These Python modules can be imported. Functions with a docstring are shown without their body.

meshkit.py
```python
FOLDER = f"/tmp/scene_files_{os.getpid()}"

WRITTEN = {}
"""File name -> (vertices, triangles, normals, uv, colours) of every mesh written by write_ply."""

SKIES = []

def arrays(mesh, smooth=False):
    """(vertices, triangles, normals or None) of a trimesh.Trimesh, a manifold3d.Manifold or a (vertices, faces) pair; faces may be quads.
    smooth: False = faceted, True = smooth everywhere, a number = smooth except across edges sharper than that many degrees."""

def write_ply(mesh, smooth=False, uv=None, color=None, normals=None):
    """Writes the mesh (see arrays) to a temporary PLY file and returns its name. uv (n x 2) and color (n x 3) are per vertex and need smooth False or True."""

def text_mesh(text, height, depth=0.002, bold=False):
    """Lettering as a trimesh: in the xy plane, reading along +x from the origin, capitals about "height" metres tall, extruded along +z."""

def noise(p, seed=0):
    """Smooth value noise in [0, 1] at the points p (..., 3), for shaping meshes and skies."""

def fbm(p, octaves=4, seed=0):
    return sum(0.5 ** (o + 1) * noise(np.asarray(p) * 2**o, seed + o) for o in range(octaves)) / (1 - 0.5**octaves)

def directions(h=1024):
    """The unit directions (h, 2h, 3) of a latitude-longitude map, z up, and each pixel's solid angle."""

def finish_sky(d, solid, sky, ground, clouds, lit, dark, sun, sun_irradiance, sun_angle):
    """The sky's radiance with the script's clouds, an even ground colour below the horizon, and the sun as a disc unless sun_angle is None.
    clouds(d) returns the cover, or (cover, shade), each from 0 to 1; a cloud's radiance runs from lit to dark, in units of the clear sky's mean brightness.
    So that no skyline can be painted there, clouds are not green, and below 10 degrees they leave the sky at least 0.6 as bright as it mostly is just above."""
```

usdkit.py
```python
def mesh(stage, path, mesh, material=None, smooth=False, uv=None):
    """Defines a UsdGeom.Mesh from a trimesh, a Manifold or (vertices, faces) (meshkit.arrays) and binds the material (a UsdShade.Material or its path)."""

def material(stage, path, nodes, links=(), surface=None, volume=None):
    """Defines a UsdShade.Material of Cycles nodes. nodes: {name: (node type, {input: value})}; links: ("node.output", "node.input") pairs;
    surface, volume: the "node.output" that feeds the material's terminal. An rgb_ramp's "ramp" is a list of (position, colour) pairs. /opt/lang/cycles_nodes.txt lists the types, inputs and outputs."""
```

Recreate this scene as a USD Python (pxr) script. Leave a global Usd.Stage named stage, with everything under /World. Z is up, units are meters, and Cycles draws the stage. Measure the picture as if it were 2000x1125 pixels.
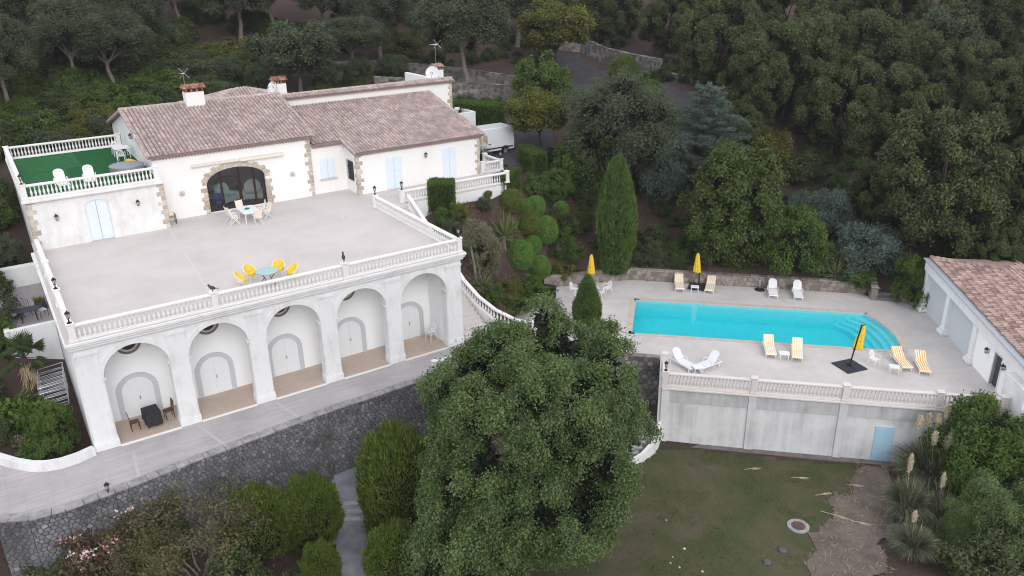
import math, random
import numpy as np, trimesh
from scipy.interpolate import RBFInterpolator
from scipy.spatial import ConvexHull, Voronoi
from shapely.geometry import Polygon, Point, box as sbox, LineString
from shapely.ops import unary_union
import usdkit, meshkit
from pxr import Usd, UsdGeom, UsdLux, UsdShade, Gf, Sdf, Vt

stage = Usd.Stage.CreateInMemory()
UsdGeom.SetStageUpAxis(stage, UsdGeom.Tokens.z)
UsdGeom.SetStageMetersPerUnit(stage, 1.0)
world = UsdGeom.Xform.Define(stage, '/World')
stage.SetDefaultPrim(world.GetPrim())
UsdGeom.Scope.Define(stage, '/World/Looks')

# ---------------------------------------------------------------- camera (a drone 22 m above the drive, looking down 22 degrees)
CAM_H, PITCH, ROLL = 21.98, 0.3891, -0.0174
cam = UsdGeom.Camera.Define(stage, '/World/camera')
cam.CreateFocalLengthAttr(28.526)
cam.CreateHorizontalApertureAttr(36.0)
cam.CreateVerticalApertureAttr(20.25)
cam.CreateClippingRangeAttr(Gf.Vec2f(0.5, 3000))
cam.CreateExposureAttr(0.37)
_c, _s = math.cos(PITCH), math.sin(PITCH)
_X, _D, _B = np.array([1., 0, 0]), np.array([0, -_s, -_c]), np.array([0, -_c, _s])
_right = math.cos(ROLL) * _X - math.sin(ROLL) * _D
_up = -(math.sin(ROLL) * _X + math.cos(ROLL) * _D)
cam.AddTransformOp().Set(Gf.Matrix4d(*_right, 0, *_up, 0, *_B, 0, 0, 0, CAM_H, 1))

# ---------------------------------------------------------------- sky and sun: even dusk light under thin cloud
SUN_EL, SUN_AZ = math.radians(31), math.radians(158)      # azimuth: atan2(x, y) of the direction towards the sun, behind the camera to the right
dome = UsdLux.DomeLight.Define(stage, '/World/sky')
dome.GetPrim().SetCustomDataByKey('kind', 'structure')
sky = usdkit.material(stage, '/World/Looks/sky', {
    'tex': ('sky_texture', {'sky_type': 'single_scattering', 'sun_disc': False, 'sun_elevation': SUN_EL, 'sun_rotation': SUN_AZ}),
    'tc': ('texture_coordinate', {}),
    'n': ('noise_texture', {'scale': 2.2, 'detail': 5.0, 'roughness': 0.55}),
    'r': ('rgb_ramp', {'ramp': [(0.30, (0.55, 0.55, 0.55)), (0.62, (0.93, 0.93, 0.93))]}),
    'mix': ('mix_color', {'b': (10.5 * .985, 10.5, 10.5 * 1.07)}),
    'bg': ('background_shader', {'strength': 0.10})},
    [('tc.generated', 'n.vector'), ('n.fac', 'r.fac'), ('r.color', 'mix.fac'), ('tex.color', 'mix.a'), ('mix.result', 'bg.color')], surface='bg.background')
UsdShade.MaterialBindingAPI.Apply(dome.GetPrim()).Bind(sky)
sun = UsdLux.DistantLight.Define(stage, '/World/sun')
sun.CreateNormalizeAttr(True)
sun.CreateIntensityAttr(0.25)
sun.CreateAngleAttr(28.0)
sun.CreateColorAttr(Gf.Vec3f(1.0, 0.97, 0.93))
sun.AddRotateXYZOp().Set(Gf.Vec3f(90 - math.degrees(SUN_EL), 0, 180 - math.degrees(SUN_AZ)))

# ---------------------------------------------------------------- naming, things, parts
USED = {}
def numbered(parent, name):
    k = (parent, name); n = USED.get(k, 0); USED[k] = n + 1
    return f'{parent}/{name}' if n == 0 else f'{parent}/{name}_{n:03d}'

class Frame:
    def __init__(s, o, ang):
        s.o, s.a = np.array(o, float), ang
        s.e1 = np.array([math.cos(ang), math.sin(ang), 0]); s.e2 = np.array([-math.sin(ang), math.cos(ang), 0])
    def w(s, u, v, z=0.0): return s.o + u * s.e1 + v * s.e2 + np.array([0, 0, z])
WORLD = Frame((0, 0, 0), 0.0)
HOUSE = Frame((-20.022, 33.4145, 0), 0.5832)               # along the arcade, into the house
POOL = Frame((8.809, 41.726, -1.6), math.radians(-11.35))   # along the pool, away from the camera; z = 0 on the deck
BATH = Frame((27.588, 40.007, -1.6), math.radians(84.435))  # along the pool house wall; second axis towards the pool

class Thing:
    def __init__(s, prim, frame, base): s.prim, s.frame, s.base, s.path = prim, frame, np.array(base, float), str(prim.GetPath())

def data(prim, label=None, cat=None, group=None, kind=None):
    for k, v in (('label', label), ('category', cat), ('group', group), ('kind', kind)):
        if v: prim.SetCustomDataByKey(k, v)

def thing(name, label, cat, frame=WORLD, base=(0, 0, 0), group=None, kind=None, turn=0.0):
    """An Xform at the thing's base; its parts are given in the frame's own coordinates (turn adds a rotation about the base)."""
    x = UsdGeom.Xform.Define(stage, numbered('/World', name))
    x.AddTranslateOp().Set(Gf.Vec3d(*frame.w(*base))); x.AddRotateZOp().Set(math.degrees(frame.a + turn)); x.AddScaleOp().Set(Gf.Vec3f(1, 1, 1))
    data(x.GetPrim(), label, cat, group, kind)
    return Thing(x.GetPrim(), frame, base)

def copy(src, label, frame=WORLD, base=(0, 0, 0), turn=0.0, scale=(1, 1, 1), group=None, cat=None):
    """Another thing of the same kind with the same parts."""
    name = src.path.split('/')[-1]
    while name[-3:].isdigit() and name[-4] == '_': name = name[:-4]
    x = UsdGeom.Xform.Define(stage, numbered('/World', name))
    x.AddTranslateOp().Set(Gf.Vec3d(*frame.w(*base))); x.AddRotateZOp().Set(math.degrees(frame.a + turn)); x.AddScaleOp().Set(Gf.Vec3f(*scale))
    x.GetPrim().GetReferences().AddInternalReference(src.prim.GetPath()); x.GetPrim().SetInstanceable(True)
    data(x.GetPrim(), label, cat or src.prim.GetCustomDataByKey('category'), group or src.prim.GetCustomDataByKey('group'))
    return x

def place(src, frame, base, turn=0.0, scale=(1, 1, 1)):
    ops = UsdGeom.Xformable(src.prim).GetOrderedXformOps()
    ops[0].Set(Gf.Vec3d(*frame.w(*base))); ops[1].Set(math.degrees(frame.a + turn)); ops[2].Set(Gf.Vec3f(*scale))

TONED = set()
def tone(prim, v, f):
    """A random tone for each separate piece (tile, stone, leaf) of a mesh, read by the materials."""
    from scipy.sparse import coo_matrix
    from scipy.sparse.csgraph import connected_components
    e = np.vstack([f[:, :2], f[:, 1:]]); n, lab = connected_components(coo_matrix((np.ones(len(e), np.int8), (e[:, 0], e[:, 1])), shape=(len(v), len(v))), directed=False)
    val = np.random.default_rng(len(v)).random(n).astype(np.float32)[lab]
    UsdGeom.PrimvarsAPI(prim).CreatePrimvar('tone', Sdf.ValueTypeNames.FloatArray, 'vertex').Set(val.tolist() if len(val) < 10 else Vt.FloatArray.FromNumpy(val))
class MB:
    """Collects shapes into one mesh."""
    def __init__(s): s.V, s.F, s.n = [], [], 0
    def add(s, v, f):
        v = np.asarray(v, float); f = np.asarray(f, int)
        if f.shape[1] == 4: f = np.vstack([f[:, [0, 1, 2]], f[:, [0, 2, 3]]])
        s.V.append(v); s.F.append(f + s.n); s.n += len(v); return s
    def tm(s, m): return s.add(m.vertices, m.faces)
    def box(s, x0, x1, y0, y1, z0, z1):
        v = [(x, y, z) for z in (z0, z1) for y in (y0, y1) for x in (x0, x1)]
        return s.add(v, [(0, 2, 3, 1), (4, 5, 7, 6), (0, 1, 5, 4), (1, 3, 7, 5), (3, 2, 6, 7), (2, 0, 4, 6)])
    def bev(s, x0, x1, y0, y1, z0, z1, b=0.02):
        b = min(b, (x1 - x0) * .45, (y1 - y0) * .45, (z1 - z0) * .45)
        h = np.array([x1 - x0, y1 - y0, z1 - z0]) / 2; c = np.array([x1 + x0, y1 + y0, z1 + z0]) / 2
        return s.add(c + BEV_S * (h - b * BEV_I), BEV_F)
    def tube(s, pts, r, n=6, caps=True):
        pts = np.asarray(pts, float); r = np.broadcast_to(np.asarray(r, float), len(pts))
        t = np.gradient(pts, axis=0); t /= np.linalg.norm(t, axis=1, keepdims=True) + 1e-12
        ref = np.array([0, 0, 1.]) if abs(t[:, 2]).mean() < .8 else np.array([1., 0, 0])
        a = np.cross(t, ref); a /= np.linalg.norm(a, axis=1, keepdims=True) + 1e-12; b = np.cross(t, a)
        th = np.arange(n) * 2 * np.pi / n
        v = (pts[:, None] + r[:, None, None] * (np.cos(th)[None, :, None] * a[:, None] + np.sin(th)[None, :, None] * b[:, None])).reshape(-1, 3)
        f = [(i * n + j, i * n + (j + 1) % n, (i + 1) * n + (j + 1) % n, (i + 1) * n + j) for i in range(len(pts) - 1) for j in range(n)]
        s.add(v, f)
        if caps:
            for i in (0, len(pts) - 1):
                s.add(np.vstack([v[i * n:(i + 1) * n], pts[i]]), [(j, (j + 1) % n, n) for j in range(n)])
        return s
    def lathe(s, prof, c=(0, 0, 0), n=10, sq=1.0):
        th = np.arange(n) * 2 * np.pi / n + np.pi / n
        v = np.array([(c[0] + r * math.cos(a), c[1] + r * math.sin(a) * sq, c[2] + z) for r, z in prof for a in th])
        f = [(i * n + j, i * n + (j + 1) % n, (i + 1) * n + (j + 1) % n, (i + 1) * n + j) for i in range(len(prof) - 1) for j in range(n)]
        s.add(v, f)
        for i in (0, len(prof) - 1):
            if prof[i][0] > 1e-4: s.add(np.vstack([v[i * n:(i + 1) * n], [c[0], c[1], c[2] + prof[i][1]]]), [(j, (j + 1) % n, n) for j in range(n)])
        return s
    def prism(s, poly, h, to=None):
        """shapely polygon(s) extruded by h; to(x, y, z) -> three arrays."""
        for g in getattr(poly, 'geoms', [poly]):
            if g.is_empty or g.area < 1e-6: continue
            m = trimesh.creation.extrude_polygon(g, h, engine='earcut')
            v = m.vertices
            s.add(v if to is None else np.stack(to(v[:, 0], v[:, 1], v[:, 2]), 1), m.faces)
        return s
    def wall_u(s, poly, v0, v1):  # polygon in (u, z), thickness along v
        return s.prism(poly, v1 - v0, lambda x, y, z: (x, v1 - z, y))
    def wall_v(s, poly, u0, u1):  # polygon in (v, z), thickness along u
        return s.prism(poly, u1 - u0, lambda x, y, z: (u0 + z, x, y))
    def flat(s, poly, z0, z1): return s.prism(poly, z1 - z0, lambda x, y, z: (x, y, z + z0))
    def build(s, name, mat, parent=None, label=None, kind=None, smooth=False, cat=None, group=None):
        v, f = np.vstack(s.V), np.vstack(s.F)
        if parent is not None: v = v - parent.base
        p = usdkit.mesh(stage, numbered(parent.path if parent else '/World', name), (v, f), M[mat], smooth=smooth).GetPrim()
        if mat in TONED and not smooth: tone(p, v, f)
        data(p, label, cat, group, kind)
        t = Thing(p, parent.frame if parent else WORLD, parent.base if parent else (0, 0, 0))
        return t
_h = np.array([(x, y, z) for x in (-1, 1) for y in (-1, 1) for z in (-1, 1)], float)
BEV_S = np.repeat(_h, 3, 0); BEV_I = np.array([[i != k for i in range(3)] for _ in range(8) for k in range(3)], float)
_hull = ConvexHull(BEV_S * (1 - .3 * BEV_I)); BEV_F = _hull.simplices.copy()
for _i, _t in enumerate(BEV_F):
    _p = (BEV_S * (1 - .3 * BEV_I))[_t]
    if np.dot(np.cross(_p[1] - _p[0], _p[2] - _p[0]), _p.mean(0)) < 0: BEV_F[_i] = _t[::-1]

def arch_poly(c, half, z0, spring, rise, n=14):
    a = np.linspace(0, np.pi, n)
    return Polygon([(c - half, z0)] + [(c - half * math.cos(t), spring + rise * math.sin(t)) for t in a] + [(c + half, z0)])
# ---------------------------------------------------------------- materials
M = {}
def mat(name, nodes, links, surface='p.BSDF', volume=None):
    M[name] = usdkit.material(stage, '/World/Looks/' + name, nodes, links, surface=surface, volume=volume)
def plain(name, c, rough=.6, metal=0., var=.06, scale=6., spec=.4, bump=0.0):
    """A colour with a slow and a fine variation of tone."""
    c = np.array(c)
    mat(name, {'g': ('texture_coordinate', {}), 'n': ('noise_texture', {'scale': scale, 'detail': 6., 'roughness': .6}),
               'r': ('rgb_ramp', {'ramp': [(.3, tuple(c * (1 - var))), (.7, tuple(np.minimum(c * (1 + var), .95)))]}),
               'b': ('bump', {'strength': bump, 'distance': .02}),
               'p': ('principled_bsdf', {'roughness': rough, 'metallic': metal, 'specular_ior_level': spec})},
        [('g.object', 'n.vector'), ('n.fac', 'r.fac'), ('r.color', 'p.base_color'), ('n.fac', 'b.height')] + ([('b.normal', 'p.normal')] if bump else []))
def island(name, a, b, rough=.8, scale=3., fine=.25):
    """Each piece of the mesh (stone, tile) takes a tone of its own between the ramp colours."""
    TONED.add(name)
    ramp = a if isinstance(a, list) else [(0., a), (1., b)]
    mat(name, {'g': ('geometry', {}), 'o': ('object_info', {}), 'at': ('attribute', {'attribute': 'tone'}), 'ad': ('math', {'math_type': 'add'}), 'fr': ('math', {'math_type': 'fraction'}), 'r': ('rgb_ramp', {'ramp': ramp}), 'n': ('noise_texture', {'scale': scale, 'detail': 6., 'roughness': .65}),
               'rr': ('rgb_ramp', {'ramp': [(.3, (1 - fine,) * 3), (.7, (1 + fine * .4,) * 3)]}),
               'm': ('mix_color', {'blend_type': 'multiply', 'fac': 1.0, 'use_clamp': True}), 'b': ('bump', {'strength': .35, 'distance': .03}),
               'p': ('principled_bsdf', {'roughness': rough, 'specular_ior_level': .25})},
        [('at.fac', 'ad.value1'), ('o.random', 'ad.value2'), ('ad.value', 'fr.value1'), ('fr.value', 'r.fac'), ('g.position', 'n.vector'), ('n.fac', 'rr.fac'), ('r.color', 'm.a'), ('rr.color', 'm.b'), ('m.result', 'p.base_color'), ('n.fac', 'b.height'), ('b.normal', 'p.normal')])
piece = lambda name, ramp, rough=.8, scale=3., fine=.25: island(name, ramp, None, rough, scale, fine)
def plaster(name, c, dirt, amount=.5, streak=(1.6, 1.6, .25), lo=.5, hi=.78):
    """Painted render with rain streaks and blotches."""
    mat(name, {'g': ('texture_coordinate', {}), 'mp': ('mapping', {'scale': streak}), 'n': ('noise_texture', {'scale': 1.6, 'detail': 7., 'roughness': .68}),
               'n2': ('noise_texture', {'scale': .7, 'detail': 5., 'roughness': .6}), 'mu': ('math', {'math_type': 'multiply'}),
               'r': ('rgb_ramp', {'ramp': [(lo * lo, (0, 0, 0)), (hi * hi, (amount,) * 3)]}), 'm': ('mix_color', {'a': c, 'b': dirt}),
               'nf': ('noise_texture', {'scale': 60., 'detail': 3.}), 'b': ('bump', {'strength': .15, 'distance': .01}),
               'p': ('principled_bsdf', {'roughness': .85, 'specular_ior_level': .2})},
        [('g.object', 'mp.vector'), ('mp.vector', 'n.vector'), ('g.object', 'n2.vector'), ('g.object', 'nf.vector'), ('n.fac', 'mu.value1'), ('n2.fac', 'mu.value2'), ('mu.value', 'r.fac'),
         ('r.color', 'm.fac'), ('m.result', 'p.base_color'), ('nf.fac', 'b.height'), ('b.normal', 'p.normal')])
def paving(name, c1, c2, mort, w, h, patch, off=.5, msize=.012, rough=.8, rot=0.):
    """Small pavers too fine to pick apart from the air, with blotches of wear."""
    mat(name, {'g': ('texture_coordinate', {}), 'mp': ('mapping', {'rotation': (0, 0, rot)}),
               'br': ('brick_texture', {'offset': off, 'color1': c1, 'color2': c2, 'mortar': mort, 'scale': 1., 'mortar_size': msize, 'mortar_smooth': .3, 'brick_width': w, 'row_height': h}),
               'n': ('noise_texture', {'scale': .35, 'detail': 8., 'roughness': .62}), 'n3': ('noise_texture', {'scale': 14., 'detail': 4., 'roughness': .7}),
               'mm': ('math', {'math_type': 'multiply_add', 'value2': .35}),
               'r': ('rgb_ramp', {'ramp': [(.42, patch), (.78, (1.04, 1.03, 1.03))]}),
               'm': ('mix_color', {'blend_type': 'multiply', 'fac': 1.0}), 'b': ('bump', {'strength': .3, 'distance': .01}),
               'p': ('principled_bsdf', {'roughness': rough, 'specular_ior_level': .25})},
        [('g.object', 'mp.vector'), ('mp.vector', 'br.vector'), ('g.object', 'n.vector'), ('g.object', 'n3.vector'), ('n3.fac', 'mm.value1'), ('n.fac', 'mm.value3'), ('mm.value', 'r.fac'), ('br.color', 'm.a'), ('r.color', 'm.b'),
         ('m.result', 'p.base_color'), ('br.fac', 'b.height'), ('b.normal', 'p.normal')])
def leaf(name, lo, hi, tip=None, trans=.25, rough=.6, spec=.14, scale=.55):
    """Leaves: tone by leaf and, slowly, by bough; some light comes through."""
    TONED.add(name)
    lo, hi = np.array(lo), np.array(hi); tip = hi * 1.25 if tip is None else np.array(tip)
    mat(name, {'g': ('geometry', {}), 'n': ('noise_texture', {'scale': scale, 'detail': 3., 'roughness': .6}), 'at': ('attribute', {'attribute': 'tone'}), 'a': ('math', {'math_type': 'multiply_add', 'value2': .45}),
               's': ('math', {'math_type': 'multiply', 'value2': .78}),
               'r': ('rgb_ramp', {'ramp': [(.2, tuple(lo)), (.6, tuple(hi)), (.85, tuple(tip))]}),
               'p': ('principled_bsdf', {'roughness': rough, 'specular_ior_level': spec}), 't': ('translucent_bsdf', {}), 'm': ('mix_closure', {'fac': trans})},
        [('g.position', 'n.vector'), ('n.fac', 's.value1'), ('at.fac', 'a.value1'), ('s.value', 'a.value3'), ('a.value', 'r.fac'), ('r.color', 'p.base_color'), ('r.color', 't.color'),
         ('p.BSDF', 'm.closure1'), ('t.BSDF', 'm.closure2')], surface='m.closure')

plaster('plaster_white', (.78, .785, .785), (.46, .42, .38), .85, (1.3, 1.3, .3), .49, .78)
plaster('plaster_cream', (.86, .85, .825), (.66, .61, .54), .35)
plaster('plaster_annex', (.80, .795, .78), (.50, .48, .44), .9, (1.5, 1.5, .35), .44, .76)
plaster('plaster_niche', (.90, .91, .91), (.66, .67, .66), .3)
plaster('deck_wall_paint', (.70, .70, .70), (.36, .37, .38), .95, (1.5, 1.5, .07), .42, .72)
plaster('deck_wall_top', (.58, .58, .58), (.30, .31, .33), .95, (1.7, 1.7, .1), .38, .68)
plaster('trim_white', (.80, .78, .76), (.52, .47, .42), .6, (2.5, 2.5, 1.2), .5, .8)
plaster('trim_pink', (.72, .67, .635), (.46, .40, .37), .6, (2.5, 2.5, 1.), .46, .78)
plain('trim_grey', (.56, .57, .61), .7, var=.05)
plain('door_white', (.80, .82, .84), .5, var=.02)
plain('shutter_blue', (.72, .79, .87), .55, var=.02)
plain('door_blue', (.40, .60, .74), .5, var=.05)
island('roof_tile', [(0., (.39, .305, .28)), (.2, (.45, .355, .325)), (.55, (.50, .40, .37)), (.88, (.57, .47, .435)), (1., (.39, .32, .30))], None, .85, 1.1, .30)
island('roof_tile_red', [(0., (.26, .09, .06)), (.5, (.42, .17, .11)), (1., (.50, .30, .22))], None, .8, 4., .35)
island('roof_tile_mix', [(0., (.25, .175, .16)), (.25, (.34, .23, .20)), (.42, (.44, .31, .265)), (.8, (.53, .385, .335)), (.9, (.36, .25, .22)), (1., (.29, .21, .19))], None, .85, 4., .3)
plain('roof_bed', (.27, .20, .18), .9, var=.15)
plain('coping_lead', (.40, .42, .46), .5, var=.06)
paving('terrace_paving', (.59, .55, .525), (.57, .53, .505), (.54, .50, .475), .55, .11, (.88, .865, .86), .5, .006)
paving('drive_paving', (.50, .475, .475), (.435, .41, .41), (.35, .33, .33), 1.7, .12, (.80, .79, .79), .37, .014)
paving('niche_paving', (.56, .46, .385), (.52, .42, .35), (.46, .37, .31), .3, .15, (.86, .84, .82))
paving('deck_paving', (.60, .57, .545), (.57, .54, .52), (.545, .515, .495), .4, .4, (.80, .79, .79), .5, .008)
piece('coping_tan', [(0., (.54, .46, .405)), (1., (.59, .51, .455))], .8, 3., .15)
island('stone_dark', [(0., (.135, .138, .15)), (.4, (.165, .168, .178)), (.75, (.20, .20, .205)), (.95, (.24, .237, .232)), (1., (.33, .32, .30))], None, .9, .55, .5)
plain('mortar_dark', (.06, .061, .066), .95, var=.3, scale=3.)
island('stone_tan', [(0., (.21, .18, .155)), (.5, (.31, .265, .23)), (1., (.40, .355, .31))], None, .9, 3., .45)
plain('mortar_tan', (.25, .22, .195), .95, var=.25, scale=4.)
island('stone_quoin', [(0., (.46, .385, .305)), (.5, (.58, .50, .41)), (1., (.68, .61, .52))], None, .9, 5., .35)
plain('concrete', (.33, .33, .34), .9, var=.25, scale=1.5, bump=.3)
plain('concrete_path', (.205, .215, .235), .9, var=.3, scale=1.2, bump=.3)
plain('asphalt', (.052, .05, .058), .85, var=.25, scale=1.2)
plain('turf_green', (.018, .10, .032), .95, var=.22, scale=2.2, spec=.1)
plain('turf_green_light', (.028, .125, .045), .95, var=.2, scale=2.2, spec=.1)
plain('plastic_white', (.80, .81, .82), .4, var=.02)
plain('plastic_cream', (.80, .76, .66), .45, var=.03)
plain('metal_dark', (.02, .02, .022), .5, var=.2)
plain('metal_grey', (.33, .34, .37), .4, .6, .1)
plain('steel_pale', (.55, .57, .60), .35, .7, .1)
plain('iron_black', (.012, .012, .014), .55, var=.2)
plain('wicker_dark', (.035, .028, .026), .7, var=.3, scale=30)
plain('cover_dark', (.026, .023, .027), .75, var=.2)
plain('wood_oak', (.42, .27, .13), .5, var=.2)
plain('wood_brown', (.085, .042, .026), .5, var=.25)
plain('frame_brown', (.030, .017, .013), .45, var=.2)
plain('yellow_cloth', (.76, .54, .04), .8, var=.08)
plain('yellow_shell', (.76, .57, .09), .5, var=.05)
plain('cream_shell', (.80, .74, .60), .5, var=.05)
plain('peach_cloth', (.78, .67, .56), .85, var=.06)
plain('blue_cloth', (.03, .09, .28), .8, var=.2)
plain('linen_white', (.62, .65, .64), .85, var=.05)
plain('dark_floor', (.05, .035, .03), .35, var=.2)
plain('room_wall', (.26, .22, .19), .9, var=.1)
plain('dish_white', (.72, .72, .72), .5, var=.04)
plain('oculus_brown', (.20, .15, .115), .7, var=.2)
plain('oculus_cream', (.55, .49, .43), .7, var=.1)
plain('lamp_glass', (.55, .50, .40), .25, var=.1)
plain('van_white', (.74, .77, .81), .22, var=.01, spec=.5)
plain('rubber', (.015, .015, .016), .8)
plain('tail_red', (.35, .02, .02), .3)
plain('slate', (.028, .033, .048), .5, var=.2)
plain('bird_grey', (.06, .062, .07), .7, var=.3)
plain('manhole_red', (.115, .065, .06), .85, var=.2)
plain('manhole_ring', (.30, .30, .30), .9, var=.25)
plain('frond_straw', (.42, .345, .22), .9, var=.25)
plain('plume_cream', (.62, .54, .40), .9, var=.15)
plain('plume_yellow', (.50, .30, .04), .9, var=.15)
plain('petal_white', (.70, .66, .62), .8, var=.05)
plain('petal_pink', (.55, .26, .26), .8, var=.2)
plain('bark_grey', (.13, .11, .10), .95, var=.4, scale=5., bump=.6)
plain('bark_pale', (.20, .17, .15), .95, var=.35, scale=5., bump=.5)
plain('bark_dark', (.065, .05, .045), .95, var=.4, scale=5., bump=.6)
plain('rock_grey', (.20, .20, .205), .9, var=.35, scale=1.5, bump=.6)
plain('green_bowl', (.03, .16, .07), .5)
for _n, _a, _b in (('stripe_pale', (.80, .78, .72), (.76, .60, .36)), ('stripe_yellow', (.80, .78, .72), (.78, .42, .05))):
    mat(_n, {'g': ('texture_coordinate', {}), 's': ('separate_xyz', {}), 'k': ('math', {'math_type': 'multiply', 'value2': 7.6}), 'f': ('math', {'math_type': 'fraction'}),
             'r': ('rgb_ramp', {'ramp': [(.5, _a), (.54, _b)]}), 'p': ('principled_bsdf', {'roughness': .85, 'specular_ior_level': .2})},
        [('g.object', 's.vector'), ('s.x', 'k.value1'), ('k.value', 'f.value1'), ('f.value', 'r.fac'), ('r.color', 'p.base_color')])
for _n, _tint, _rough in (('glass_window', (.80, .84, .84), .02), ('glass_table', (.55, .72, .70), .03)):
    mat(_n, {'f': ('fresnel', {'IOR': 1.5}), 't': ('transparent_bsdf', {'color': _tint}), 'g': ('glossy_bsdf', {'roughness': _rough, 'color': (1, 1, 1)}), 'm': ('mix_closure', {})},
        [('f.fac', 'm.fac'), ('t.BSDF', 'm.closure1'), ('g.BSDF', 'm.closure2')], surface='m.closure')
mat('pool_water', {'tc': ('geometry', {}), 'n': ('noise_texture', {'scale': 1.3, 'detail': 4., 'roughness': .5}), 'b': ('bump', {'strength': .05, 'distance': .05}),
                   'bf': ('math', {'math_type': 'subtract', 'value1': 1.0}), 'fm': ('math', {'math_type': 'multiply'}), 'f': ('fresnel', {'IOR': 1.33}), 't': ('transparent_bsdf', {'color': (.97, 1., 1.)}), 'g': ('glossy_bsdf', {'roughness': .02, 'color': (1, 1, 1)}), 'm': ('mix_closure', {}),
                   'v': ('absorption_volume', {'color': (.05, .96, .99), 'density': .34})},
    [('tc.position', 'n.vector'), ('n.fac', 'b.height'), ('b.normal', 'g.normal'), ('b.normal', 'f.normal'), ('tc.backfacing', 'bf.value2'), ('f.fac', 'fm.value1'), ('bf.value', 'fm.value2'), ('fm.value', 'm.fac'), ('t.BSDF', 'm.closure1'), ('g.BSDF', 'm.closure2')], surface='m.closure', volume='v.volume')
plain('pool_shell', (.21, .66, .72), .6, var=.03, scale=1.)
# the ground: litter under the trees, dry grass in places
mat('forest_floor', {'g': ('geometry', {}), 'n': ('noise_texture', {'scale': .16, 'detail': 9., 'roughness': .65}), 'n2': ('noise_texture', {'scale': 5., 'detail': 6., 'roughness': .75}),
    'a': ('math', {'math_type': 'multiply_add', 'value2': .55}), 's': ('math', {'math_type': 'multiply', 'value2': .5}),
    'r': ('rgb_ramp', {'ramp': [(.30, (.030, .020, .019)), (.42, (.062, .042, .037)), (.54, (.095, .064, .055)), (.62, (.050, .055, .028)), (.70, (.085, .075, .045)), (.84, (.15, .115, .09))]}),
    'b': ('bump', {'strength': .7, 'distance': .15}), 'p': ('principled_bsdf', {'roughness': .95, 'specular_ior_level': .1})},
    [('g.position', 'n.vector'), ('g.position', 'n2.vector'), ('n2.fac', 'a.value1'), ('n.fac', 's.value1'), ('s.value', 'a.value3'), ('a.value', 'r.fac'), ('r.color', 'p.base_color'), ('n2.fac', 'b.height'), ('b.normal', 'p.normal')])
mat('lawn_ground', {'g': ('geometry', {}), 'n': ('noise_texture', {'scale': .42, 'detail': 8., 'roughness': .6, 'distortion': .5}), 'n2': ('noise_texture', {'scale': 9., 'detail': 5., 'roughness': .75}),
    'a': ('math', {'math_type': 'multiply_add', 'value2': .5}), 's': ('math', {'math_type': 'multiply', 'value2': .55}),
    'r': ('rgb_ramp', {'ramp': [(.34, (.045, .070, .022)), (.46, (.066, .082, .032)), (.54, (.092, .086, .048)), (.70, (.135, .110, .080))]}),
    'b': ('bump', {'strength': .6, 'distance': .08}), 'p': ('principled_bsdf', {'roughness': .95, 'specular_ior_level': .1})},
    [('g.position', 'n.vector'), ('g.position', 'n2.vector'), ('n2.fac', 'a.value1'), ('n.fac', 's.value1'), ('s.value', 'a.value3'), ('a.value', 'r.fac'), ('r.color', 'p.base_color'), ('n2.fac', 'b.height'), ('b.normal', 'p.normal')])
plain('grass_blade', (.075, .115, .03), .8, var=.4, scale=1.)
leaf('leaf_oak', (0.016, 0.026, 0.009), (0.073, 0.100, 0.035), (0.142, 0.170, 0.068))
leaf('leaf_oak_front', (0.028, 0.056, 0.018), (0.100, 0.157, 0.050), (0.200, 0.260, 0.106), scale=.8)
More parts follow.
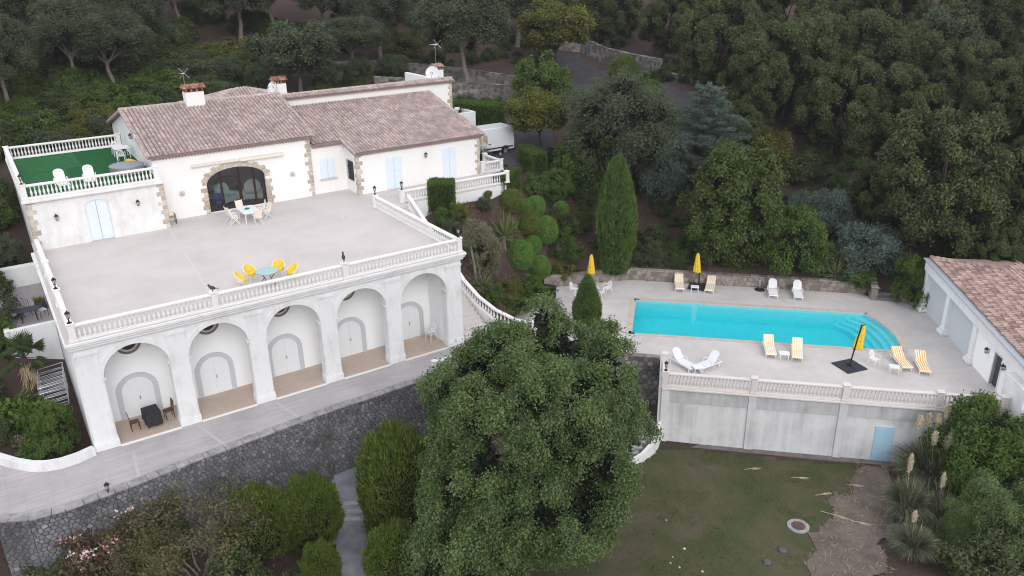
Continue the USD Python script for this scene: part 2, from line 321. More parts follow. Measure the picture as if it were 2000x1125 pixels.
leaf('leaf_olive', (0.037, 0.053, 0.026), (0.078, 0.103, 0.053), (0.125, 0.151, 0.087))
leaf('leaf_green', (0.031, 0.063, 0.015), (0.078, 0.136, 0.029), (0.139, 0.198, 0.044))
leaf('leaf_bright', (0.031, 0.066, 0.014), (0.073, 0.138, 0.027), (0.147, 0.197, 0.050), scale=1.5)
leaf('leaf_yellow', (0.054, 0.069, 0.015), (0.115, 0.131, 0.028), (0.203, 0.199, 0.045))
leaf('leaf_cypress', (.037, .078, .021), (.086, .156, .037), (.174, .245, .061), scale=2.)
leaf('leaf_cedar', (0.051, 0.080, 0.061), (0.109, 0.153, 0.120), (0.175, 0.225, 0.184))
leaf('leaf_box', (0.044, 0.112, 0.024), (0.122, 0.234, 0.049), (0.204, 0.335, 0.081), scale=3.)
leaf('leaf_boxy', (0.053, 0.072, 0.013), (0.118, 0.152, 0.029), (0.198, 0.218, 0.053), scale=3.)
leaf('leaf_dark', (0.007, 0.013, 0.007), (0.018, 0.027, 0.015), (0.031, 0.040, 0.024))  # near-black green: shade inside crowns and shrubs put into the colour
leaf('leaf_grass', (.040, .069, .040), (.086, .121, .069), (.161, .172, .103), scale=2.)
leaf('leaf_yucca', (.052, .081, .029), (.115, .155, .057), (.196, .218, .098), scale=2.)
leaf('leaf_frond', (.029, .052, .021), (.063, .098, .034), (.115, .149, .063), scale=2.)
leaf('leaf_variegated', (.081, .086, .046), (.172, .172, .098), (.299, .276, .184), scale=4.)
leaf('leaf_autumn', (.05, .055, .025), (.12, .115, .055), (.20, .175, .085), scale=3.)
leaf('leaf_redtip', (.045, .045, .022), (.11, .085, .048), (.20, .13, .085), scale=3.)
plain('concrete_strip', (.495, .47, .468), .9, var=.1)
plain('joint_pale', (.585, .55, .54), .9, var=.08)
island('roof_tile_far', (.33, .24, .21), (.36, .27, .24), .9, 1.2, .3)
island('stone_tan2', [(0., (.13, .12, .11)), (.5, (.22, .205, .19)), (1., (.33, .31, .29))], None, .9, 3., .45)
plaster('bay_panel', (.56, .60, .63), (.46, .49, .52), .5)
plain('patio_floor', (.34, .31, .32), .85, var=.15)
plain('table_teal', (.30, .46, .45), .12, var=.03, spec=.6)
plain('round_grey', (.27, .29, .32), .6, var=.08)
plain('litter', (.16, .10, .075), .9, var=.4, scale=2.)
plain('awning_beige', (.70, .66, .59), .8, var=.06)
plain('stone_cap', (.30, .285, .28), .9, var=.35, scale=2.5, bump=.3)
leaf('leaf_thuja', (.034, .063, .011), (.098, .149, .025), (.184, .230, .052), scale=2.)
leaf('leaf_magnolia', (.022, .045, .010), (.070, .110, .026), (.15, .175, .055), scale=1.2)
plain('rock_dark', (.10, .10, .105), .9, var=.4, scale=2.5, bump=.6)
plain('bare_earth', (.135, .108, .090), .95, var=.3, scale=1.2, bump=.5)
plain('foot_earth', (.17, .145, .135), .95, var=.3, scale=2.)
# ---------------------------------------------------------------- the ground: one sheet from the lawn up the wooded hill to the skyline
_P = []
def _q(fr, rows):
    for u, v, z in rows: p = fr.w(u, v); _P.append((p[0], p[1], z))
_q(HOUSE, [(10, -3.6, -4.3), (4, -4.3, -4.3), (-1, -5, -4.4), (-5, -4.6, -4.2), (16.5, -3.4, -4.6), (10, -9, -5.0), (0, -11, -4.8), (19, -6, -5.2), (-12, -4, -2.5), (-16, -14, -5),
           (-9, 3, -.2), (-6.5, 7, 0.9), (-3, 2.5, .12), (-2.2, 6, .2), (-5, 10, 2.6), (-3.5, 14, 3.0), (-5.5, 19, 5.0), (-4, 27, 7.2), (-14, 16, 5.5), (-14, 30, 10.5),
           (3, 8, -.6), (15, 8, -.6), (10, 2, -.6), (4, 22, 2), (15, 22, 3), (26, 22, 3.5), (21.5, 4, -.5), (21.5, 9.5, 1.5), (21.5, 12, 3), (27, 13.2, 4.5), (30, 13.2, 4.8),
           (22.8, 1.5, .5), (23.0, 5, 2.0), (23.2, 9, 3.6), (24.5, 11.0, 4.9), (28, 11.0, 5.1), (31, 11, 5.2), (25, 6, 2.4), (27, 8, 3.4), (24.5, 1.5, -.2), (22, -1.5, -.35), (25.5, -1, -.9),
           (33, 14, 5.3), (34, 19, 5.75), (36.5, 22, 5.85), (33, 28, 6.4), (24, 34, 7.2), (12, 35, 7.8), (2, 34, 8.3), (-3, 34, 9.0), (36, 32, 7.6)])
_q(POOL, [(0.5, -.8, -5.25), (6, -.8, -5.3), (12, -1, -5.3), (18, -1, -5.2), (4, -7, -5.35), (10, -10, -5.5), (16, -8, -5.5), (2, -13, -5.6), (24, -6, -5.0), (26, 0, -4.2), (-3, 1.5, -5.0), (-6, 3.0, -4.9), (-4, -4, -5.2), (-9, -1, -4.8),
          (3, 5, -5), (14, 5, -5), (7, 10, -5), (14, 13, -5), (-6, 8, -3), (-4, 12, -3), (-10.5, 13, -1.3), (-11.5, 9, -1.2), (-9.5, 15.2, -.7), (-4, 18, -.3), (3, 17.6, -.55), (8, 17.6, -.5), (13, 17.6, -.4), (17, 17.5, .1),
          (3, 22, .8), (9, 23, .9), (15, 23, 1.0), (-5, 22, 1.5), (-8, 18, 1.0), (20, 20, 1.2), (25, 16, 1.0), (26, 8, 0.0), (30, 2, -2.0), (22, 26, 2.6), (10, 30, 3.3), (0, 28, 3.6), (-6, 26, 3.8)])
_P += [(1.5, 73, 6.9), (7, 84, 8.4), (9, 97, 9.0), (14, 92, 9.0), (17, 82, 8.9), (21, 72, 8.2), (10, 76, 6.6), (16, 70, 5.0), (-6, 88, 8.2), (-2, 97, 10.6), (12, 105, 11.0), (20, 95, 11.4), (24, 82, 10.6),
       (-20, 92, 10.5), (-40, 82, 12), (-60, 80, 15), (-60, 60, 12), (-42, 45, 6.5), (-40, 30, 1.5), (-45, 15, -2), (-30, 100, 14.5), (-10, 115, 16.5), (10, 122, 16.5), (30, 110, 17), (35, 80, 10), (38, 62, 4.5), (42, 48, .5), (46, 34, -2.5), (30, 30, -4.6), (25, 22, -6), (40, 15, -6),
       (60, 70, 10), (60, 45, 3), (62, 25, -2), (60, 100, 18), (90, 80, 18), (90, 40, 8), (-90, 60, 17), (-90, 110, 28), (-50, 140, 30), (0, 150, 29), (50, 140, 30), (100, 130, 32), (-90, 180, 48), (0, 190, 46), (90, 190, 50), (0, 250, 62), (-150, 250, 70), (150, 250, 72), (150, 120, 36), (-150, 120, 36), (140, 30, 8), (-140, 30, 10),
       (0, 20, -6.2), (15, 18, -6.4), (-20, 15, -6), (0, 0, -8), (50, 0, -8), (-50, 0, -6), (0, -60, -14), (120, -60, -14), (-120, -60, -12)]
_P = np.array(_P)
_rbf = RBFInterpolator(_P[:, :2], _P[:, 2], kernel='linear', smoothing=.02, neighbors=None)
import shapely
_UNDER = []      # (polygon, highest the ground may reach under it)
def cut_under(x, y, z):
    for pg, top in _UNDER: z = np.where(shapely.contains_xy(pg, x, y), np.minimum(z, top), z)
    return z
def _fp(fr, pts): return Polygon([tuple(fr.w(u, v)[:2]) for u, v in pts])
_UNDER.append((_fp(POOL, [(-.2, .0), (18.9, .0), (18.9, 2), (18.4, 8), (17.8, 14.3), (16.6, 15.3), (14.6, 15.5), (14.3, 16.85), (-3.0, 17.05), (-5.3, 16.1), (-9.4, 14.2), (-10.7, 11.5), (-10.4, 6), (-8, 3.8), (-.2, 3.8)]), -2.2))
_UNDER.append((_fp(POOL, [(-3, 6.6), (15.3, 6.6), (15.3, 13.5), (-3, 13.5)]), -4.5))
_UNDER.append((_fp(HOUSE, [(23.5, -1.7), (16.9, -2.75), (10.4, -2.95), (4.0, -3.5), (0, -4.0), (-2.0, -4.12), (-3.4, -3.95), (-4.6, -3.2), (-8, 0), (-10, 3), (-7.4, 5.4), (-5.3, 3.5), (-4.1, 1.85), (-3.0, .4), (-2.2, -.15), (-1.3, -.35), (20.6, -.6), (23.5, -.2)]), -.45))
_UNDER.append((_fp(HOUSE, [(-2.8, 9.9), (0, 9.9), (0, 18.9), (-2.8, 18.9)]), 2.4))
def ground_z(x, y):
    q = np.stack([np.ravel(x), np.ravel(y)], 1)
    q = np.clip(q, [-150, -60], [150, 250])
    z = _rbf(q)
    far = np.maximum(0, q[:, 1] - 78)
    z = z + (meshkit.fbm(np.stack([q[:, 0] * .12, q[:, 1] * .12, 0 * q[:, 0]], 1), 4, 3) - .5) * np.minimum(1.6, far * .04)
    return cut_under(q[:, 0], q[:, 1], z).reshape(np.shape(x))
def axis(lo, a, b, hi, fine, coarse):
    return np.concatenate([[lo - 1300, lo - 300], np.arange(lo, a, coarse), np.arange(a, b, fine), np.arange(b, hi + .1, coarse), [hi + 300, hi + 1300]])
def sheet(xs, ys, lift=0.0, keep=None, zf=None):
    X, Y = np.meshgrid(xs, ys); Z = (zf or ground_z)(X, Y) + lift
    v = np.stack([X, Y, Z], -1).reshape(-1, 3); n = len(xs)
    i = (np.arange(len(ys) - 1)[:, None] * n + np.arange(n - 1)[None]).ravel()
    f = np.stack([i, i + 1, i + n + 1, i + n], 1)
    if keep is not None:
        c = v[f].mean(1); f = f[keep(c[:, 0], c[:, 1])]
    return v, f
def inside(poly):
    import shapely
    return lambda x, y: shapely.contains_xy(poly, x, y)
def fpoly(fr, pts): return Polygon([tuple(fr.w(u, v)[:2]) for u, v in pts])

GX, GY = axis(-150, -50, 56, 150, .6, 4.0), axis(-60, 16, 126, 250, .6, 4.0)
mb = MB(); mb.add(*sheet(GX, GY)); mb.build('ground', 'forest_floor', kind='structure', smooth=True)

LAWN = fpoly(POOL, [(-5, -4.6), (-3.2, -3.4), (-1.6, -3.4), (-.2, -1.2), (1.0, -.75), (12.4, -.75), (13.0, -2.2), (11.6, -5), (10.2, -8), (9.4, -11), (12, -13.5), (26, -14), (26, -24), (-12, -24), (-9, -9)])
LAWN_PATH = fpoly(POOL, [(11.4, -.7), (13.0, -.7), (12.5, -3), (11.8, -5), (11.1, -7.4), (10.1, -9.9), (9.0, -14), (6.0, -14), (6.9, -10.4), (7.8, -7.5), (8.5, -5.8), (9.95, -3.3)])
def rough(poly, amp, seed):
    """The outline of a patch of ground, frayed."""
    c = np.array(poly.segmentize(.25).exterior.coords)[:-1]; n_ = meshkit.fbm(np.column_stack([c * 1.1, 0 * c[:, 0]]), 3, seed) - .5; m_ = meshkit.fbm(np.column_stack([c * 1.1, 9 + 0 * c[:, 0]]), 3, seed + 1) - .5
    return Polygon(c + np.stack([n_, m_], 1) * amp * 2).buffer(0)
LAWN_PATH = rough(LAWN_PATH, .8, 3)
bx = LAWN.bounds
mb = MB(); mb.add(*sheet(np.arange(bx[0], bx[2], .4), np.arange(bx[1], bx[3], .4), .06, inside(LAWN))); mb.build('lawn', 'lawn_ground', kind='structure', smooth=True)
mb = MB(); bx = LAWN_PATH.bounds; mb.add(*sheet(np.arange(bx[0], bx[2], .12), np.arange(bx[1], bx[3], .12), .10, inside(LAWN_PATH))); mb.build('dirt_path', 'bare_earth', kind='structure', smooth=True)

# driveway (esplanade in front of the arcade), on its retaining wall
DRIVE = [(23.5, -1.6), (16.9, -2.72), (10.4, -2.9), (4.0, -3.45), (0, -3.95), (-2.0, -4.08), (-3.4, -3.9), (-4.6, -3.2), (-8, 0), (-10, 3), (-7.4, 5.5), (-5.3, 3.6), (-4.1, 1.95), (-3.0, .5), (-2.2, -.05), (-1.3, -.25), (-.4, -.05), (-.3, .25), (20.5, .25), (20.6, -.6), (23.5, -.3)]
DRIVE_EDGE = DRIVE[1:9]
mb = MB(); mb.flat(Polygon(DRIVE).buffer(-.06, join_style=2), -.25, 0.0)
drive_thing = thing('driveway', None, None, HOUSE, kind='structure'); mb.build('paving_sheet', 'drive_paving', drive_thing)
mb = MB()
for (u0, v0), (u1, v1) in (((4.55, -.1), (5.3, -3.3)), ((8.6, -.1), (9.2, -3.0)), ((1.3, -.9), (1.1, -3.6))):
    mb.flat(LineString([(u0, v0), (u1, v1)]).buffer(.07, cap_style=2), 0, .004)
mb.build('joint_strip', 'niche_paving' if 0 else 'concrete_strip', drive_thing)

# ---------------------------------------------------------------- stone walls built stone by stone
def stone_field(length, height, size, seed, gap=.009):
    """Irregular stones (polygons in running length and height) that fill a wall face."""
    rg = np.random.default_rng(seed)
    nx, ny = max(2, int(length / size)), max(1, int(round(height / (size * .8))))
    gx, gy = np.meshgrid(np.arange(-1, nx + 1) + .5, np.arange(-1, ny + 1) + .5)
    p = np.stack([(gx + (np.arange(-1, ny + 1) % 2 * .5)[:, None]).ravel() * length / nx, gy.ravel() * height / ny], 1)
    p += rg.uniform(-.34, .34, p.shape) * [length / nx, height / ny]
    vo = Voronoi(p); frame = sbox(0, 0, length, height); out = []
    for i, r in enumerate(vo.point_region):
        reg = vo.regions[r]
        if len(reg) < 3 or -1 in reg: continue
        pg = Polygon(vo.vertices[reg]).intersection(frame).buffer(-gap, join_style=2)
        if pg.geom_type == 'Polygon' and pg.area > .25 * gap: out.append(pg.simplify(size * .06))
    return out
def stone_mesh(mb, pg, to, rg, depth=.05):
    """One stone: its outline, and a smaller, proud and slightly tilted face."""
    o = np.array(pg.exterior.coords)[:-1]; c = o.mean(0); n = len(o)
    inn = c + (o - c) * rg.uniform(.83, .93); d = depth * rg.uniform(.5, 1.3); tilt = rg.normal(0, .08, 2)
    pts = [to(x, y, -.03) for x, y in o] + [to(x, y, d + (np.array([x, y]) - c) @ tilt) for x, y in inn] + [to(*c, d * 1.12)]
    f = [(i, (i + 1) % n, n + (i + 1) % n) for i in range(n)] + [(i, n + (i + 1) % n, n + i) for i in range(n)] + [(n + i, n + (i + 1) % n, 2 * n) for i in range(n)]
    mb.add(pts, f)
def stone_wall(owner, line, ztop, zbot, size, stone_m, mortar_m, seed, thick=.45, singles=0, cap=True, right=True, capm=None, near=None, capw=None):
    """A wall of stones along a polyline in the owner's frame; its face lies to the right of the line (or left)."""
    rg = np.random.default_rng(seed); zt = (lambda t: ztop) if np.isscalar(ztop) else ztop; zb = (lambda t: zbot) if np.isscalar(zbot) else zbot
    line = np.array(line, float); core = MB(); stones = []; caps = []; run = 0.
    for a, b in zip(line[:-1], line[1:]):
        L = np.linalg.norm(b - a); d = (b - a) / L; nrm = np.array([d[1], -d[0]]) * (1 if right else -1)
        z1, z0 = max(zt(run), zt(run + L)), min(zb(run), zb(run + L))
        q = np.array([a, b, b - nrm * thick, a - nrm * thick])
        zz = [zt(run), zt(run + L)]
        v = [(q[0][0], q[0][1], z0), (q[1][0], q[1][1], z0), (q[2][0], q[2][1], z0), (q[3][0], q[3][1], z0), (q[0][0], q[0][1], zz[0] - .02), (q[1][0], q[1][1], zz[1] - .02), (q[2][0], q[2][1], zz[1] - .02), (q[3][0], q[3][1], zz[0] - .02)]
        core.add(v, [(0, 3, 2, 1), (4, 5, 6, 7), (0, 1, 5, 4), (1, 2, 6, 5), (2, 3, 7, 6), (3, 0, 4, 7)])
        to = lambda x, y, h, a=a, d=d, nrm=nrm, z0=z0, z1=z1, zz=zz, L=L: (*(a + d * x + nrm * h), min(z0 + y, zz[0] + (zz[1] - zz[0]) * x / L))
        for pg in stone_field(L, z1 - z0, size, int(rg.integers(1e6))):
            m = MB(); stone_mesh(m, pg, to, rg, size * .09); stones.append(m)
        if cap:
            x = 0.
            while x < L - .05:
                w = min(rg.uniform(1.1, 1.9) * (capw or size), L - x)
                if L - x - w < .2: w = L - x
                m = MB(); m.bev(0, w - .02, -thick - .03, .07, 0, .10, .02); vv = m.V[0]
                zc = zz[0] + (zz[1] - zz[0]) * (x + w / 2) / L
                m.V[0] = np.stack([a[0] + d[0] * (x + vv[:, 0]) + nrm[0] * vv[:, 1], a[1] + d[1] * (x + vv[:, 0]) + nrm[1] * vv[:, 1], zc - .02 + vv[:, 2] + rg.normal(0, .006)], 1)
                caps.append(m); x += w
        run += L
    core.build('wall_core', mortar_m, owner)
    if near is not None:
        stones.sort(key=lambda m: np.linalg.norm(m.V[0].mean(0) - np.array(near)))
    for k, m in enumerate(stones[:singles]): m.build('stone', stone_m, owner)
    rest = stones[singles:]
    if rest:
        m = MB()
        for s in rest: m.add(s.V[0], s.F[0])
        m.build('stonework', stone_m, owner, kind='stuff')
    for m in caps: m.build('coping_stone', capm or stone_m, owner)

w = thing('retaining_wall', 'long dark grey rubble stone retaining wall below the edge of the paved driveway', 'stone wall', HOUSE, (16.9, -2.72, -4.4))
stone_wall(w, DRIVE_EDGE[:7], .09, -4.75, .235, 'stone_dark', 'mortar_dark', 11, .42, 290, True, right=False, near=(5, -4, -1), capm='stone_cap', capw=.46)

t = thing('drain_pipe', 'grey drain pipe running down the stone retaining wall to the path', 'pipe', HOUSE, (10.1, -3.05, -4.3))
mb = MB(); mb.tube([(9.95, -3.0, -1.0), (9.95, -3.06, -1.15), (10.15, -3.08, -2.6), (10.3, -3.1, -4.5)], .04, 8); mb.build('pipe', 'bark_grey', t)
mb = MB(); mb.bev(9.8, 10.1, -3.1, -2.9, -1.0, -.86, .02); mb.build('spout', 'bark_grey', t)
# ---------------------------------------------------------------- balustrades
BAL = [(.055, 0), (.055, .03), (.035, .05), (.055, .10), (.072, .17), (.068, .23), (.040, .34), (.028, .43), (.040, .47), (.050, .50), (.050, .54)]
BAL_FIRST = {}
def baluster(owner, at, matn, sc=1.0):
    key = (matn,)
    if key not in BAL_FIRST:
        m = MB(); m.lathe(BAL, (0, 0, 0), 8)
        p = usdkit.mesh(stage, numbered(owner.path, 'baluster'), (np.vstack(m.V), np.vstack(m.F)), M[matn], smooth=50)
        UsdGeom.Xformable(p).AddTranslateOp().Set(Gf.Vec3d(*(np.array(at) - owner.base))); BAL_FIRST[key] = p.GetPrim().GetPath()
    else:
        p = UsdGeom.Mesh.Define(stage, numbered(owner.path, 'baluster'))
        p.AddTranslateOp().Set(Gf.Vec3d(*(np.array(at) - owner.base)))
        p.GetPrim().GetReferences().AddInternalReference(BAL_FIRST[key])
def run_box(mb, a, b, w, h0, h1, bevel=.015):
    """A straight rail between two points (it may slope), w wide, from h0 to h1 above the line."""
    a, b = np.array(a, float), np.array(b, float); L = np.linalg.norm((b - a)[:2]); d = (b - a)[:2] / L
    m = MB(); m.bev(0, L, -w / 2, w / 2, h0, h1, bevel); v = m.V[0]
    mb.add(np.stack([a[0] + d[0] * v[:, 0] - d[1] * v[:, 1], a[1] + d[1] * v[:, 0] + d[0] * v[:, 1], a[2] + (b[2] - a[2]) * v[:, 0] / L + v[:, 2]], 1), m.F[0])
def post(owner, at, w=.30, h=.95, matn='trim_white', cap=True):
    m = MB(); x, y, z = at
    m.bev(x - w / 2 - .03, x + w / 2 + .03, y - w / 2 - .03, y + w / 2 + .03, z, z + .13, .015)
    m.bev(x - w / 2, x + w / 2, y - w / 2, y + w / 2, z + .13, z + h - .07, .012)
    m.bev(x - w / 2 - .04, x + w / 2 + .04, y - w / 2 - .04, y + w / 2 + .04, z + h - .07, z + h, .02)
    m.build('post', matn, owner)
def balustrade(name, label, fr, pts, posts=(), spacing=.215, matn='trim_white', h=.83, group=None, posth=.93, skip=(), postw=.30):
    t = thing(name, label, 'balustrade', fr, pts[0], group)
    pts = [np.array(p, float) for p in pts]
    for k, (a, b) in enumerate(zip(pts[:-1], pts[1:])):
        m = MB(); run_box(m, a, b, .22, 0, .11); m.build('bottom_rail', matn, t)
        m = MB(); run_box(m, a, b, .26, h - .13, h, .03); m.build('handrail', matn, t)
        L = np.linalg.norm((b - a)[:2]); n = int(L / spacing)
        hh = h - .13 - .11
        for i in range(n):
            q = a + (b - a) * (i + .5) / n
            if any(np.linalg.norm(q[:2] - np.array(pp[:2])) < postw / 2 + .06 for pp in posts): continue
            baluster(t, (q[0], q[1], q[2] + .11 + (hh - .59) * .5 + .025), matn)
    for p in posts: post(t, p, postw, posth, matn)
    return t
# ---------------------------------------------------------------- the arcaded terrace building
TZ = 5.96
AC = [2.37 + 3.9 * i for i in range(5)]
ar = thing('arcade_building', 'long white arcaded lower building with five arches carrying the big paved terrace', 'building', HOUSE, (0, .2, 0))
front = Polygon([(-.15, 0), (20.5, 0), (20.5, 5.62), (-.15, 5.62)])
for c in AC: front = front.difference(arch_poly(c, 1.48, -.1, 3.75, 1.40, 22))
mb = MB(); mb.wall_u(front, .2, .75); mb.build('arcade_wall', 'plaster_white', ar)
for i in range(6):
    a, b = (-.15 if i == 0 else AC[i - 1] + 1.48), (20.5 if i == 5 else AC[i] - 1.48)
    mb = MB(); mb.bev(a - .05, b + .05, .12, .76, 0, .42, .03); mb.bev(a - .03, b + .03, .14, .757, .42, .50, .02); mb.build('pier_plinth', 'plaster_white', ar)
    mb = MB(); mb.bev(a + .04, b - .04, .15, .205, .50, 5.1, .015); mb.bev(a - .02, b + .02, .11, .205, 5.1, 5.26, .02); mb.build('pilaster', 'plaster_white', ar)
for c in AC:
    for s in (-1, 1):
        x = c + s * 1.48; mb = MB(); mb.bev(min(x, x - s * .09), max(x, x - s * .09), .13, .78, 3.66, 3.75, .015); mb.build('impost', 'plaster_white', ar)
    ring = arch_poly(c, 1.70, 3.75, 3.76, 1.62, 22).difference(arch_poly(c, 1.482, 3.6, 3.75, 1.402, 22))
    mb = MB(); mb.wall_u(ring, .155, .203); mb.build('archivolt', 'plaster_white', ar)
mb = MB(); mb.bev(-.28, 20.62, .02, .5, 5.50, 5.64, .03); mb.bev(-.36, 20.7, -.06, .5, 5.64, 5.78, .04); mb.bev(-.42, 20.76, -.14, .5, 5.78, TZ - .006, .03)
mb.build('cornice', 'plaster_white', ar)
mb = MB(); mb.box(-.15, 20.5, 2.6, 3.0, 0, 5.4); mb.build('niche_back_wall', 'plaster_niche', ar)
mb = MB(); mb.box(-.15, .85, .75, 2.6, 0, 5.4); mb.build('niche_end_wall', 'plaster_niche', ar); mb = MB(); mb.box(19.5, 20.5, .75, 2.6, 0, 5.4); mb.build('niche_end_wall', 'plaster_niche', ar)
mb = MB(); mb.box(-.1, 20.45, .75, 15.2, 5.4, 5.6); mb.build('niche_ceiling', 'plaster_niche', ar)
mb = MB(); mb.box(.85, 19.5, .16, 2.6, -.1, .07); mb.build('niche_floor', 'niche_paving', ar)
mb = MB()
for c in AC: mb.bev(c - 1.43, c + 1.43, .09, .17, -.05, .085, .01)
mb.build('floor_edge', 'trim_white', ar)
mb = MB(); mb.box(-.2, -.002, .76, 15.3, -.5, TZ - .006); mb.build('side_wall', 'plaster_white', ar)
mb = MB(); mb.bev(-.42, -.0, .5, 15.3, 5.72, TZ - .006, .03); mb.build('side_cornice', 'plaster_white', ar)
mb = MB(); mb.box(20.3, 20.5, 3.0, 11.5, -.8, 5.75); mb.build('side_wall', 'plaster_white', ar)
mb = MB(); mb.bev(20.3, 20.62, .5, 10.4, 5.72, TZ - .006, .03); mb.build('side_cornice', 'plaster_white', ar)
for i, c in enumerate(AC):
    c2 = c + .05
    mb = MB(); mb.wall_u(arch_poly(c2, 1.02, .07, 1.55, .98, 18).difference(arch_poly(c2, .76, 0, 1.55, .74, 18)), 2.53, 2.62); mb.build('door_surround', 'trim_grey', ar)
    mb = MB(); mb.wall_u(arch_poly(c2, .76, .07, 1.55, .74, 18).difference(sbox(c2 - .004, 0, c2 + .004, 3)), 2.575, 2.61)
    d = mb.build('door', 'door_white', ar)
    mb = MB(); mb.tube([(c2 + .06, 2.545, 1.02), (c2 + .06, 2.53, 1.08), (c2 + .06, 2.545, 1.14)], .014, 5); mb.box(c2 + .035, c2 + .085, 2.56, 2.576, .98, 1.18); mb.build('handle', 'metal_grey', d)
    if i < 4:
        r = Point(c2, 4.26).buffer(.62, 12).difference(Point(c2, 4.26).buffer(.50, 12))
        mb = MB(); mb.wall_u(r, 2.52, 2.61); o = mb.build('oculus', 'oculus_brown', ar)
        mb = MB(); mb.wall_u(Point(c2, 4.26).buffer(.50, 12).difference(Point(c2, 4.26).buffer(.40, 12)), 2.54, 2.612); mb.build('oculus_rim', 'oculus_cream', o)
        mb = MB(); mb.wall_u(Point(c2, 4.26).buffer(.40, 12), 2.58, 2.613); mb.build('oculus_pane', 'slate', o)
tf = MB(); tf.flat(Polygon([(-.36, -.1), (20.66, -.1), (20.66, 10.5), (22.5, 10.5), (22.5, 11.45), (31.0, 11.45), (31.0, 15.3), (20.9, 15.3), (20.9, 17.4), (-.2, 17.4)]), TZ - .15, TZ)
tf.build('terrace_floor', 'terrace_paving', ar)
mb = MB()
for (u0, v0), (u1, v1) in (((7.5, 15.2), (6.6, .6)), ((19.0, 16.4), (15.0, .6))): mb.flat(LineString([(u0, v0), (u1, v1)]).buffer(.05, cap_style=2), TZ, TZ + .004)
mb.build('floor_joint', 'joint_pale', ar)

Z0 = TZ + .002
balustrade('terrace_balustrade', 'white balustrade along the front edge of the big terrace above the arches', HOUSE, [(.0, .12, Z0), (20.45, .12, Z0)], [(.02, .12, Z0), (6.4, .12, Z0), (13.3, .12, Z0), (20.4, .12, Z0)])
balustrade('terrace_balustrade', 'white balustrade along the left edge of the big terrace, seen almost end on', HOUSE, [(.02, .4, Z0), (.02, 15.2, Z0)], [(.02, 5.2, Z0), (.02, 10.2, Z0)])
balustrade('terrace_balustrade', 'white balustrade along the right edge of the big terrace beside the stair', HOUSE, [(20.4, .4, Z0), (20.4, 11.35, Z0)], [(20.4, 11.5, Z0)])
balustrade('terrace_balustrade', 'white balustrade of the walkway along the right wing above the garden shrubs', HOUSE, [(22.55, 11.55, Z0), (31.2, 11.55, Z0)], [(22.45, 11.5, Z0), (31.3, 11.55, Z0)])
balustrade('terrace_balustrade', 'short white corner balustrade at the far end of the right wing near the van', HOUSE, [(31.25, 15.0, Z0 + .05), (33.0, 15.0, Z0 + .05), (33.0, 17.4, Z0 + .05)], [(31.3, 15.0, Z0 + .05), (33.0, 15.0, Z0 + .05), (33.0, 17.4, Z0 + .05)])
mb = MB(); mb.box(31.0, 33.15, 14.85, 17.55, 4.6, Z0 + .045)
t = thing('landing', 'small paved landing under the corner balustrade at the end of the right wing', 'landing', HOUSE, (32, 16, 5)); mb.build('landing_slab', 'plaster_white', t)
mb = MB(); mb.box(20.6, 31.15, 11.4, 11.62, 3.6, TZ - .152)
t = thing('walkway_wall', 'white wall carrying the walkway beside the right wing, behind the box shrub', 'wall', HOUSE, (26, 11.5, 3.6)); mb.build('wall', 'plaster_white', t)

# stair from the terrace down to the drive
st = thing('garden_stair', 'long straight white stair going down beside the terrace to the driveway', 'stairs', HOUSE, (21.4, 10.5, 0))
NS = 34
for i in range(NS):
    z = TZ - (i + 1) * TZ / (NS + 1); v1 = 10.5 - i * .322
    mb = MB(); mb.bev(20.62, 22.28, v1 - .35, v1, z - .45, z, .012); mb.build('step', 'terrace_paving', st)
rail = [(22.4, 10.45, 5.97), (22.4, 3.2, 1.98), (22.5, 1.6, 1.35), (22.85, .2, .85), (23.5, -.9, .45), (24.4, -1.6, .15)]
sw = thing('stair_wall', 'white sloping side wall under the curved stair balustrade', 'wall', HOUSE, (22.4, 5, 0))
mb = MB()
for a, b in zip(rail[:-1], rail[1:]):
    a, b = np.array(a), np.array(b); d = (b - a)[:2]; d /= np.linalg.norm(d); nn = np.array([-d[1], d[0]]) * .12
    q = [(*(a[:2] + nn), a[2]), (*(b[:2] + nn), b[2]), (*(b[:2] - nn), b[2]), (*(a[:2] - nn), a[2])]
    mb.add([(x, y, -1.6) for x, y, z in q] + [(x, y, z - .003) for x, y, z in q], [(0, 3, 2, 1), (4, 5, 6, 7), (0, 1, 5, 4), (1, 2, 6, 5), (2, 3, 7, 6), (3, 0, 4, 7)])
mb.build('wall', 'plaster_white', sw)
balustrade('stair_balustrade', 'white balustrade sloping and curving down the outer side of the garden stair', HOUSE, rail, [rail[-1]], .23)
balustrade('terrace_balustrade', 'white balustrade at the end of the driveway half hidden by the big oak', HOUSE, [(17.0, -2.6, .1), (20.6, -2.25, .1)], [(17.0, -2.6, .1)])

# ---------------------------------------------------------------- left annex with the green roof terrace
GZ = 9.16
an = thing('annex', 'low white annex left of the house with a green carpeted roof terrace', 'building', HOUSE, (0, 15.3, TZ))
fr_ = sbox(-.05, TZ, 7.62, GZ - .1).difference(arch_poly(3.62, .66, TZ - .1, 8.25, .30, 12))
mb = MB(); mb.wall_u(fr_, 15.3, 15.65); mb.build('front_wall', 'plaster_annex', an)
mb = MB(); mb.box(-.05, .25, 15.65, 28.3, 3.0, GZ - .1); mb.box(.25, 7.5, 28.0, 28.3, 4, GZ - .1); mb.build('side_wall', 'plaster_annex', an)
mb = MB(); mb.box(7.3, 7.62, 15.65, 17.02, TZ, GZ - .1); mb.build('return_wall', 'plaster_annex', an)
mb = MB(); mb.box(-.2, 7.6, 15.1, 28.45, GZ - .13, GZ); mb.bev(-.26, 7.62, 15.03, 15.3, GZ - .2, GZ - .06, .03); mb.build('roof_slab', 'plaster_annex', an)
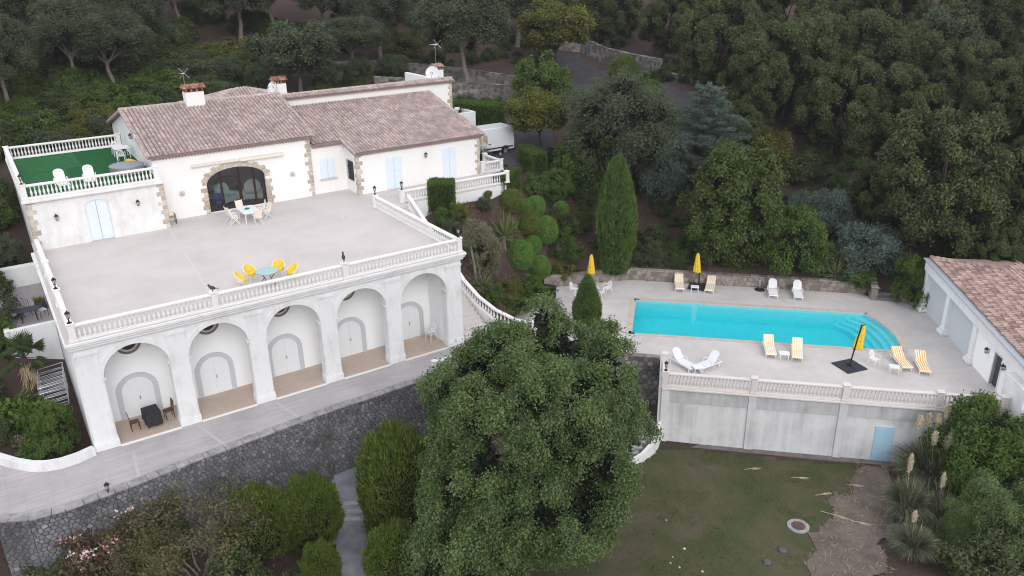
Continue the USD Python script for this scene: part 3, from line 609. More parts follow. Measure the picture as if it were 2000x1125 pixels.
mb = MB(); mb.box(.2, 7.45, 15.7, 27.9, GZ, GZ + .012); mb.build('green_carpet', 'turf_green', an)
mb = MB(); mb.box(.25, 4.0, 22.4, 27.85, GZ + .012, GZ + .018); mb.box(.3, 2.9, 15.8, 22.2, GZ + .012, GZ + .018); mb.build('green_carpet', 'turf_green_light', an, label='lighter faded strips of green carpet')
for x0, x1 in ((2.97, 3.61), (3.63, 4.27)):
    mb = MB(); mb.wall_u(arch_poly(3.62, .65, TZ + .02, 8.25, .29, 12).intersection(sbox(x0, 0, x1, 20)), 15.40, 15.46)
    for k in range(3): mb.bev(x0 + .08, x1 - .08, 15.385, 15.402, TZ + .15 + k * .72, TZ + .78 + k * .72, .01)
    mb.build('door_leaf', 'shutter_blue', an)
rg = np.random.default_rng(5)
def quoins(owner, u, v, z0, z1, du, dv, matn='stone_quoin', wide=.42):
    """Alternating corner stones: du, dv = +-1 the way each arm runs along the two faces."""
    z, k = z0, 0
    while z < z1 - .1:
        h = min(rg.uniform(.26, .36), z1 - z); a = wide * (1. if k % 2 else .6) * rg.uniform(.85, 1.15); b = wide * (.6 if k % 2 else 1.) * rg.uniform(.85, 1.15)
        m = MB(); x0, x1 = sorted((u - du * .035, u + du * a)); y0, y1 = sorted((v - dv * .035, v + dv * b))
        m.bev(x0, x1, y0, y1, z + .012, z + h - .012, .03); m.build('quoin_stone', matn, owner); z += h; k += 1
quoins(an, -.05, 15.3, TZ, GZ - .2, 1, 1)
ZB = GZ + .002
balustrade('roof_balustrade', 'white balustrade along the front of the green roof terrace, two white loungers behind it', HOUSE, [(.05, 15.35, ZB), (7.35, 15.35, ZB)], [(.0, 15.35, ZB), (7.35, 15.35, ZB)], h=.86)
balustrade('roof_balustrade', 'white balustrade along the left side of the green roof terrace', HOUSE, [(.0, 15.5, ZB), (.0, 28.1, ZB)], [(.0, 28.2, ZB)], h=.86)
balustrade('roof_balustrade', 'white balustrade along the back of the green roof terrace against the trees', HOUSE, [(.15, 28.2, ZB), (7.4, 28.2, ZB)], [(7.3, 28.2, ZB)], h=.86)

# ---------------------------------------------------------------- the house
ho = thing('villa', 'white villa with pinkish clay tile roofs and a wide arched glazed opening', 'house', HOUSE, (7.5, 17, TZ))
WC, WH = 12.66, 2.02
win = arch_poly(WC, WH, TZ + .02, 7.95, .98, 20)
mb = MB(); mb.wall_u(sbox(7.5, TZ, 18.1, 10.32).difference(win), 17.0, 17.4); mb.build('main_front_wall', 'plaster_cream', ho)
gable = Polygon([(17.4, TZ), (31.4, TZ), (31.4, 10.3), (24.3, 12.22), (17.4, 10.42)])
mb = MB(); mb.wall_v(gable, 7.5, 7.85); mb.wall_v(gable, 17.75, 18.1); mb.build('gable_wall', 'plaster_white', ho)
mb = MB(); mb.box(18.1, 20.75, 17.2, 17.5, TZ, 9.62); mb.build('recess_wall', 'plaster_cream', ho)
mb = MB(); mb.box(20.75, 31.1, 15.1, 15.45, TZ, 9.10); mb.build('wing_front_wall', 'plaster_cream', ho)
side = Polygon([(15.45, TZ - 1.5), (23.7, TZ - 1.5), (23.7, 11.1), (15.45, 9.12)])
mb = MB(); mb.wall_v(side, 30.8, 31.1); mb.wall_v(Polygon([(15.45, TZ), (17.2, TZ), (17.2, 9.55), (15.45, 9.12)]), 20.75, 21.05); mb.build('wing_side_wall', 'plaster_cream', ho)
mb = MB(); mb.box(18.12, 33.7, 23.7, 24.0, TZ - 1.5, 12.0); mb.box(33.4, 33.7, 24.0, 32.0, TZ - 1.5, 11.95); mb.build('upper_wall', 'plaster_cream', ho)
for args in ((7.5, 17.0, GZ + .9, 10.3, 1, 1), (7.62, 15.3, TZ, GZ - .1, -1, 1), (18.1, 17.0, TZ, 10.25, -1, 1), (20.75, 15.1, TZ, 9.05, 1, 1), (31.1, 15.1, TZ, 9.05, -1, 1), (33.7, 23.7, 9.2, 12.0, -1, 1)): quoins(ho, *args)
# stones round the arched window
n = 26; rgw = np.random.default_rng(8)
ol = [(WC - WH, z) for z in np.arange(TZ + .15, 7.9, .30)]
for k, (x, z) in enumerate(ol):
    for s in (-1, 1):
        a = (.45 if k % 2 else .30) * rgw.uniform(.85, 1.15); xx = WC + s * WH; m = MB(); m.bev(min(xx - s * .02, xx + s * a), max(xx - s * .02, xx + s * a), 16.95, 17.1, z - .14, z + .14, .03); m.build('surround_stone', 'stone_quoin', ho)
for k in range(19):
    t0, t1 = np.pi * (k + .05) / 19, np.pi * (k + .95) / 19; e = (.42 if k % 2 else .30) * rgw.uniform(.88, 1.12)
    pg = Polygon([(WC - (WH + q) * math.cos(t), 7.95 + (.98 + q * 1.0) * math.sin(t)) for q, t in ((-.02, t0), (e, t0), (e, (t0 + t1) / 2), (e, t1), (-.02, t1), (-.02, (t0 + t1) / 2))])
    m = MB(); m.wall_u(pg, 16.95, 17.1); m.build('surround_stone', 'stone_quoin', ho)
# glazing: four leaves
edges = [WC - WH, WC - 1.0, WC + .25, WC + 1.25, WC + WH]
for k in range(4):
    a, b = edges[k] + .012, edges[k + 1] - .012
    full = win.intersection(sbox(a, 0, b, 20)); hole = full.buffer(-.07, join_style=2)
    m = MB(); m.wall_u(full.difference(hole), 17.22 + .03 * (k % 2), 17.28 + .03 * (k % 2)); f_ = m.build('window_leaf', 'frame_brown', ho)
    m = MB(); m.wall_u(hole, 17.245 + .03 * (k % 2), 17.253 + .03 * (k % 2)); m.build('pane', 'glass_window', f_)
mb = MB(); mb.box(7.9, 17.7, 17.4, 23.2, TZ - .1, TZ + .01); mb.build('room_floor', 'dark_floor', ho)
mb = MB(); mb.box(7.9, 17.7, 23.2, 23.4, TZ, 10); mb.box(7.86, 7.9, 17.4, 23.2, TZ, 10); mb.box(17.7, 17.74, 17.4, 23.2, TZ, 10); mb.box(7.9, 17.7, 17.4, 23.2, 9.3, 9.35); mb.build('room_wall', 'room_wall', ho)
# awning cassette
mb = MB(); mb.bev(9.8, 13.0, 16.78, 17.0, 9.28, 9.46, .04); mb.bev(13.0, 16.1, 16.74, 17.0, 9.27, 9.47, .04); aw = mb.build('awning_box', 'awning_beige', ho)
mb = MB(); mb.bev(13.02, 16.05, 16.70, 16.745, 9.28, 9.42, .01); mb.build('awning_valance', 'cream_shell', aw)
# shutters and doors in pale blue
def leafs(u0, u1, z0, z1, v, rise=0., n=2):
    for k in range(n):
        a, b = u0 + (u1 - u0) * k / n + .012, u0 + (u1 - u0) * (k + 1) / n - .012
        pg = (arch_poly((u0 + u1) / 2, (u1 - u0) / 2, z0, z1 - rise, rise, 10) if rise else sbox(u0, z0, u1, z1)).intersection(sbox(a, 0, b, 30))
        m = MB(); m.wall_u(pg, v - .05, v + .02); nz = max(2, int((z1 - z0) / .6))
        for q in range(nz):
            h = (z1 - rise - z0) / nz; m.bev(a + .07, b - .07, v - .062, v - .04, z0 + q * h + .05, z0 + (q + 1) * h - .05, .008)
        m.build('shutter_leaf', 'shutter_blue', ho)
leafs(18.75, 19.9, 7.05, 8.55, 17.2); mb = MB(); mb.bev(18.65, 20.0, 17.05, 17.2, 6.93, 7.03, .02); mb.build('window_sill', 'trim_grey', ho)
leafs(23.0, 24.3, TZ + .02, 8.4, 15.1)
leafs(27.75, 28.95, TZ + .1, 8.45, 15.1, .2)
# barred window in the side of the wing
mb = MB(); mb.box(20.73, 20.76, 15.75, 16.75, 6.9, 8.3); bw = mb.build('barred_window', 'slate', ho)
mb = MB()
for k in range(6): mb.tube([(20.68, 15.75 + k * .2, 6.9), (20.68, 15.75 + k * .2, 8.3)], .016, 5)
for z in (6.9, 7.35, 7.85, 8.3): mb.tube([(20.68, 15.72, z), (20.68, 16.78, z)], .016, 5)
mb.build('window_grille', 'iron_black', bw)

def tile_roof(mb, poly, to, pitch=.265, exposure=.38, seed=1, wob=.008, lift=.0):
    """Rows of half round cover tiles over a polygon given in (along eave, up slope)."""
    import shapely
    rg = np.random.default_rng(seed); x0, y0, x1, y1 = poly.bounds
    cx = np.arange(x0 + pitch / 2, x1, pitch); cy = np.arange(y0, y1, exposure)
    X, Y = np.meshgrid(cx, cy); X, Y = X.ravel(), Y.ravel()
    ok = shapely.contains_xy(poly, X, Y + exposure * .5); X, Y = X[ok], Y[ok]
    X = X + rg.normal(0, wob, len(X)); Yj = Y + rg.normal(0, wob * 2, len(Y))
    th = np.linspace(0, np.pi, 6); r0, r1 = pitch * .44, pitch * .36
    n = len(X); V = np.zeros((n, 2, 6, 3))
    for k, (r, dy, h) in enumerate(((r0, -.03, .045), (r1, exposure + .03, .012))):
        V[:, k, :, 0] = X[:, None] - r * np.cos(th); V[:, k, :, 1] = (Yj + dy)[:, None]; V[:, k, :, 2] = lift + h + r * .85 * np.sin(th)
    F = np.array([(i, i + 1, 6 + i + 1, 6 + i) for i in range(5)]); F = np.vstack([F[:, [0, 1, 2]], F[:, [0, 2, 3]], [(0, 5, 4), (0, 4, 3), (0, 3, 2), (0, 2, 1)]])
    v = V.reshape(-1, 3); f = (F[None] + (np.arange(n) * 12)[:, None, None]).reshape(-1, 3)
    mb.add(np.stack(to(v[:, 0], v[:, 1], v[:, 2]), 1), f)
def roof(owner, name, poly, to, m_tile='roof_tile', seed=1, pitch=.265, thick=.14):
    mb = MB(); mb.prism(poly, thick, lambda x, y, z: to(x, y, z - thick)); r = mb.build(name, 'roof_bed', owner)
    mb = MB(); tile_roof(mb, poly, to, pitch, seed=seed); mb.build('roof_tile', m_tile, r, kind='stuff'); return r
def eave(owner, u0, u1, v, z):
    """Two corbelled courses of half round tiles under the eave."""
    mb = MB()
    for row in range(2):
        for u in np.arange(u0 + .1, u1 - .05, .2):
            mb.tube([(u + row * .1, v - .20 + row * .10, z - .06 - row * .11), (u + row * .1, v + .02, z - .06 - row * .11)], .075, 6)
    mb.bev(u0, u1, v - .12, v, z - .02, z + .02, .01)
    mb.build('eave_course', 'roof_tile', owner, kind='stuff')
s1 = (12.35 - 10.38) / (24.3 - 16.62); c1 = math.hypot(1, s1)
r_main = roof(ho, 'main_roof', Polygon([(7.2, 0), (18.3, 0), (18.62, 7.68 * c1), (7.2, 7.68 * c1)]), lambda x, y, z: (x, 16.62 + y / c1 - z * s1 / c1, 10.38 + y * s1 / c1 + z / c1), seed=1)
roof(ho, 'rear_roof', Polygon([(7.2, 0), (18.2, 0), (18.2, 7.4 * c1), (7.2, 7.4 * c1)]), lambda x, y, z: (x, 32.0 - y / c1 + z * s1 / c1, 10.38 + y * s1 / c1 + z / c1), seed=2)
s2 = .254; c2 = math.hypot(1, s2)
r_wing = roof(ho, 'wing_roof', Polygon([(18.3, 2.05 * c2), (20.45, 2.05 * c2), (20.45, 0), (31.35, 0), (31.35, 8.9 * c2), (18.75, 8.9 * c2)]), lambda x, y, z: (x, 14.78 + y / c2 - z * s2 / c2, 9.12 + y * s2 / c2 + z / c2), seed=3)
r_up = roof(ho, 'upper_roof', Polygon([(18.5, 0), (33.95, 0), (33.95, .62), (18.5, .62)]), lambda x, y, z: (x, 23.45 + y / c2 - z * s2 / c2, 12.05 + y * s2 / c2 + z / c2), seed=4)
roof(ho, 'upper_rear_roof', Polygon([(18.5, 0), (33.95, 0), (33.95, 8.3), (18.5, 8.3)]), lambda x, y, z: (x, 32.1 - y / c2 + z * s2 / c2, 10.1 + y * s2 / c2 + z / c2), seed=5)
mb = MB()
for a, b, rr in (((7.2, 24.3, 12.40), (18.6, 24.3, 12.40), .13), ((18.5, 24.06, 12.25), (33.95, 24.06, 12.25), .12)):
    a, b = np.array(a), np.array(b); k = int(np.linalg.norm(b - a) / .4)
    for i in range(k): mb.tube([a + (b - a) * i / k, a + (b - a) * (i + 1.08) / k], [rr, rr * .82], 8)
mb.build('ridge_tile', 'roof_tile', r_main, kind='stuff')
mb = MB()
for a, b in (((7.2, 16.55, 10.42), (7.2, 24.3, 12.42)), ((18.34, 16.55, 10.42), (18.66, 24.3, 12.42)), ((31.35, 14.7, 9.16), (31.35, 23.6, 11.42)), ((20.48, 14.7, 9.16), (20.48, 16.75, 9.68))):
    a, b = np.array(a), np.array(b); k = int(np.linalg.norm(b - a) / .38)
    for i in range(k): mb.tube([a + (b - a) * i / k, a + (b - a) * (i + 1.08) / k], [.105, .085], 7)
mb.build('verge_tile', 'roof_tile', r_main, kind='stuff')
eave(ho, 7.4, 18.15, 17.0, 10.30); eave(ho, 18.2, 20.5, 17.2, 9.58); eave(ho, 20.6, 31.2, 15.1, 9.06)
# hipped roof behind
HX0, HX1, HY0, HY1, HZ, HT = 13.3, 23.3, 29.0, 37.0, 10.45, 11.9
hx = (HX0 + HX1) / 2; hs = (HT - HZ) / ((HY1 - HY0) / 2); hc = math.hypot(1, hs); hw_ = (HX1 - HX0) / 2; hd = (HY1 - HY0) / 2; hs2 = (HT - HZ) / hw_; hc2 = math.hypot(1, hs2)
roof(ho, 'hip_roof', Polygon([(HX0, 0), (HX1, 0), (hx + .2, hd * hc), (hx - .2, hd * hc)]), lambda x, y, z: (x, HY0 + y / hc - z * hs / hc, HZ + y * hs / hc + z / hc), seed=11)
roof(ho, 'hip_roof', Polygon([(HY0, 0), (HY1, 0), (HY0 + hd, hw_ * hc2)]), lambda x, y, z: (HX0 + y / hc2 - z * hs2 / hc2, x, HZ + y * hs2 / hc2 + z / hc2), seed=12)
roof(ho, 'hip_roof', Polygon([(HY0, 0), (HY1, 0), (HY0 + hd, hw_ * hc2)]), lambda x, y, z: (HX1 - y / hc2 + z * hs2 / hc2, x, HZ + y * hs2 / hc2 + z / hc2), seed=13)
mb = MB(); mb.box(HX0 + .4, HX1 - .4, HY0 + .3, HY1 - .3, 6.5, HZ); mb.build('rear_wall', 'plaster_cream', ho)
def chimney(u, v, z0, z1, w, d, tilem):
    m = MB(); m.bev(u - w / 2, u + w / 2, v - d / 2, v + d / 2, z0, z1 - .25, .02); c = m.build('chimney', 'plaster_cream', ho)
    m = MB()
    for x in (-1, -.33, .33, 1):
        for y in (-1, 1): m.bev(u + x * (w / 2 - .08) - .06, u + x * (w / 2 - .08) + .06, v + y * (d / 2 - .07) - .06, v + y * (d / 2 - .07) + .06, z1 - .25, z1, .01)
    m.build('vent_brick', tilem, c)
    m = MB(); m.box(u - w / 2 + .08, u + w / 2 - .08, v - d / 2 + .15, v + d / 2 - .15, z1 - .25, z1 - .02); m.build('vent_core', 'slate', c)
    m = MB(); s = .42; cc = math.hypot(1, s); hw = d / 2 + .12
    for sg in (-1, 1):
        tile_roof(m, sbox(u - w / 2 - .12, 0, u + w / 2 + .12, hw * cc), lambda x, y, z, sg=sg: (x, v + sg * (hw - y / cc + z * s / cc), z1 + y * s / cc + z / cc), .2, .3, seed=int(u))
    m.add([(u - w / 2 - .1, v - hw, z1), (u + w / 2 + .1, v - hw, z1), (u + w / 2 + .1, v + hw, z1), (u - w / 2 - .1, v + hw, z1), (u - w / 2 - .1, v, z1 + hw * s), (u + w / 2 + .1, v, z1 + hw * s)], [(0, 1, 5), (0, 5, 4), (2, 3, 4), (2, 4, 5), (0, 4, 3), (1, 2, 5), (0, 3, 2), (0, 2, 1)])
    m.build('chimney_tile', tilem, c, kind='stuff')
chimney(12.3, 24.0, 11.8, 13.45, 1.30, .95, 'roof_tile_red'); chimney(19.2, 25.6, 11.4, 13.2, .95, .7, 'roof_tile_red'); chimney(33.25, 25.3, 11.4, 13.1, .85, .7, 'roof_tile_mix')
# ---------------------------------------------------------------- pool terrace
PP = Polygon([(-2.3, 7.2), (14.65, 7.2), (14.86, 8.2), (14.82, 9.4), (14.58, 10.7), (14.15, 11.9), (13.55, 12.93), (-2.3, 12.93)])
DECK = Polygon([(-.02, .04), (18.9, .04), (18.9, 2), (18.4, 8), (17.8, 14.3), (16.6, 15.3), (14.6, 15.5), (14.3, 16.75), (-3.0, 16.95), (-5.2, 16.0), (-9.4, 14.1), (-10.6, 11.5), (-10.4, 6), (-8, 3.9), (-.02, 3.9)])
cop = PP.buffer(.40, join_style=2)
dk = thing('pool_terrace', None, None, POOL, kind='structure')
mb = MB(); mb.flat(DECK.difference(cop), -.3, 0); mb.build('paving_sheet', 'deck_paving', dk)
po = thing('swimming_pool', 'long turquoise swimming pool with curved steps at its right end and a tan stone rim', 'swimming pool', POOL, (6, 10, -.1))
mb = MB(); mb.flat(PP.buffer(.25), -1.55, -1.35)
mb.flat(PP.buffer(.3, join_style=2).difference(PP), -1.35, -.03); mb.build('basin', 'pool_shell', po)
for k in range(4):
    cut = Polygon([(x - .42 * (k + 1) - (.25 if y > 12 else 0), y) for x, y in [(14.65, 7.0), (14.86, 8.2), (14.82, 9.4), (14.58, 10.7), (14.15, 11.9), (13.35, 13.1)]] + [(-9, 13.1), (-9, 7.0)])
    mb = MB(); mb.flat(PP.difference(cut).buffer(.01), -1.35, -.34 - .22 * k); mb.build('pool_step', 'pool_shell', po)
ring = cop.difference(PP.buffer(-.03, join_style=2))
per = PP.buffer(.2, join_style=2).exterior; L = per.length; nseg = int(L / .62)
for i in range(nseg):
    a, b = per.interpolate(i * L / nseg), per.interpolate((i + 1) * L / nseg); dx, dy = b.x - a.x, b.y - a.y; l = math.hypot(dx, dy) or 1
    nx, ny = -dy / l * .42, dx / l * .42; ex, ey = dx / l * .02, dy / l * .02
    # pieces meet along lines square to the edge
    q = Polygon([(a.x + nx, a.y + ny), (b.x + nx, b.y + ny), (b.x - nx, b.y - ny), (a.x - nx, a.y - ny)]).buffer(.03, join_style=2).intersection(ring).buffer(-.034, join_style=2)
    if not q.is_empty:
        mb = MB(); mb.flat(q, -.05, .012); mb.build('coping_stone', 'coping_tan', po)
mb = MB(); mb.flat(ring, -.06, -.004); mb.build('coping_bed', 'coping_tan', po)
mb = MB(); mb.flat(PP.buffer(-.004), -1.345, -.12); w_ = mb.build('pool_water', 'pool_water', None); w_.prim.SetCustomDataByKey('kind', 'structure')
x_ = UsdGeom.Xformable(w_.prim); x_.AddTranslateOp().Set(Gf.Vec3d(*POOL.o)); x_.AddRotateZOp().Set(math.degrees(POOL.a))

wl = thing('pool_wall', 'tall pale weathered painted wall carrying the front of the pool terrace above the lawn', 'wall', POOL, (9, .1, -3.7))
mb = MB(); mb.box(-.02, 18.7, .03, .35, -4.2, -.95); mb.build('lower_wall', 'deck_wall_paint', wl)
mb = MB(); mb.box(-.02, 18.7, .0, .35, -.94, -.08); mb.build('upper_band', 'deck_wall_top', wl)
mb = MB(); mb.bev(-.12, 18.75, -.1, .36, -.10, .015, .02); mb.build('coping', 'trim_pink', wl)
for u in (.1, 5.05, 10.03, 14.92):
    mb = MB(); mb.box(u - .22, u + .22, -.05, .02, -4.2, -.1); mb.build('wall_pier', 'deck_wall_paint', wl)
mb = MB(); mb.box(-.05, 18.7, -.38, .03, -4.2, -3.67); mb.build('foot_slab', 'foot_earth', wl)
mb = MB(); mb.bev(11.90, 12.92, -.03, .035, -3.66, -1.40, .01); dd = mb.build('door', 'door_blue', wl)
mb = MB(); mb.bev(11.97, 12.38, -.037, -.025, -3.5, -1.5, .005); mb.bev(12.43, 12.85, -.037, -.025, -3.5, -1.5, .005); mb.build('door_panel', 'door_blue', dd)
mb = MB(); mb.box(-.3, -.03, .05, 3.9, -3.8, -.02); mb.build('return_wall', 'deck_wall_paint', wl)
balustrade('pool_balustrade', 'pinkish white balustrade on top of the tall wall along the front of the pool terrace', POOL, [(.0, .14, .02), (18.15, .14, .02)], [(u, .14, .02) for u in (.05, 5.05, 10.03, 14.92, 18.15)], .20, 'trim_pink', .92, posth=1.05, postw=.34)
t = thing('gate_post', 'tall pale stone post at the left end of the pool balustrade', 'post', POOL, (-.05, 2.3, 0)); post(t, (-.05, 2.3, 0), .34, 1.15, 'trim_pink')
m = MB(); run_box(m, (-.05, .3, 0), (-.05, 2.15, 0), .2, 0, .55); m.build('low_wall', 'trim_pink', t)
t = thing('stone_wall', 'grey stone wall under the pool terrace to the right of the big oak', 'stone wall', POOL, (-5, 3.9, -3))
stone_wall(t, [(-9, 3.80), (-.3, 3.80)], -.02, -4.0, .42, 'stone_tan2', 'mortar_dark', 21, .3, 40, True, right=True, near=(-2, 3.9, -1))
t = thing('stone_wall', 'low tan stone wall along the back edge of the pool terrace', 'stone wall', POOL, (5, 16.8, 0))
stone_wall(t, [(-9.3, 14.0), (-5.2, 15.95), (-3.0, 16.8), (14.35, 16.55)], .82, -.3, .42, 'stone_tan', 'mortar_tan', 22, .4, 150, True, right=True, near=(6, 16.6, .4))
t = thing('stone_wall', 'short tan stone wall between the garden steps and the pool house', 'stone wall', POOL, (17, 15, 0))
stone_wall(t, [(16.45, 17.3), (16.4, 15.5), (17.75, 14.35)], .8, -.3, .4, 'stone_tan', 'mortar_tan', 23, .35, 40, True, right=True)
t = thing('stone_wall', 'short tan stone wall on the left side of the garden steps by the pool', 'stone wall', POOL, (14.5, 16.5, 0))
stone_wall(t, [(14.85, 15.4), (14.85, 18.8)], lambda r: .85 + r * .28, -.3, .4, 'stone_tan', 'mortar_tan', 24, .4, 20, True, right=True)
t = thing('garden_steps', 'grey stone garden steps going up behind the right end of the pool', 'stairs', POOL, (15.6, 15.6, 0))
for k in range(6): mb = MB(); mb.bev(14.87, 16.42, 15.5 + k * .5, 16.15 + k * .5, -.2, .17 * (k + 1), .03); mb.build('step', 'rock_grey', t)
mb = MB(); mb.flat(Polygon([(14.9, 18.4), (16.4, 18.4), (14.6, 21), (11.5, 22.5), (11.2, 21.6), (13.8, 20.2)]), .6, 1.03); mb.build('path_top', 'concrete', t)
# steps from the lawn up beside the wall
t = thing('lawn_steps', 'curved concrete steps with white sloping side walls at the left end of the pool wall', 'stairs', POOL, (-1, -1.5, -4.5))
for k in range(6):
    mb = MB(); mb.bev(-1.55 - .14 * (5 - k), -.35 - .22 * (5 - k), -2.4 + k * .36, -2.4 + (k + 1.15) * .36, -4.2, -3.55 + .17 * k, .02); mb.build('step', 'concrete', t)
def ribbon_wall(owner, pts, h, w, m_, base=-4.3):
    mb = MB()
    for (a0, a1, az), (b0, b1, bz) in zip(pts[:-1], pts[1:]):
        d = np.array([b0 - a0, b1 - a1]); d /= np.linalg.norm(d); nn = np.array([-d[1], d[0]]) * w / 2
        q = [(a0 + nn[0], a1 + nn[1], az), (b0 + nn[0], b1 + nn[1], bz), (b0 - nn[0], b1 - nn[1], bz), (a0 - nn[0], a1 - nn[1], az)]
        mb.add([(x, y, base) for x, y, z in q] + [(x, y, z + h) for x, y, z in q], [(0, 3, 2, 1), (4, 5, 6, 7), (0, 1, 5, 4), (1, 2, 6, 5), (2, 3, 7, 6), (3, 0, 4, 7)])
    return mb.build('side_wall', m_, owner)
ribbon_wall(t, [(-.12, -.1, -2.75), (-.22, -.8, -2.95), (-.5, -1.6, -3.3), (-1.0, -2.3, -3.6), (-1.7, -2.9, -3.85)], .5, .2, 'plaster_annex')
ribbon_wall(t, [(-1.65, -.1, -3.0), (-1.75, -.8, -3.2), (-2.0, -1.5, -3.5)], .3, .16, 'plaster_annex')
mb = MB(); mb.flat(Polygon([(-1.7, -.3), (-.2, -.3), (-.2, .1), (-2.5, 3.5), (-6, 3.5), (-3, .5)]), -3.1, -2.62); mb.build('landing', 'concrete', t)
mb = MB(); mb.flat(LineString([(.1, -1.0), (-.3, -2.0), (-1.0, -3.0), (-2.2, -3.7)]).buffer(.36), -4.1, -3.66); mb.build('curved_border', 'concrete', t)

# ---------------------------------------------------------------- pool house
ph = thing('pool_house', 'white pool house with pale infilled bays and a mottled clay tile roof', 'pool house', BATH, (5, 0, 0))
zb = lambda s: 2.35 + .052 * s
zt = lambda s: 2.98 + .058 * s
S0, S1 = -3.0, 12.4
mb = MB(); mb.wall_u(Polygon([(S0, 0), (.7, 0), (.7, 2.02), (1.55, 2.02), (1.55, 0), (4.0, 0), (4.0, zb(4)), (S0, zb(S0))]), -.25, 0); mb.build('front_wall', 'plaster_niche', ph)
mb = MB(); mb.wall_u(Polygon([(S0, zb(S0) - .02), (S1, zb(S1) - .02), (S1, zt(S1)), (S0, zt(S0))]), -.2, .18); mb.build('fascia', 'plaster_white', ph)
for a, b in ((4.5, 8.0), (8.6, 11.8)):
    mb = MB(); mb.wall_u(Polygon([(a - .5, 0), (b + .5, 0), (b + .5, zb(b + .5)), (a - .5, zb(a - .5))]), -.3, -.16); mb.build('bay_panel', 'bay_panel', ph)
for s in (4.2, 8.3, 12.1):
    mb = MB(); mb.bev(s - .26, s + .26, -.28, .12, .3, zb(s) - .02, .03); mb.bev(s - .42, s + .42, -.28, .3, -.02, .3, .08); mb.bev(s - .36, s + .36, -.28, .2, .28, .42, .06); mb.build('pier', 'plaster_white', ph)
mb = MB(); mb.box(.74, 1.51, -.22, -.14, 0, 2.0); d = mb.build('door', 'slate', ph)
mb = MB(); mb.bev(1.55, 1.66, -.24, .04, 0, 2.1, .02); mb.bev(.6, .7, -.24, .04, 0, 2.1, .02); mb.bev(.6, 1.66, -.24, .04, 2.03, 2.12, .02); mb.build('door_frame', 'plaster_white', ph)
mb = MB(); mb.wall_u(Polygon([(S0, zt(S0) + .002), (S1 + .15, zt(S1) + .002), (S1 + .15, zt(S1) + .07), (S0, zt(S0) + .07)]), -.5, .30); mb.build('gutter', 'coping_lead', ph)
mb = MB(); mb.wall_v(Polygon([(-.2, 0), (-4.2, 0), (-4.2, 3.4), (-.2, 3.6)]), 12.1, 12.35); mb.wall_v(Polygon([(-.25, 0), (-4.2, 0), (-4.2, 2.7), (-.25, 2.7)]), S0, S0 + .25); mb.box(S0, S1 - .05, -4.4, -4.15, -1, 2.9); mb.build('side_wall', 'plaster_white', ph)
sl = .16
roof(ph, 'tile_roof', Polygon([(S0, 0), (12.5, 0), (9.2, 3.35), (S0, 3.4)]), lambda x, y, z: (x, -.12 - y, zt(x) + .10 + y * sl + z), 'roof_tile_mix', seed=7, pitch=.26)
rz = lambda x: zt(x) + .10 + 3.4 * sl
roof(ph, 'rear_roof', Polygon([(S0, 0), (9.3, 0), (12.2, 2.4), (S0, 2.4)]), lambda x, y, z: (x, -3.5 - y, rz(x) - .02 - y * .24 + z), 'roof_tile_mix', seed=9, pitch=.26)
mb = MB(); mb.add([(12.5, -.12, zt(12.5) + .09), (9.25, -3.45, rz(9.25) - .05), (12.3, -5.9, rz(12.2) - .60)], [(0, 1, 2)]); mb.build('hip_end', 'roof_tile_mix', ph)
mb = MB()
for a_, b_ in (((12.5, -.12, zt(12.5) + .14), (9.25, -3.42, rz(9.25) + .06)), ((9.25, -3.46, rz(9.25) + .06), (S0, -3.5, rz(S0) + .06))):
    a_, b_ = np.array(a_), np.array(b_); k = int(np.linalg.norm(b_ - a_) / .38)
    for i in range(k): mb.tube([a_ + (b_ - a_) * i / k, a_ + (b_ - a_) * (i + 1.08) / k], [.15, .12], 8)
mb.build('ridge_tile', 'roof_tile_mix', ph, kind='stuff')
mb = MB(); mb.bev(S0, -.75, .02, .5, -1.0, 2.0, .03); mb.build('end_buttress', 'plaster_white', ph)
# ---------------------------------------------------------------- left side of the house: patio, low curved wall
pa = thing('patio', 'small sunken patio with low white walls at the left foot of the arcaded building', 'patio', HOUSE, (-1.3, 14, 3))
mb = MB(); mb.flat(Polygon([(-2.5, 10.3), (-.22, 10.3), (-.22, 18.6), (-2.5, 18.6)]), 2.6, 3.0); mb.build('patio_floor', 'patio_floor', pa)
mb = MB(); mb.bev(-2.6, -.22, 10.1, 10.42, 0, 3.32, .02); mb.bev(-2.72, -2.42, 10.1, 18.5, .5, 3.34, .02); mb.build('parapet', 'plaster_white', pa)
mb = MB(); mb.bev(-4.2, -.22, 18.3, 18.8, 2, 4.3, .03); mb.bev(-2.72, -2.3, 16.5, 18.5, 2, 3.6, .03); mb.build('back_wall', 'plaster_white', pa)
cw = thing('curved_wall', 'low curved white garden wall at the left end of the driveway', 'wall', HOUSE, (-2.5, .2, 0))
arc = [(-.25, .12), (-1.0, -.12), (-1.7, -.16), (-2.3, .0), (-2.9, .4), (-3.5, 1.1), (-4.3, 2.3), (-5.2, 3.9), (-6.2, 5.6)]
mb = MB(); mb.flat(LineString(arc).buffer(.17, cap_style=2, join_style=1), -.5, .42); mb.build('wall', 'plaster_white', cw)
t = thing('garden_wall', 'white parapet wall behind the right wing beside the parked van', 'wall', HOUSE, (35, 26, 6))
mb = MB(); mb.bev(33.72, 37.2, 25.6, 25.85, 5.5, 8.75, .02); mb.bev(36.95, 37.2, 25.85, 31, 5.5, 8.75, .02); mb.build('wall', 'plaster_white', t)
mb = MB(); mb.lathe([(.16, 8.75), (.1, 8.8), (.12, 8.95), (.25, 9.1), (.28, 9.25), (.18, 9.3)], (35.3, 25.72, 0), 10); mb.build('urn', 'trim_white', t)
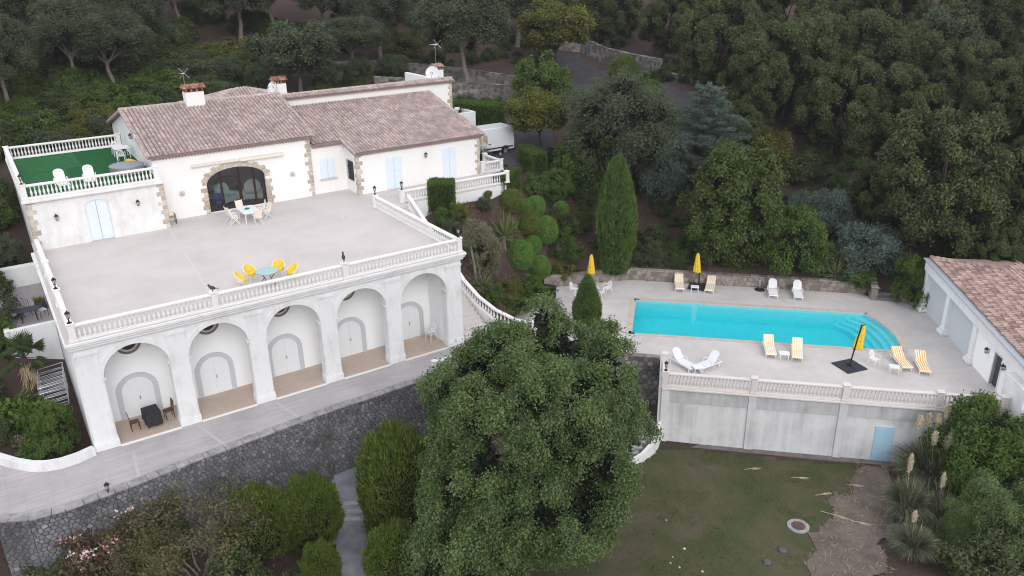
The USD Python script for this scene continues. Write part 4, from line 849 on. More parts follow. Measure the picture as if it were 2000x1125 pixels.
# ---------------------------------------------------------------- road, yard and hill walls
def drape(name, poly, m_, lift, step=.7, kind='structure'):
    b = poly.bounds; mb = MB(); mb.add(*sheet(np.arange(b[0], b[2] + step, step), np.arange(b[1], b[3] + step, step), lift, inside(poly))); return mb.build(name, m_, kind=kind, smooth=True)
ROAD = Polygon([(-3.5, 70), (1.0, 66.0), (3.5, 70), (4.5, 77), (7.3, 83), (12.3, 82), (16.2, 77), (20, 70), (22, 71), (18.6, 79), (16.2, 86), (14.0, 92), (10.6, 98), (8.5, 103), (5.5, 103), (5.5, 92), (3.5, 84), (-1, 80), (-5, 78.5)])
drape('road', ROAD, 'asphalt', .12, .6)
drape('path', Polygon([(-10.1, 37.2), (-8.1, 38.2), (-7.2, 34), (-6.1, 29), (-5.9, 26), (-8.1, 26), (-8.7, 30), (-9.2, 34)]), 'concrete_path', .10, .25)
t = thing('path_steps', 'two concrete steps in the garden path below the retaining wall', 'steps', WORLD, (-8.3, 34.5, -4.6))
for k, y in enumerate((35.1, 34.55, 34.0)):
    z = float(ground_z(np.array([-8.3]), np.array([y]))[0]); mb = MB(); mb.bev(-9.25, -7.2, y - .1, y + .18, z - .3, z + .2, .03); mb.build('step', 'concrete', t)
def hill_wall(label, pts, h, seed, singles=30, m_='stone_tan2'):
    base = np.array([(x, y, float(ground_z(np.array([x]), np.array([y]))[0])) for x, y in pts]); t = thing('stone_wall', label, 'stone wall', WORLD, tuple(base[0]))
    run = np.concatenate([[0], np.cumsum(np.linalg.norm(np.diff(base[:, :2], axis=0), axis=1))])
    stone_wall(t, [(x, y) for x, y, z in base], lambda r: float(np.interp(r, run, base[:, 2])) + h, lambda r: float(np.interp(r, run, base[:, 2])) - .6, .5, m_, 'mortar_tan', seed, .4, singles, True, right=True)
hill_wall('grey stone wall above the road bend at the top of the picture', [(6.2, 104.5), (9.0, 104), (11.5, 100), (14.2, 95.5), (16.4, 90.5)], 1.7, 31)
hill_wall('low reddish stone kerb wall along the right side of the road bend', [(16.6, 90), (18.2, 85.5), (19.8, 80.5), (21.8, 74)], .45, 32, 10)
hill_wall('lower grey stone wall on the slope behind the right end of the house', [(-14, 86.5), (-8, 87.5), (-3, 86), (1.5, 83.8)], 1.6, 33)
hill_wall('upper grey stone wall on the slope behind the house roof', [(-24, 88), (-15, 91.5), (-8, 92), (-3.5, 90.8), (1.2, 88.2)], 1.5, 34)
# ---------------------------------------------------------------- furniture: each builder makes the first of its kind at the origin
def T(name, label, cat, group=None): return thing(name, label, cat, WORLD, (0, 0, 0), group)
def slab(mb, pts, w, th):
    """A bent slab: profile in (y, z), across x."""
    p = np.array(pts, float); n = len(p)
    v = [(sx * w / 2, y, z + dz) for dz in (0, -th) for sx in (-1, 1) for y, z in p]
    f = []
    for i in range(n - 1):
        f += [(i, n + i, n + i + 1, i + 1), (2 * n + i, 2 * n + i + 1, 3 * n + i + 1, 3 * n + i), (i, i + 1, 2 * n + i + 1, 2 * n + i), (n + i, 3 * n + i, 3 * n + i + 1, n + i + 1)]
    f += [(0, 2 * n, 3 * n, n), (n - 1, 2 * n - 1, 4 * n - 1, 3 * n - 1)]
    return mb.add(v, f)
def make_lounger(label, cushion, group, rounded=False, back=32):
    t = T('sun_lounger', label, 'sun lounger', group); fm = 'plastic_white' if rounded else 'plastic_cream'
    ca, sa = math.cos(math.radians(back)), math.sin(math.radians(back))
    m = MB()
    for s in (-1, 1): m.bev(s * .31 - .03, s * .31 + .03, -.95, .92, .26, .33, .015)
    m.bev(-.34, .34, -1.0, -.93, .24, .34, .015); m.bev(-.33, .33, .86, .93, .26, .33, .015); m.build('frame', fm, t)
    for x in (-.3, .3):
        for y in (-.86, .72):
            m = MB(); m.bev(x - .03, x + .03, y - .035, y + .035, 0, .27, .012); m.build('leg', fm, t)
    prof = [(-.98, .33), (-.95, .36), (.0, .365), (.25, .36), (.25 + .4 * ca, .37 + .4 * sa), (.25 + .8 * ca, .37 + .8 * sa)]
    if rounded:
        m = MB()
        for k in range(9): y = -.9 + k * .13; m.bev(-.30, .30, y, y + .10, .33, .36, .008)
        m.build('seat_slats', fm, t)
        th = np.linspace(0, np.pi, 9); o = [(-.30, 0), (-.30, .55)] + [(-.30 * math.cos(a), .55 + .24 * math.sin(a)) for a in th[1:-1]] + [(.30, .55), (.30, 0)]
        m = MB(); m.prism(Polygon(o), .03, lambda x, y, z: (x, .26 + y * ca - z * sa, .36 + y * sa + z * ca)); b = m.build('backrest', fm, t)
        m = MB()
        for s in (-1, 1): m.tube([(s * .35, -.05, .33), (s * .37, -.02, .50), (s * .37, .30, .52), (s * .36, .38, .36)], .022, 6)
        m.build('armrest', fm, t)
    else:
        m = MB(); slab(m, prof, .60, .06); m.build('cushion', cushion, t, smooth=25)
        m = MB(); m.tube([(-.31, .28, .33), (-.31, .25 + .8 * ca, .33 + .8 * sa), (.31, .25 + .8 * ca, .33 + .8 * sa), (.31, .28, .33)], .022, 6); m.build('back_frame', fm, t)
    return t
def make_side_table(label):
    t = T('side_table', label, 'side table', 'white plastic side tables'); m = MB()
    o = sbox(-.24, -.20, .24, .20).buffer(.06); m.flat(o, .40, .44); m.flat(o.buffer(-.03), .44, .447); m.build('tabletop', 'plastic_white', t)
    for x in (-.23, .23):
        for y in (-.19, .19): m = MB(); m.tube([(x, y, .40), (x * 1.1, y * 1.1, 0)], [.03, .02], 6); m.build('leg', 'plastic_white', t)
    return t
def make_chair(label, group=None, m_='plastic_white'):
    t = T('garden_chair', label, 'garden chair', group); m = MB(); slab(m, [(-.22, .45), (-.2, .44), (.2, .42)], .44, .025); m.build('seat', m_, t)
    m = MB(); o = sbox(-.21, 0, .21, .30).union(Point(0, .30).buffer(.21)); 
    for k in range(3): o = o.difference(sbox(-.13 + k * .1, .08, -.08 + k * .1, .40))
    m.prism(o, .022, lambda x, y, z: (x, .20 + y * .25 + z, .43 + y * .93)); m.build('backrest', m_, t)
    for s in (-1, 1):
        m = MB(); m.tube([(s * .24, -.2, .44), (s * .25, -.22, .63), (s * .25, 0, .66), (s * .23, .27, .62)], .02, 6); m.build('armrest', m_, t)
        for y, yy in ((-.20, -.25), (.20, .30)): m = MB(); m.tube([(s * .21, y, .43), (s * .24, yy, 0)], [.026, .018], 6); m.build('leg', m_, t)
    return t
def make_lamp(label, wall=False, group=None):
    t = T('wall_lantern' if wall else 'post_lantern', label, 'lantern', group); z0 = 0 if not wall else -.12
    m = MB()
    if wall: m.bev(-.06, .06, .0, .03, -.15, .15, .01); m.tube([(0, 0, -.1), (0, -.10, -.16), (0, -.16, -.12)], .018, 6); cy = -.16
    else: m.lathe([(.11, 0), (.11, .03), (.05, .06), (.03, .12), (.03, .22), (.06, .25)], (0, 0, 0), 8); z0 = .25; cy = 0
    m.build('bracket' if wall else 'foot', 'iron_black', t)
    m = MB(); m.lathe([(.055, z0), (.095, z0 + .22)], (0, cy, 0), 6); m.build('lantern_glass', 'lamp_glass', t)
    m = MB()
    for k in range(6):
        a = (k + .5) * np.pi / 3; m.tube([(.06 * math.cos(a), cy + .06 * math.sin(a), z0), (.10 * math.cos(a), cy + .10 * math.sin(a), z0 + .22)], .009, 4)
    m.lathe([(.075, z0 - .03), (.07, z0)], (0, cy, 0), 6); m.build('cage', 'iron_black', t)
    m = MB(); m.lathe([(.135, z0 + .22), (.12, z0 + .24), (.05, z0 + .32), (.02, z0 + .34), (.02, z0 + .38), (0, z0 + .39)], (0, cy, 0), 6); m.build('cap', 'iron_black', t)
    return t
# pool loungers
P_ = POOL
l1 = make_lounger('pale striped sun lounger left of the closed yellow parasol at the back of the pool', 'stripe_pale', 'striped sun loungers'); place(l1, P_, (.80, 15.75, 0), .06)
copy(l1, 'pale striped sun lounger right of the closed yellow parasol at the back of the pool', P_, (3.1, 15.75, 0), -.12)
copy(l1, 'pale striped sun lounger left of its side table on the near side of the pool', P_, (6.45, 5.75, 0), .02)
copy(l1, 'pale striped sun lounger right of its side table on the near side of the pool', P_, (8.1, 5.55, 0), -.1)
l2 = make_lounger('bold yellow striped sun lounger nearer the tilted parasol, at the right end of the pool', 'stripe_yellow', 'striped sun loungers'); place(l2, P_, (14.15, 5.25, 0), .16)
copy(l2, 'bold yellow striped sun lounger nearest the pool house', P_, (15.25, 4.9, 0), -.03)
l3 = make_lounger('plain white plastic sun lounger beside the grey parasol stand behind the pool', None, 'white sun loungers', True, 50); place(l3, P_, (7.6, 15.5, 0), -.03)
copy(l3, 'plain white plastic sun lounger nearest the garden steps behind the pool', P_, (9.35, 15.45, 0), -.03)
copy(l3, 'plain white plastic sun lounger turned right, near the left end of the pool balustrade', P_, (1.05, 2.9, 0), .75)
copy(l3, 'plain white plastic sun lounger turned left, beside the low table near the pool balustrade', P_, (2.55, 2.9, 0), -.8)
copy(l3, 'left one of two white loungers on the green roof terrace', HOUSE, (2.2, 17.3, GZ + .02), .05)
copy(l3, 'right one of two white loungers on the green roof terrace', HOUSE, (3.8, 17.35, GZ + .02), -.05)
s1_ = make_side_table('white side table between two striped loungers under the back parasol'); place(s1_, P_, (1.95, 15.1, 0))
copy(s1_, 'white side table between the two pale striped loungers on the near side of the pool', P_, (7.25, 4.85, 0), .05)
copy(s1_, 'white side table left of the bold yellow striped loungers', P_, (13.5, 4.05, 0), -.1)
copy(s1_, 'white side table in front of the two white loungers by the balustrade', P_, (1.95, 2.15, 0), .3)
ch = make_chair('white plastic garden chair standing alone beside the tilted yellow parasol', 'white plastic chairs'); place(ch, P_, (12.55, 4.9, 0), .7)
for (u, v, a, l) in ((-4.5, 13.9, -.8, 'white plastic chair at the round table, right of the small cypress'), (-4.9, 12.9, -2.0, 'white plastic chair pulled out to the right of the small cypress, nearer the pool'), (-6.6, 11.9, 2.2, 'white plastic chair left of the small cypress'), (-6.9, 13.3, 1.2, 'white plastic chair left of the small cypress, nearer the barbecue')): copy(ch, l, P_, (u, v, 0), a)
t = T('round_table', 'round white plastic table behind the small cypress on the pool terrace', 'table'); place(t, P_, (-5.6, 13.0, 0))
m = MB(); m.lathe([(0.0, .70), (.55, .70), (.57, .72), (.55, .735), (0, .735)], n=20); m.build('tabletop', 'plastic_white', t)
for k in range(4): a = k * np.pi / 2 + .4; m = MB(); m.tube([(.35 * math.cos(a), .35 * math.sin(a), .70), (.45 * math.cos(a), .45 * math.sin(a), 0)], .03, 6); m.build('leg', 'plastic_white', t)
# parasols
def make_parasol(label, tilt=0., arm=True):
    t = T('parasol', label, 'parasol')
    for x in (-.38, .38):
        for y in (-.38, .38): m = MB(); m.bev(x - .36, x + .36, y - .36, y + .36, .0, .07, .015); m.build('base_slab', 'slate', t)
    R = lambda x, z: (x * math.cos(tilt) + z * math.sin(tilt), z * math.cos(tilt) - x * math.sin(tilt))
    m = MB(); m.bev(-.09, .09, -.09, .09, .07, .2, .02); m.tube([(R(0, .1)[0], 0, R(0, .1)[1]), (R(0, 2.75)[0], 0, R(0, 2.75)[1])], .045, 8); m.build('pole', 'iron_black', t)
    m = MB(); m.tube([(R(-.06, 1.15)[0], 0, R(-.06, 1.15)[1]), (R(.09, 1.25)[0], .02, R(.09, 1.25)[1])], .05, 6); m.tube([(R(.0, 1.2)[0], -.1, R(0, 1.2)[1]), (R(-.14, 1.1)[0], -.1, R(-.14, 1.1)[1])], .02, 5); m.build('crank', 'iron_black', t)
    m = MB(); x0 = .20; n = 24; prof = [(2.72, .03), (2.66, .10), (2.4, .15), (2.0, .19), (1.6, .22), (1.25, .25), (1.2, .2)]
    v = []
    for i, (z, r) in enumerate(prof):
        for k in range(n):
            a = k * 2 * np.pi / n; rr = r * (1 + .28 * math.cos(8 * a + z * 1.5) * min(1, (2.75 - z) * 2)); q = R(x0 + rr * math.cos(a), z + (.05 * math.cos(8 * a) if i > 4 else 0)); v.append((q[0], rr * math.sin(a), q[1]))
    m.add(v, [(i * n + k, i * n + (k + 1) % n, (i + 1) * n + (k + 1) % n, (i + 1) * n + k) for i in range(len(prof) - 1) for k in range(n)]); m.build('canopy', 'yellow_cloth', t, smooth=40)
    m = MB(); q = R(x0, 1.75)
    th = np.linspace(0, 2 * np.pi, 15); m.tube([(R(x0 + .22 * math.cos(a), 1.75)[0], .22 * math.sin(a), R(x0 + .22 * math.cos(a), 1.75)[1]) for a in th], .016, 5); m.build('tie', 'plume_yellow', t)
    m = MB(); m.tube([(R(0, 2.7)[0], 0, R(0, 2.7)[1]), (R(.2, 2.78)[0], 0, R(.2, 2.78)[1])], .03, 6); m.build('arm', 'iron_black', t)
    return t
p1 = make_parasol('closed tilted yellow cantilever parasol on black slabs on the near side of the pool', .17); place(p1, P_, (11.05, 4.45, 0), .55)
p2 = make_parasol('closed upright yellow parasol between two striped loungers behind the pool', 0.0); place(p2, P_, (2.25, 16.1, 0), np.pi * .95)
copy(p2, 'closed yellow parasol showing only its top above the small cypress', P_, (-6.0, 14.6, 0), .3)
t = T('parasol_stand', 'dark parasol stand without its canopy against the stone wall behind the pool', 'parasol stand'); place(t, P_, (6.75, 16.2, 0))
m = MB(); m.lathe([(.38, 0), (.38, .05), (.12, .10), (.05, .14)], n=12); m.build('base', 'metal_dark', t)
m = MB(); m.tube([(0, 0, .1), (0, 0, 1.05)], .045, 8); m.tube([(-.12, 0, 1.0), (.14, 0, 1.05)], .03, 6); m.build('pole', 'metal_grey', t)
m = MB(); m.bev(-.14, .05, -.09, .09, .35, .8, .03); m.build('crank_box', 'metal_grey', t)
t = T('barbecue', 'black barbecue with its lid up at the left edge of the pool terrace', 'barbecue'); place(t, P_, (-8.6, 12.0, 0), -.2)
m = MB(); m.bev(-.45, .45, -.28, .28, .1, .80, .03); m.build('cabinet', 'iron_black', t)
m = MB(); m.bev(-.75, -.46, -.24, .24, .76, .80, .01); m.bev(.46, .75, -.24, .24, .76, .80, .01); m.build('side_shelf', 'metal_grey', t)
m = MB(); m.prism(Polygon([(-.28, .82), (.28, .82), (.26, 1.0), (.12, 1.14), (-.15, 1.16), (-.28, 1.05)]), .9, lambda x, y, z: (z - .45, x, y)); m.build('lid', 'iron_black', t)
for x in (-.38, .38):
    for y in (-.2, .2): m = MB(); m.tube([(x, y, 0), (x, y, .12)], .03, 6); m.build('leg', 'iron_black', t)
# big terrace: oval dining set
t = T('oval_table', 'white oval garden table in front of the arched window', 'table'); place(t, HOUSE, (12.35, 13.9, TZ), 0)
m = MB(); o = Point(0, 0).buffer(.52, 10); o = unary_union([o, sbox(-.42, -.52, .42, .52)]); o = Polygon([(x * 1.0, y) for x, y in sbox(-.35, -.75, .35, .75).buffer(.22).exterior.coords])
m.flat(o, .70, .735); m.build('tabletop', 'plastic_white', t)
for x in (-.42, .42):
    for y in (-.7, .7): m = MB(); m.tube([(x, y, .7), (x * 1.08, y * 1.05, 0)], .035, 6); m.build('leg', 'plastic_white', t)
b = T('centrepiece', 'small round green bowl on the white oval table', 'bowl'); place(b, HOUSE, (12.3, 14.0, TZ + .736))
m = MB(); m.lathe([(0.02, 0), (.10, .0), (.16, .05), (.17, .06), (.14, .045), (.03, .03)], n=14); m.build('bowl', 'green_bowl', b)
def make_folding_chair(label):
    t = T('folding_chair', label, 'garden chair', 'cream cushioned folding chairs at the oval table')
    for s in (-1, 1):
        m = MB(); m.tube([(s * .23, -.30, 0), (s * .23, .12, .48), (s * .23, .32, 1.05)], .022, 5); m.tube([(s * .21, .34, 0), (s * .21, -.22, .44)], .022, 5); m.build('side_frame', 'plastic_white', t)
        m = MB(); m.bev(s * .25 - .03, s * .25 + .03, -.22, .22, .62, .65, .01); m.build('armrest', 'plastic_white', t)
    m = MB()
    for k in range(6): m.bev(-.21, .21, -.22 + k * .075, -.165 + k * .075, .43, .45, .006)
    m.build('seat_slats', 'plastic_white', t)
    m = MB(); slab(m, [(-.2, .49), (.16, .48), (.2, .52), (.33, 1.02)], .42, .045); m.build('cushion', 'peach_cloth', t, smooth=25); return t
fc = make_folding_chair('folding chair with cushion at the far end of the oval table, by the window'); place(fc, HOUSE, (12.2, 15.15, TZ), 0.1)
for (u, v, a, l) in ((11.3, 14.35, np.pi / 2 + .25, 'folding chair on the left of the oval table, nearer the window'), (11.3, 13.6, np.pi / 2 - .2, 'folding chair on the left of the oval table, nearer the camera'), (13.35, 14.4, -np.pi / 2 - .25, 'folding chair on the right of the oval table, nearer the window'), (13.45, 13.65, -np.pi / 2 + .1, 'folding chair on the right of the oval table, nearer the camera'), (12.55, 12.7, np.pi, 'folding chair at the near end of the oval table, seen from behind')): copy(fc, l, HOUSE, (u, v, TZ), a)
# yellow shell chairs and glass table
t = T('glass_table', 'round glass table among yellow chairs near the front balustrade', 'table'); place(t, HOUSE, (9.65, 1.85, TZ))
m = MB(); m.lathe([(0, .72), (.60, .72), (.61, .735), (.60, .75), (0, .75)], n=28); m.build('glass_top', 'table_teal', t)
m = MB(); m.tube([(.60 * math.cos(a), .60 * math.sin(a), .715) for a in np.linspace(0, 2 * np.pi, 25)], .018, 6); m.build('rim', 'metal_grey', t)
for k in range(4): a = k * np.pi / 2 + .7; m = MB(); m.tube([(.5 * math.cos(a), .5 * math.sin(a), .71), (.2 * math.cos(a), .2 * math.sin(a), .35), (.45 * math.cos(a), .45 * math.sin(a), 0)], .022, 6); m.build('leg', 'wicker_dark', t)
def make_tub(label):
    t = T('tub_chair', label, 'armchair', 'yellow tub chairs round the glass table')
    def shell(r_, z_, m_, name, th=.025):
        n, k = 17, 5; V = []
        for lay in (0, th):
            for i in range(n):
                a = -np.pi * .18 + (np.pi * 1.36) * i / (n - 1); top = .50 + .34 * math.sin(max(0, min(np.pi, (a + np.pi * .18) / 1.36))) ** 1.5
                for j in range(k):
                    s = j / (k - 1); rr = (r_ - lay) * (.74 + .30 * s ** .7); V.append((rr * math.cos(a), rr * math.sin(a), z_ + (top - z_) * s))
        F = []
        for l in (0, n * k):
            for i in range(n - 1):
                for j in range(k - 1): q = (l + i * k + j, l + (i + 1) * k + j, l + (i + 1) * k + j + 1, l + i * k + j + 1); F.append(q if l == 0 else q[::-1])
        for i in range(n - 1): F.append((i * k + k - 1, (i + 1) * k + k - 1, n * k + (i + 1) * k + k - 1, n * k + i * k + k - 1))
        mb = MB(); mb.add(V, F); return mb.build(name, m_, t, smooth=45)
    shell(.34, .30, 'cream_shell', 'shell'); shell(.315, .36, 'yellow_shell', 'back_cushion', .03)
    m = MB(); m.lathe([(0, .30), (.24, .30), (.27, .36), (.26, .43), (.22, .455), (0, .46)], n=16); m.build('seat_cushion', 'yellow_cloth', t, smooth=40)
    for k in range(4): a = k * np.pi / 2 + np.pi / 4; m = MB(); m.tube([(.16 * math.cos(a), .16 * math.sin(a), .31), (.24 * math.cos(a), .24 * math.sin(a), 0)], [.022, .014], 6); m.build('leg', 'cream_shell', t)
    return t
tc = make_tub('yellow tub chair behind the glass table, on the left'); place(tc, HOUSE, (9.05, 2.95, TZ), .35)
for (u, v, a, l) in ((10.55, 2.75, -.45, 'yellow tub chair behind the glass table, on the right'), (10.95, 1.75, -1.35, 'yellow tub chair to the right of the glass table'), (8.35, 2.25, 1.1, 'yellow tub chair to the left of the glass table')): copy(tc, l, HOUSE, (u, v, TZ), a)
# lone wooden chair by the quoins
t = T('wooden_chair', 'small wooden chair with dark back against the quoined corner of the facade', 'chair'); place(t, HOUSE, (7.95, 16.2, TZ), -np.pi / 2)
m = MB(); m.bev(-.24, .24, -.24, .24, .42, .47, .015); m.build('seat', 'wood_oak', t)
m = MB(); m.bev(-.24, .24, -.235, -.2, .47, .92, .01); m.bev(-.24, .24, .20, .235, .47, .70, .01); m.build('backrest', 'wood_oak', t)
for x in (-.21, .21):
    for y in (-.21, .21): m = MB(); m.bev(x - .025, x + .025, y - .025, y + .025, 0, .42, .006); m.build('leg', 'wicker_dark', t)
# under the arches
t = T('covered_table', 'small table under a dark cover beneath the first arch', 'table'); place(t, HOUSE, (2.7, 1.35, .07), .05)
m = MB()
for sg in (0,):
    n = 20; v = []
    for z, e in ((.78, .0), (.76, .03), (.45, .05), (.12, .08)):
        for k in range(n):
            s = 4 * k / n; q = int(s); f_ = s - q; c = [(-.36, -.5), (.36, -.5), (.36, .5), (-.36, .5), (-.36, -.5)]; x = c[q][0] + (c[q + 1][0] - c[q][0]) * f_; y = c[q][1] + (c[q + 1][1] - c[q][1]) * f_
            w_ = 1 + e * (1 + .7 * math.sin(k * 2.2)); v.append((x * w_, y * w_, z + (.04 * math.sin(k * 1.7) if z < .2 else 0)))
    m.add(v, [(i * n + k, (i + 1) * n + k, (i + 1) * n + (k + 1) % n, i * n + (k + 1) % n) for i in range(3) for k in range(n)]); m.add(v[:n] + [(0, 0, .785)], [(k, (k + 1) % n, n) for k in range(n)])
m.build('cover', 'cover_dark', t)
for x in (-.3, .3):
    for y in (-.42, .42): m = MB(); m.bev(x - .025, x + .025, y - .025, y + .025, 0, .7, .005); m.build('leg', 'wood_brown', t)
t2 = T('dark_chair', 'dark wooden chair left of the covered table under the first arch', 'chair', 'dark chairs under the first arch'); place(t2, HOUSE, (1.85, 1.25, .07), np.pi / 2)
m = MB(); m.bev(-.21, .21, -.2, .22, .42, .46, .01); m.build('seat', 'wood_brown', t2)
m = MB(); m.prism(sbox(-.21, .46, .21, .98).difference(sbox(-.15, .52, .15, .62)), .03, lambda x, y, z: (x, .2 + (y - .46) * .12 + z, y)); m.build('backrest', 'wood_brown', t2)
for x in (-.19, .19):
    for y in (-.18, .21): m = MB(); m.bev(x - .02, x + .02, y - .02, y + .02, 0, .42, .005); m.build('leg', 'wood_brown', t2)
copy(t2, 'dark wooden chair right of the covered table under the first arch', HOUSE, (3.5, 1.45, .07), -np.pi / 2 + .1)
copy(ch, 'white plastic chair standing at the right end under the fifth arch', HOUSE, (19.0, 1.6, .07), -1.3); copy(ch, 'white plastic chair stacked in another at the right end under the fifth arch', HOUSE, (19.0, 1.6, .2), -1.3)
# green roof terrace
t = T('plastic_table', 'square white plastic table with stacked stools at the house end of the green roof terrace', 'table'); place(t, HOUSE, (6.75, 23.6, GZ + .02))
m = MB(); m.bev(-.5, .5, -.6, .6, .70, .74, .02); m.build('tabletop', 'plastic_white', t)
for x in (-.42, .42):
    for y in (-.5, .5): m = MB(); m.tube([(x, y, .70), (x * 1.05, y * 1.05, 0)], .03, 6); m.build('leg', 'plastic_white', t)
copy(ch, 'white plastic chair left of the square table on the green roof terrace', HOUSE, (6.5, 22.3, GZ + .02), np.pi - .3); copy(ch, 'white plastic chair behind the square table on the green roof terrace', HOUSE, (6.6, 24.9, GZ + .02), .2)
t = T('round_cover', 'low round grey covered hot tub in the front corner of the green roof terrace', 'tub'); place(t, HOUSE, (6.2, 18.6, GZ + .02))
m = MB(); m.lathe([(1.0, 0), (1.05, .1), (1.05, .48), (1.0, .55)], n=26); m.build('tub_side', 'metal_grey', t, smooth=40)
m = MB(); m.lathe([(0, .60), (.6, .59), (1.0, .56), (1.08, .52)], n=26); m.build('cover', 'round_grey', t, smooth=40)
t = T('folded_parasol', 'folded yellow parasol lying on the green roof terrace by the house wall', 'parasol'); place(t, HOUSE, (6.85, 20.6, GZ + .02), .35)
m = MB(); m.tube([(0, -.9, .2), (0, -.3, .22), (0, .4, .24), (0, .9, .22)], [.05, .2, .18, .04], 9); m.build('canopy', 'yellow_cloth', t, smooth=50)
m = MB(); m.tube([(0, -1.5, .1), (0, -.9, .2)], .03, 6); m.bev(-.3, .3, -1.7, -1.1, 0, .08, .02); m.build('pole', 'iron_black', t)
# lanterns
pl = make_lamp('black lantern on the front left corner post of the big terrace', False, 'post lanterns'); place(pl, HOUSE, (.02, .12, TZ + .932))
for fr, b_, l in ((HOUSE, (.02, 5.2, TZ + .93), 'black lantern on the left balustrade halfway along the big terrace'), (HOUSE, (20.4, 11.5, TZ + .93), 'black lantern on the post at the head of the garden stair, left side'), (HOUSE, (22.45, 11.5, TZ + .93), 'black lantern on the post at the head of the garden stair, right side'),
                  (HOUSE, (20.4, .12, TZ + .93), 'pale lantern on the front right corner post of the big terrace'), (HOUSE, (-.25, -3.85, .1), 'black lantern on the stone retaining wall beside the driveway'), (POOL, (.05, .14, 1.07), 'black lantern on the left end post of the pool balustrade'),
                  (HOUSE, (.0, 15.35, GZ + .93), 'black lantern on the front left post of the green roof terrace'), (HOUSE, (33.0, 15.0, TZ + .98), 'black lantern on the corner balustrade near the van')): copy(pl, l, fr, b_)
wm = make_lamp('black wall lantern left of the blue doors on the annex front', True, 'wall lanterns'); place(wm, HOUSE, (1.35, 15.3, 7.85))
for fr, b_, a, l in ((HOUSE, (5.95, 15.3, 7.95), 0, 'black wall lantern right of the blue doors on the annex front'), (HOUSE, (26.3, 15.1, 8.15), 0, 'black wall lantern between the two blue doors of the right wing'), (HOUSE, (7.5, 22.6, 10.75), -np.pi / 2, 'black wall lantern on the gable above the green roof terrace'),
                     (BATH, (2.3, 0, 1.75), np.pi, 'black wall lantern left of the dark pool house door'), (BATH, (.25, 0, 1.72), np.pi, 'black wall lantern right of the dark pool house door')): copy(wm, l, fr, b_, a)
def rosette(label, first=None, at=None):
    t = T('wall_sconce', label, 'wall lamp', 'round metal sconces beside the arched window'); m = MB()
    for k in range(12): a = k * np.pi / 6; m.tube([(0, -.04, 0), (.22 * math.cos(a), -.06, .22 * math.sin(a))], [.02, .012], 5)
    m.build('rays', 'steel_pale', t); m = MB(); m.tm(trimesh.creation.icosphere(1, .09).apply_translation((0, -.07, 0))); m.build('boss', 'lamp_glass', t); return t
r1 = rosette('round metal sconce left of the arched window'); place(r1, HOUSE, (9.0, 17.0, 7.65)); copy(r1, 'round metal sconce right of the arched window', HOUSE, (16.6, 17.0, 7.8))
# birds on the balustrade
def make_bird(label):
    t = T('bird', label, 'bird', 'birds on the terrace balustrade')
    sp = trimesh.creation.icosphere(2, 1.0); v = sp.vertices.copy(); y = v[:, 1]
    b = v * [.085, .17, .095]; b[:, 2] += np.where(y > 0, .05 * y ** 2, -.02 * y ** 2); b[:, 0] *= np.where(y < -.3, 1 + .5 * (y + .3), 1)
    h = v * [.05, .058, .052] + [0, .165, .13]; bk = v * [.012, .035, .012] + [0, .235, .125]; tl = v * [.045, .13, .014] + [0, -.22, -.02]; nk = v * [.05, .07, .08] + [0, .12, .06]
    import manifold3d as m3
    mans = [m3.Manifold(m3.Mesh(np.asarray(q, np.float32), np.asarray(sp.faces, np.uint32))) for q in (b, h, bk, tl, nk)]
    u = mans[0]
    for q in mans[1:]: u = u + q
    me = u.to_mesh(); mm = trimesh.Trimesh(me.vert_properties[:, :3], me.tri_verts); trimesh.smoothing.filter_taubin(mm, iterations=4); mm.apply_translation((0, 0, .19))
    m = MB(); m.tm(mm); m.build('body', 'bird_grey', t, smooth=60)
    for s in (-1, 1): m = MB(); m.tube([(s * .03, 0, .12), (s * .03, .01, .0)], .008, 4); m.tube([(s * .03, -.02, .005), (s * .03, .05, .005)], .007, 4); m.build('leg', 'frame_brown', t)
    return t
bd = make_bird('dark bird facing left on the second post of the front balustrade'); place(bd, HOUSE, (6.4, .12, TZ + .933), .9, (1.0, 1.0, 1.0))
copy(bd, 'dark bird seen from behind on the third post of the front balustrade', HOUSE, (13.3, .12, TZ + .933), -.3, (1.1, 1.1, 1.5))
# dishes and aerials
def dish(label, at, az, r):
    t = T('satellite_dish', label, 'satellite dish'); n = 20; a_ = [(r * s, .28 * r * s * s) for s in (0.02, .35, .6, .8, 1.)]
    tl = math.radians(25); ry = lambda x, y, z: (x, -(z * 0) + (y * math.sin(tl) - z * math.cos(tl)) , y * math.cos(tl) + z * math.sin(tl) + .75)
    def ring_(off): return [ry(q * math.cos(k * 2 * np.pi / n), q * math.sin(k * 2 * np.pi / n), -(.28 * r - d) + off) for q, d in a_ for k in range(n)]
    m = MB(); F = [(i * n + k, i * n + (k + 1) % n, (i + 1) * n + (k + 1) % n, (i + 1) * n + k) for i in range(4) for k in range(n)]
    m.add(ring_(0.), F); m.add(ring_(-.02), [f[::-1] for f in F]); m.build('reflector', 'dish_white', t, smooth=60)
    e = ry(0, 0, .75 * r + .1); b0 = ry(0, -r * .95, 0)
    m = MB(); m.tube([b0, (e[0], e[1], e[2] - .18)], .018, 5); m.tube([(e[0], e[1] - .02, e[2] - .18), (e[0], e[1] + .12, e[2] - .12)], .05, 7); m.build('feed_arm', 'metal_grey', t)
    m = MB(); m.tube([(0, .12, 0), (0, .12, .75), (0, .02, .8)], .03, 6); m.build('mast', 'metal_grey', t); place(t, HOUSE, at, az); return t
dish('white satellite dish beside the right hand chimney at the end of the roof', (32.45, 24.75, 11.95), -.75, .6); dish('white satellite dish left of the middle chimney on the roof ridge', (18.55, 25.3, 12.0), -1.15, .5)
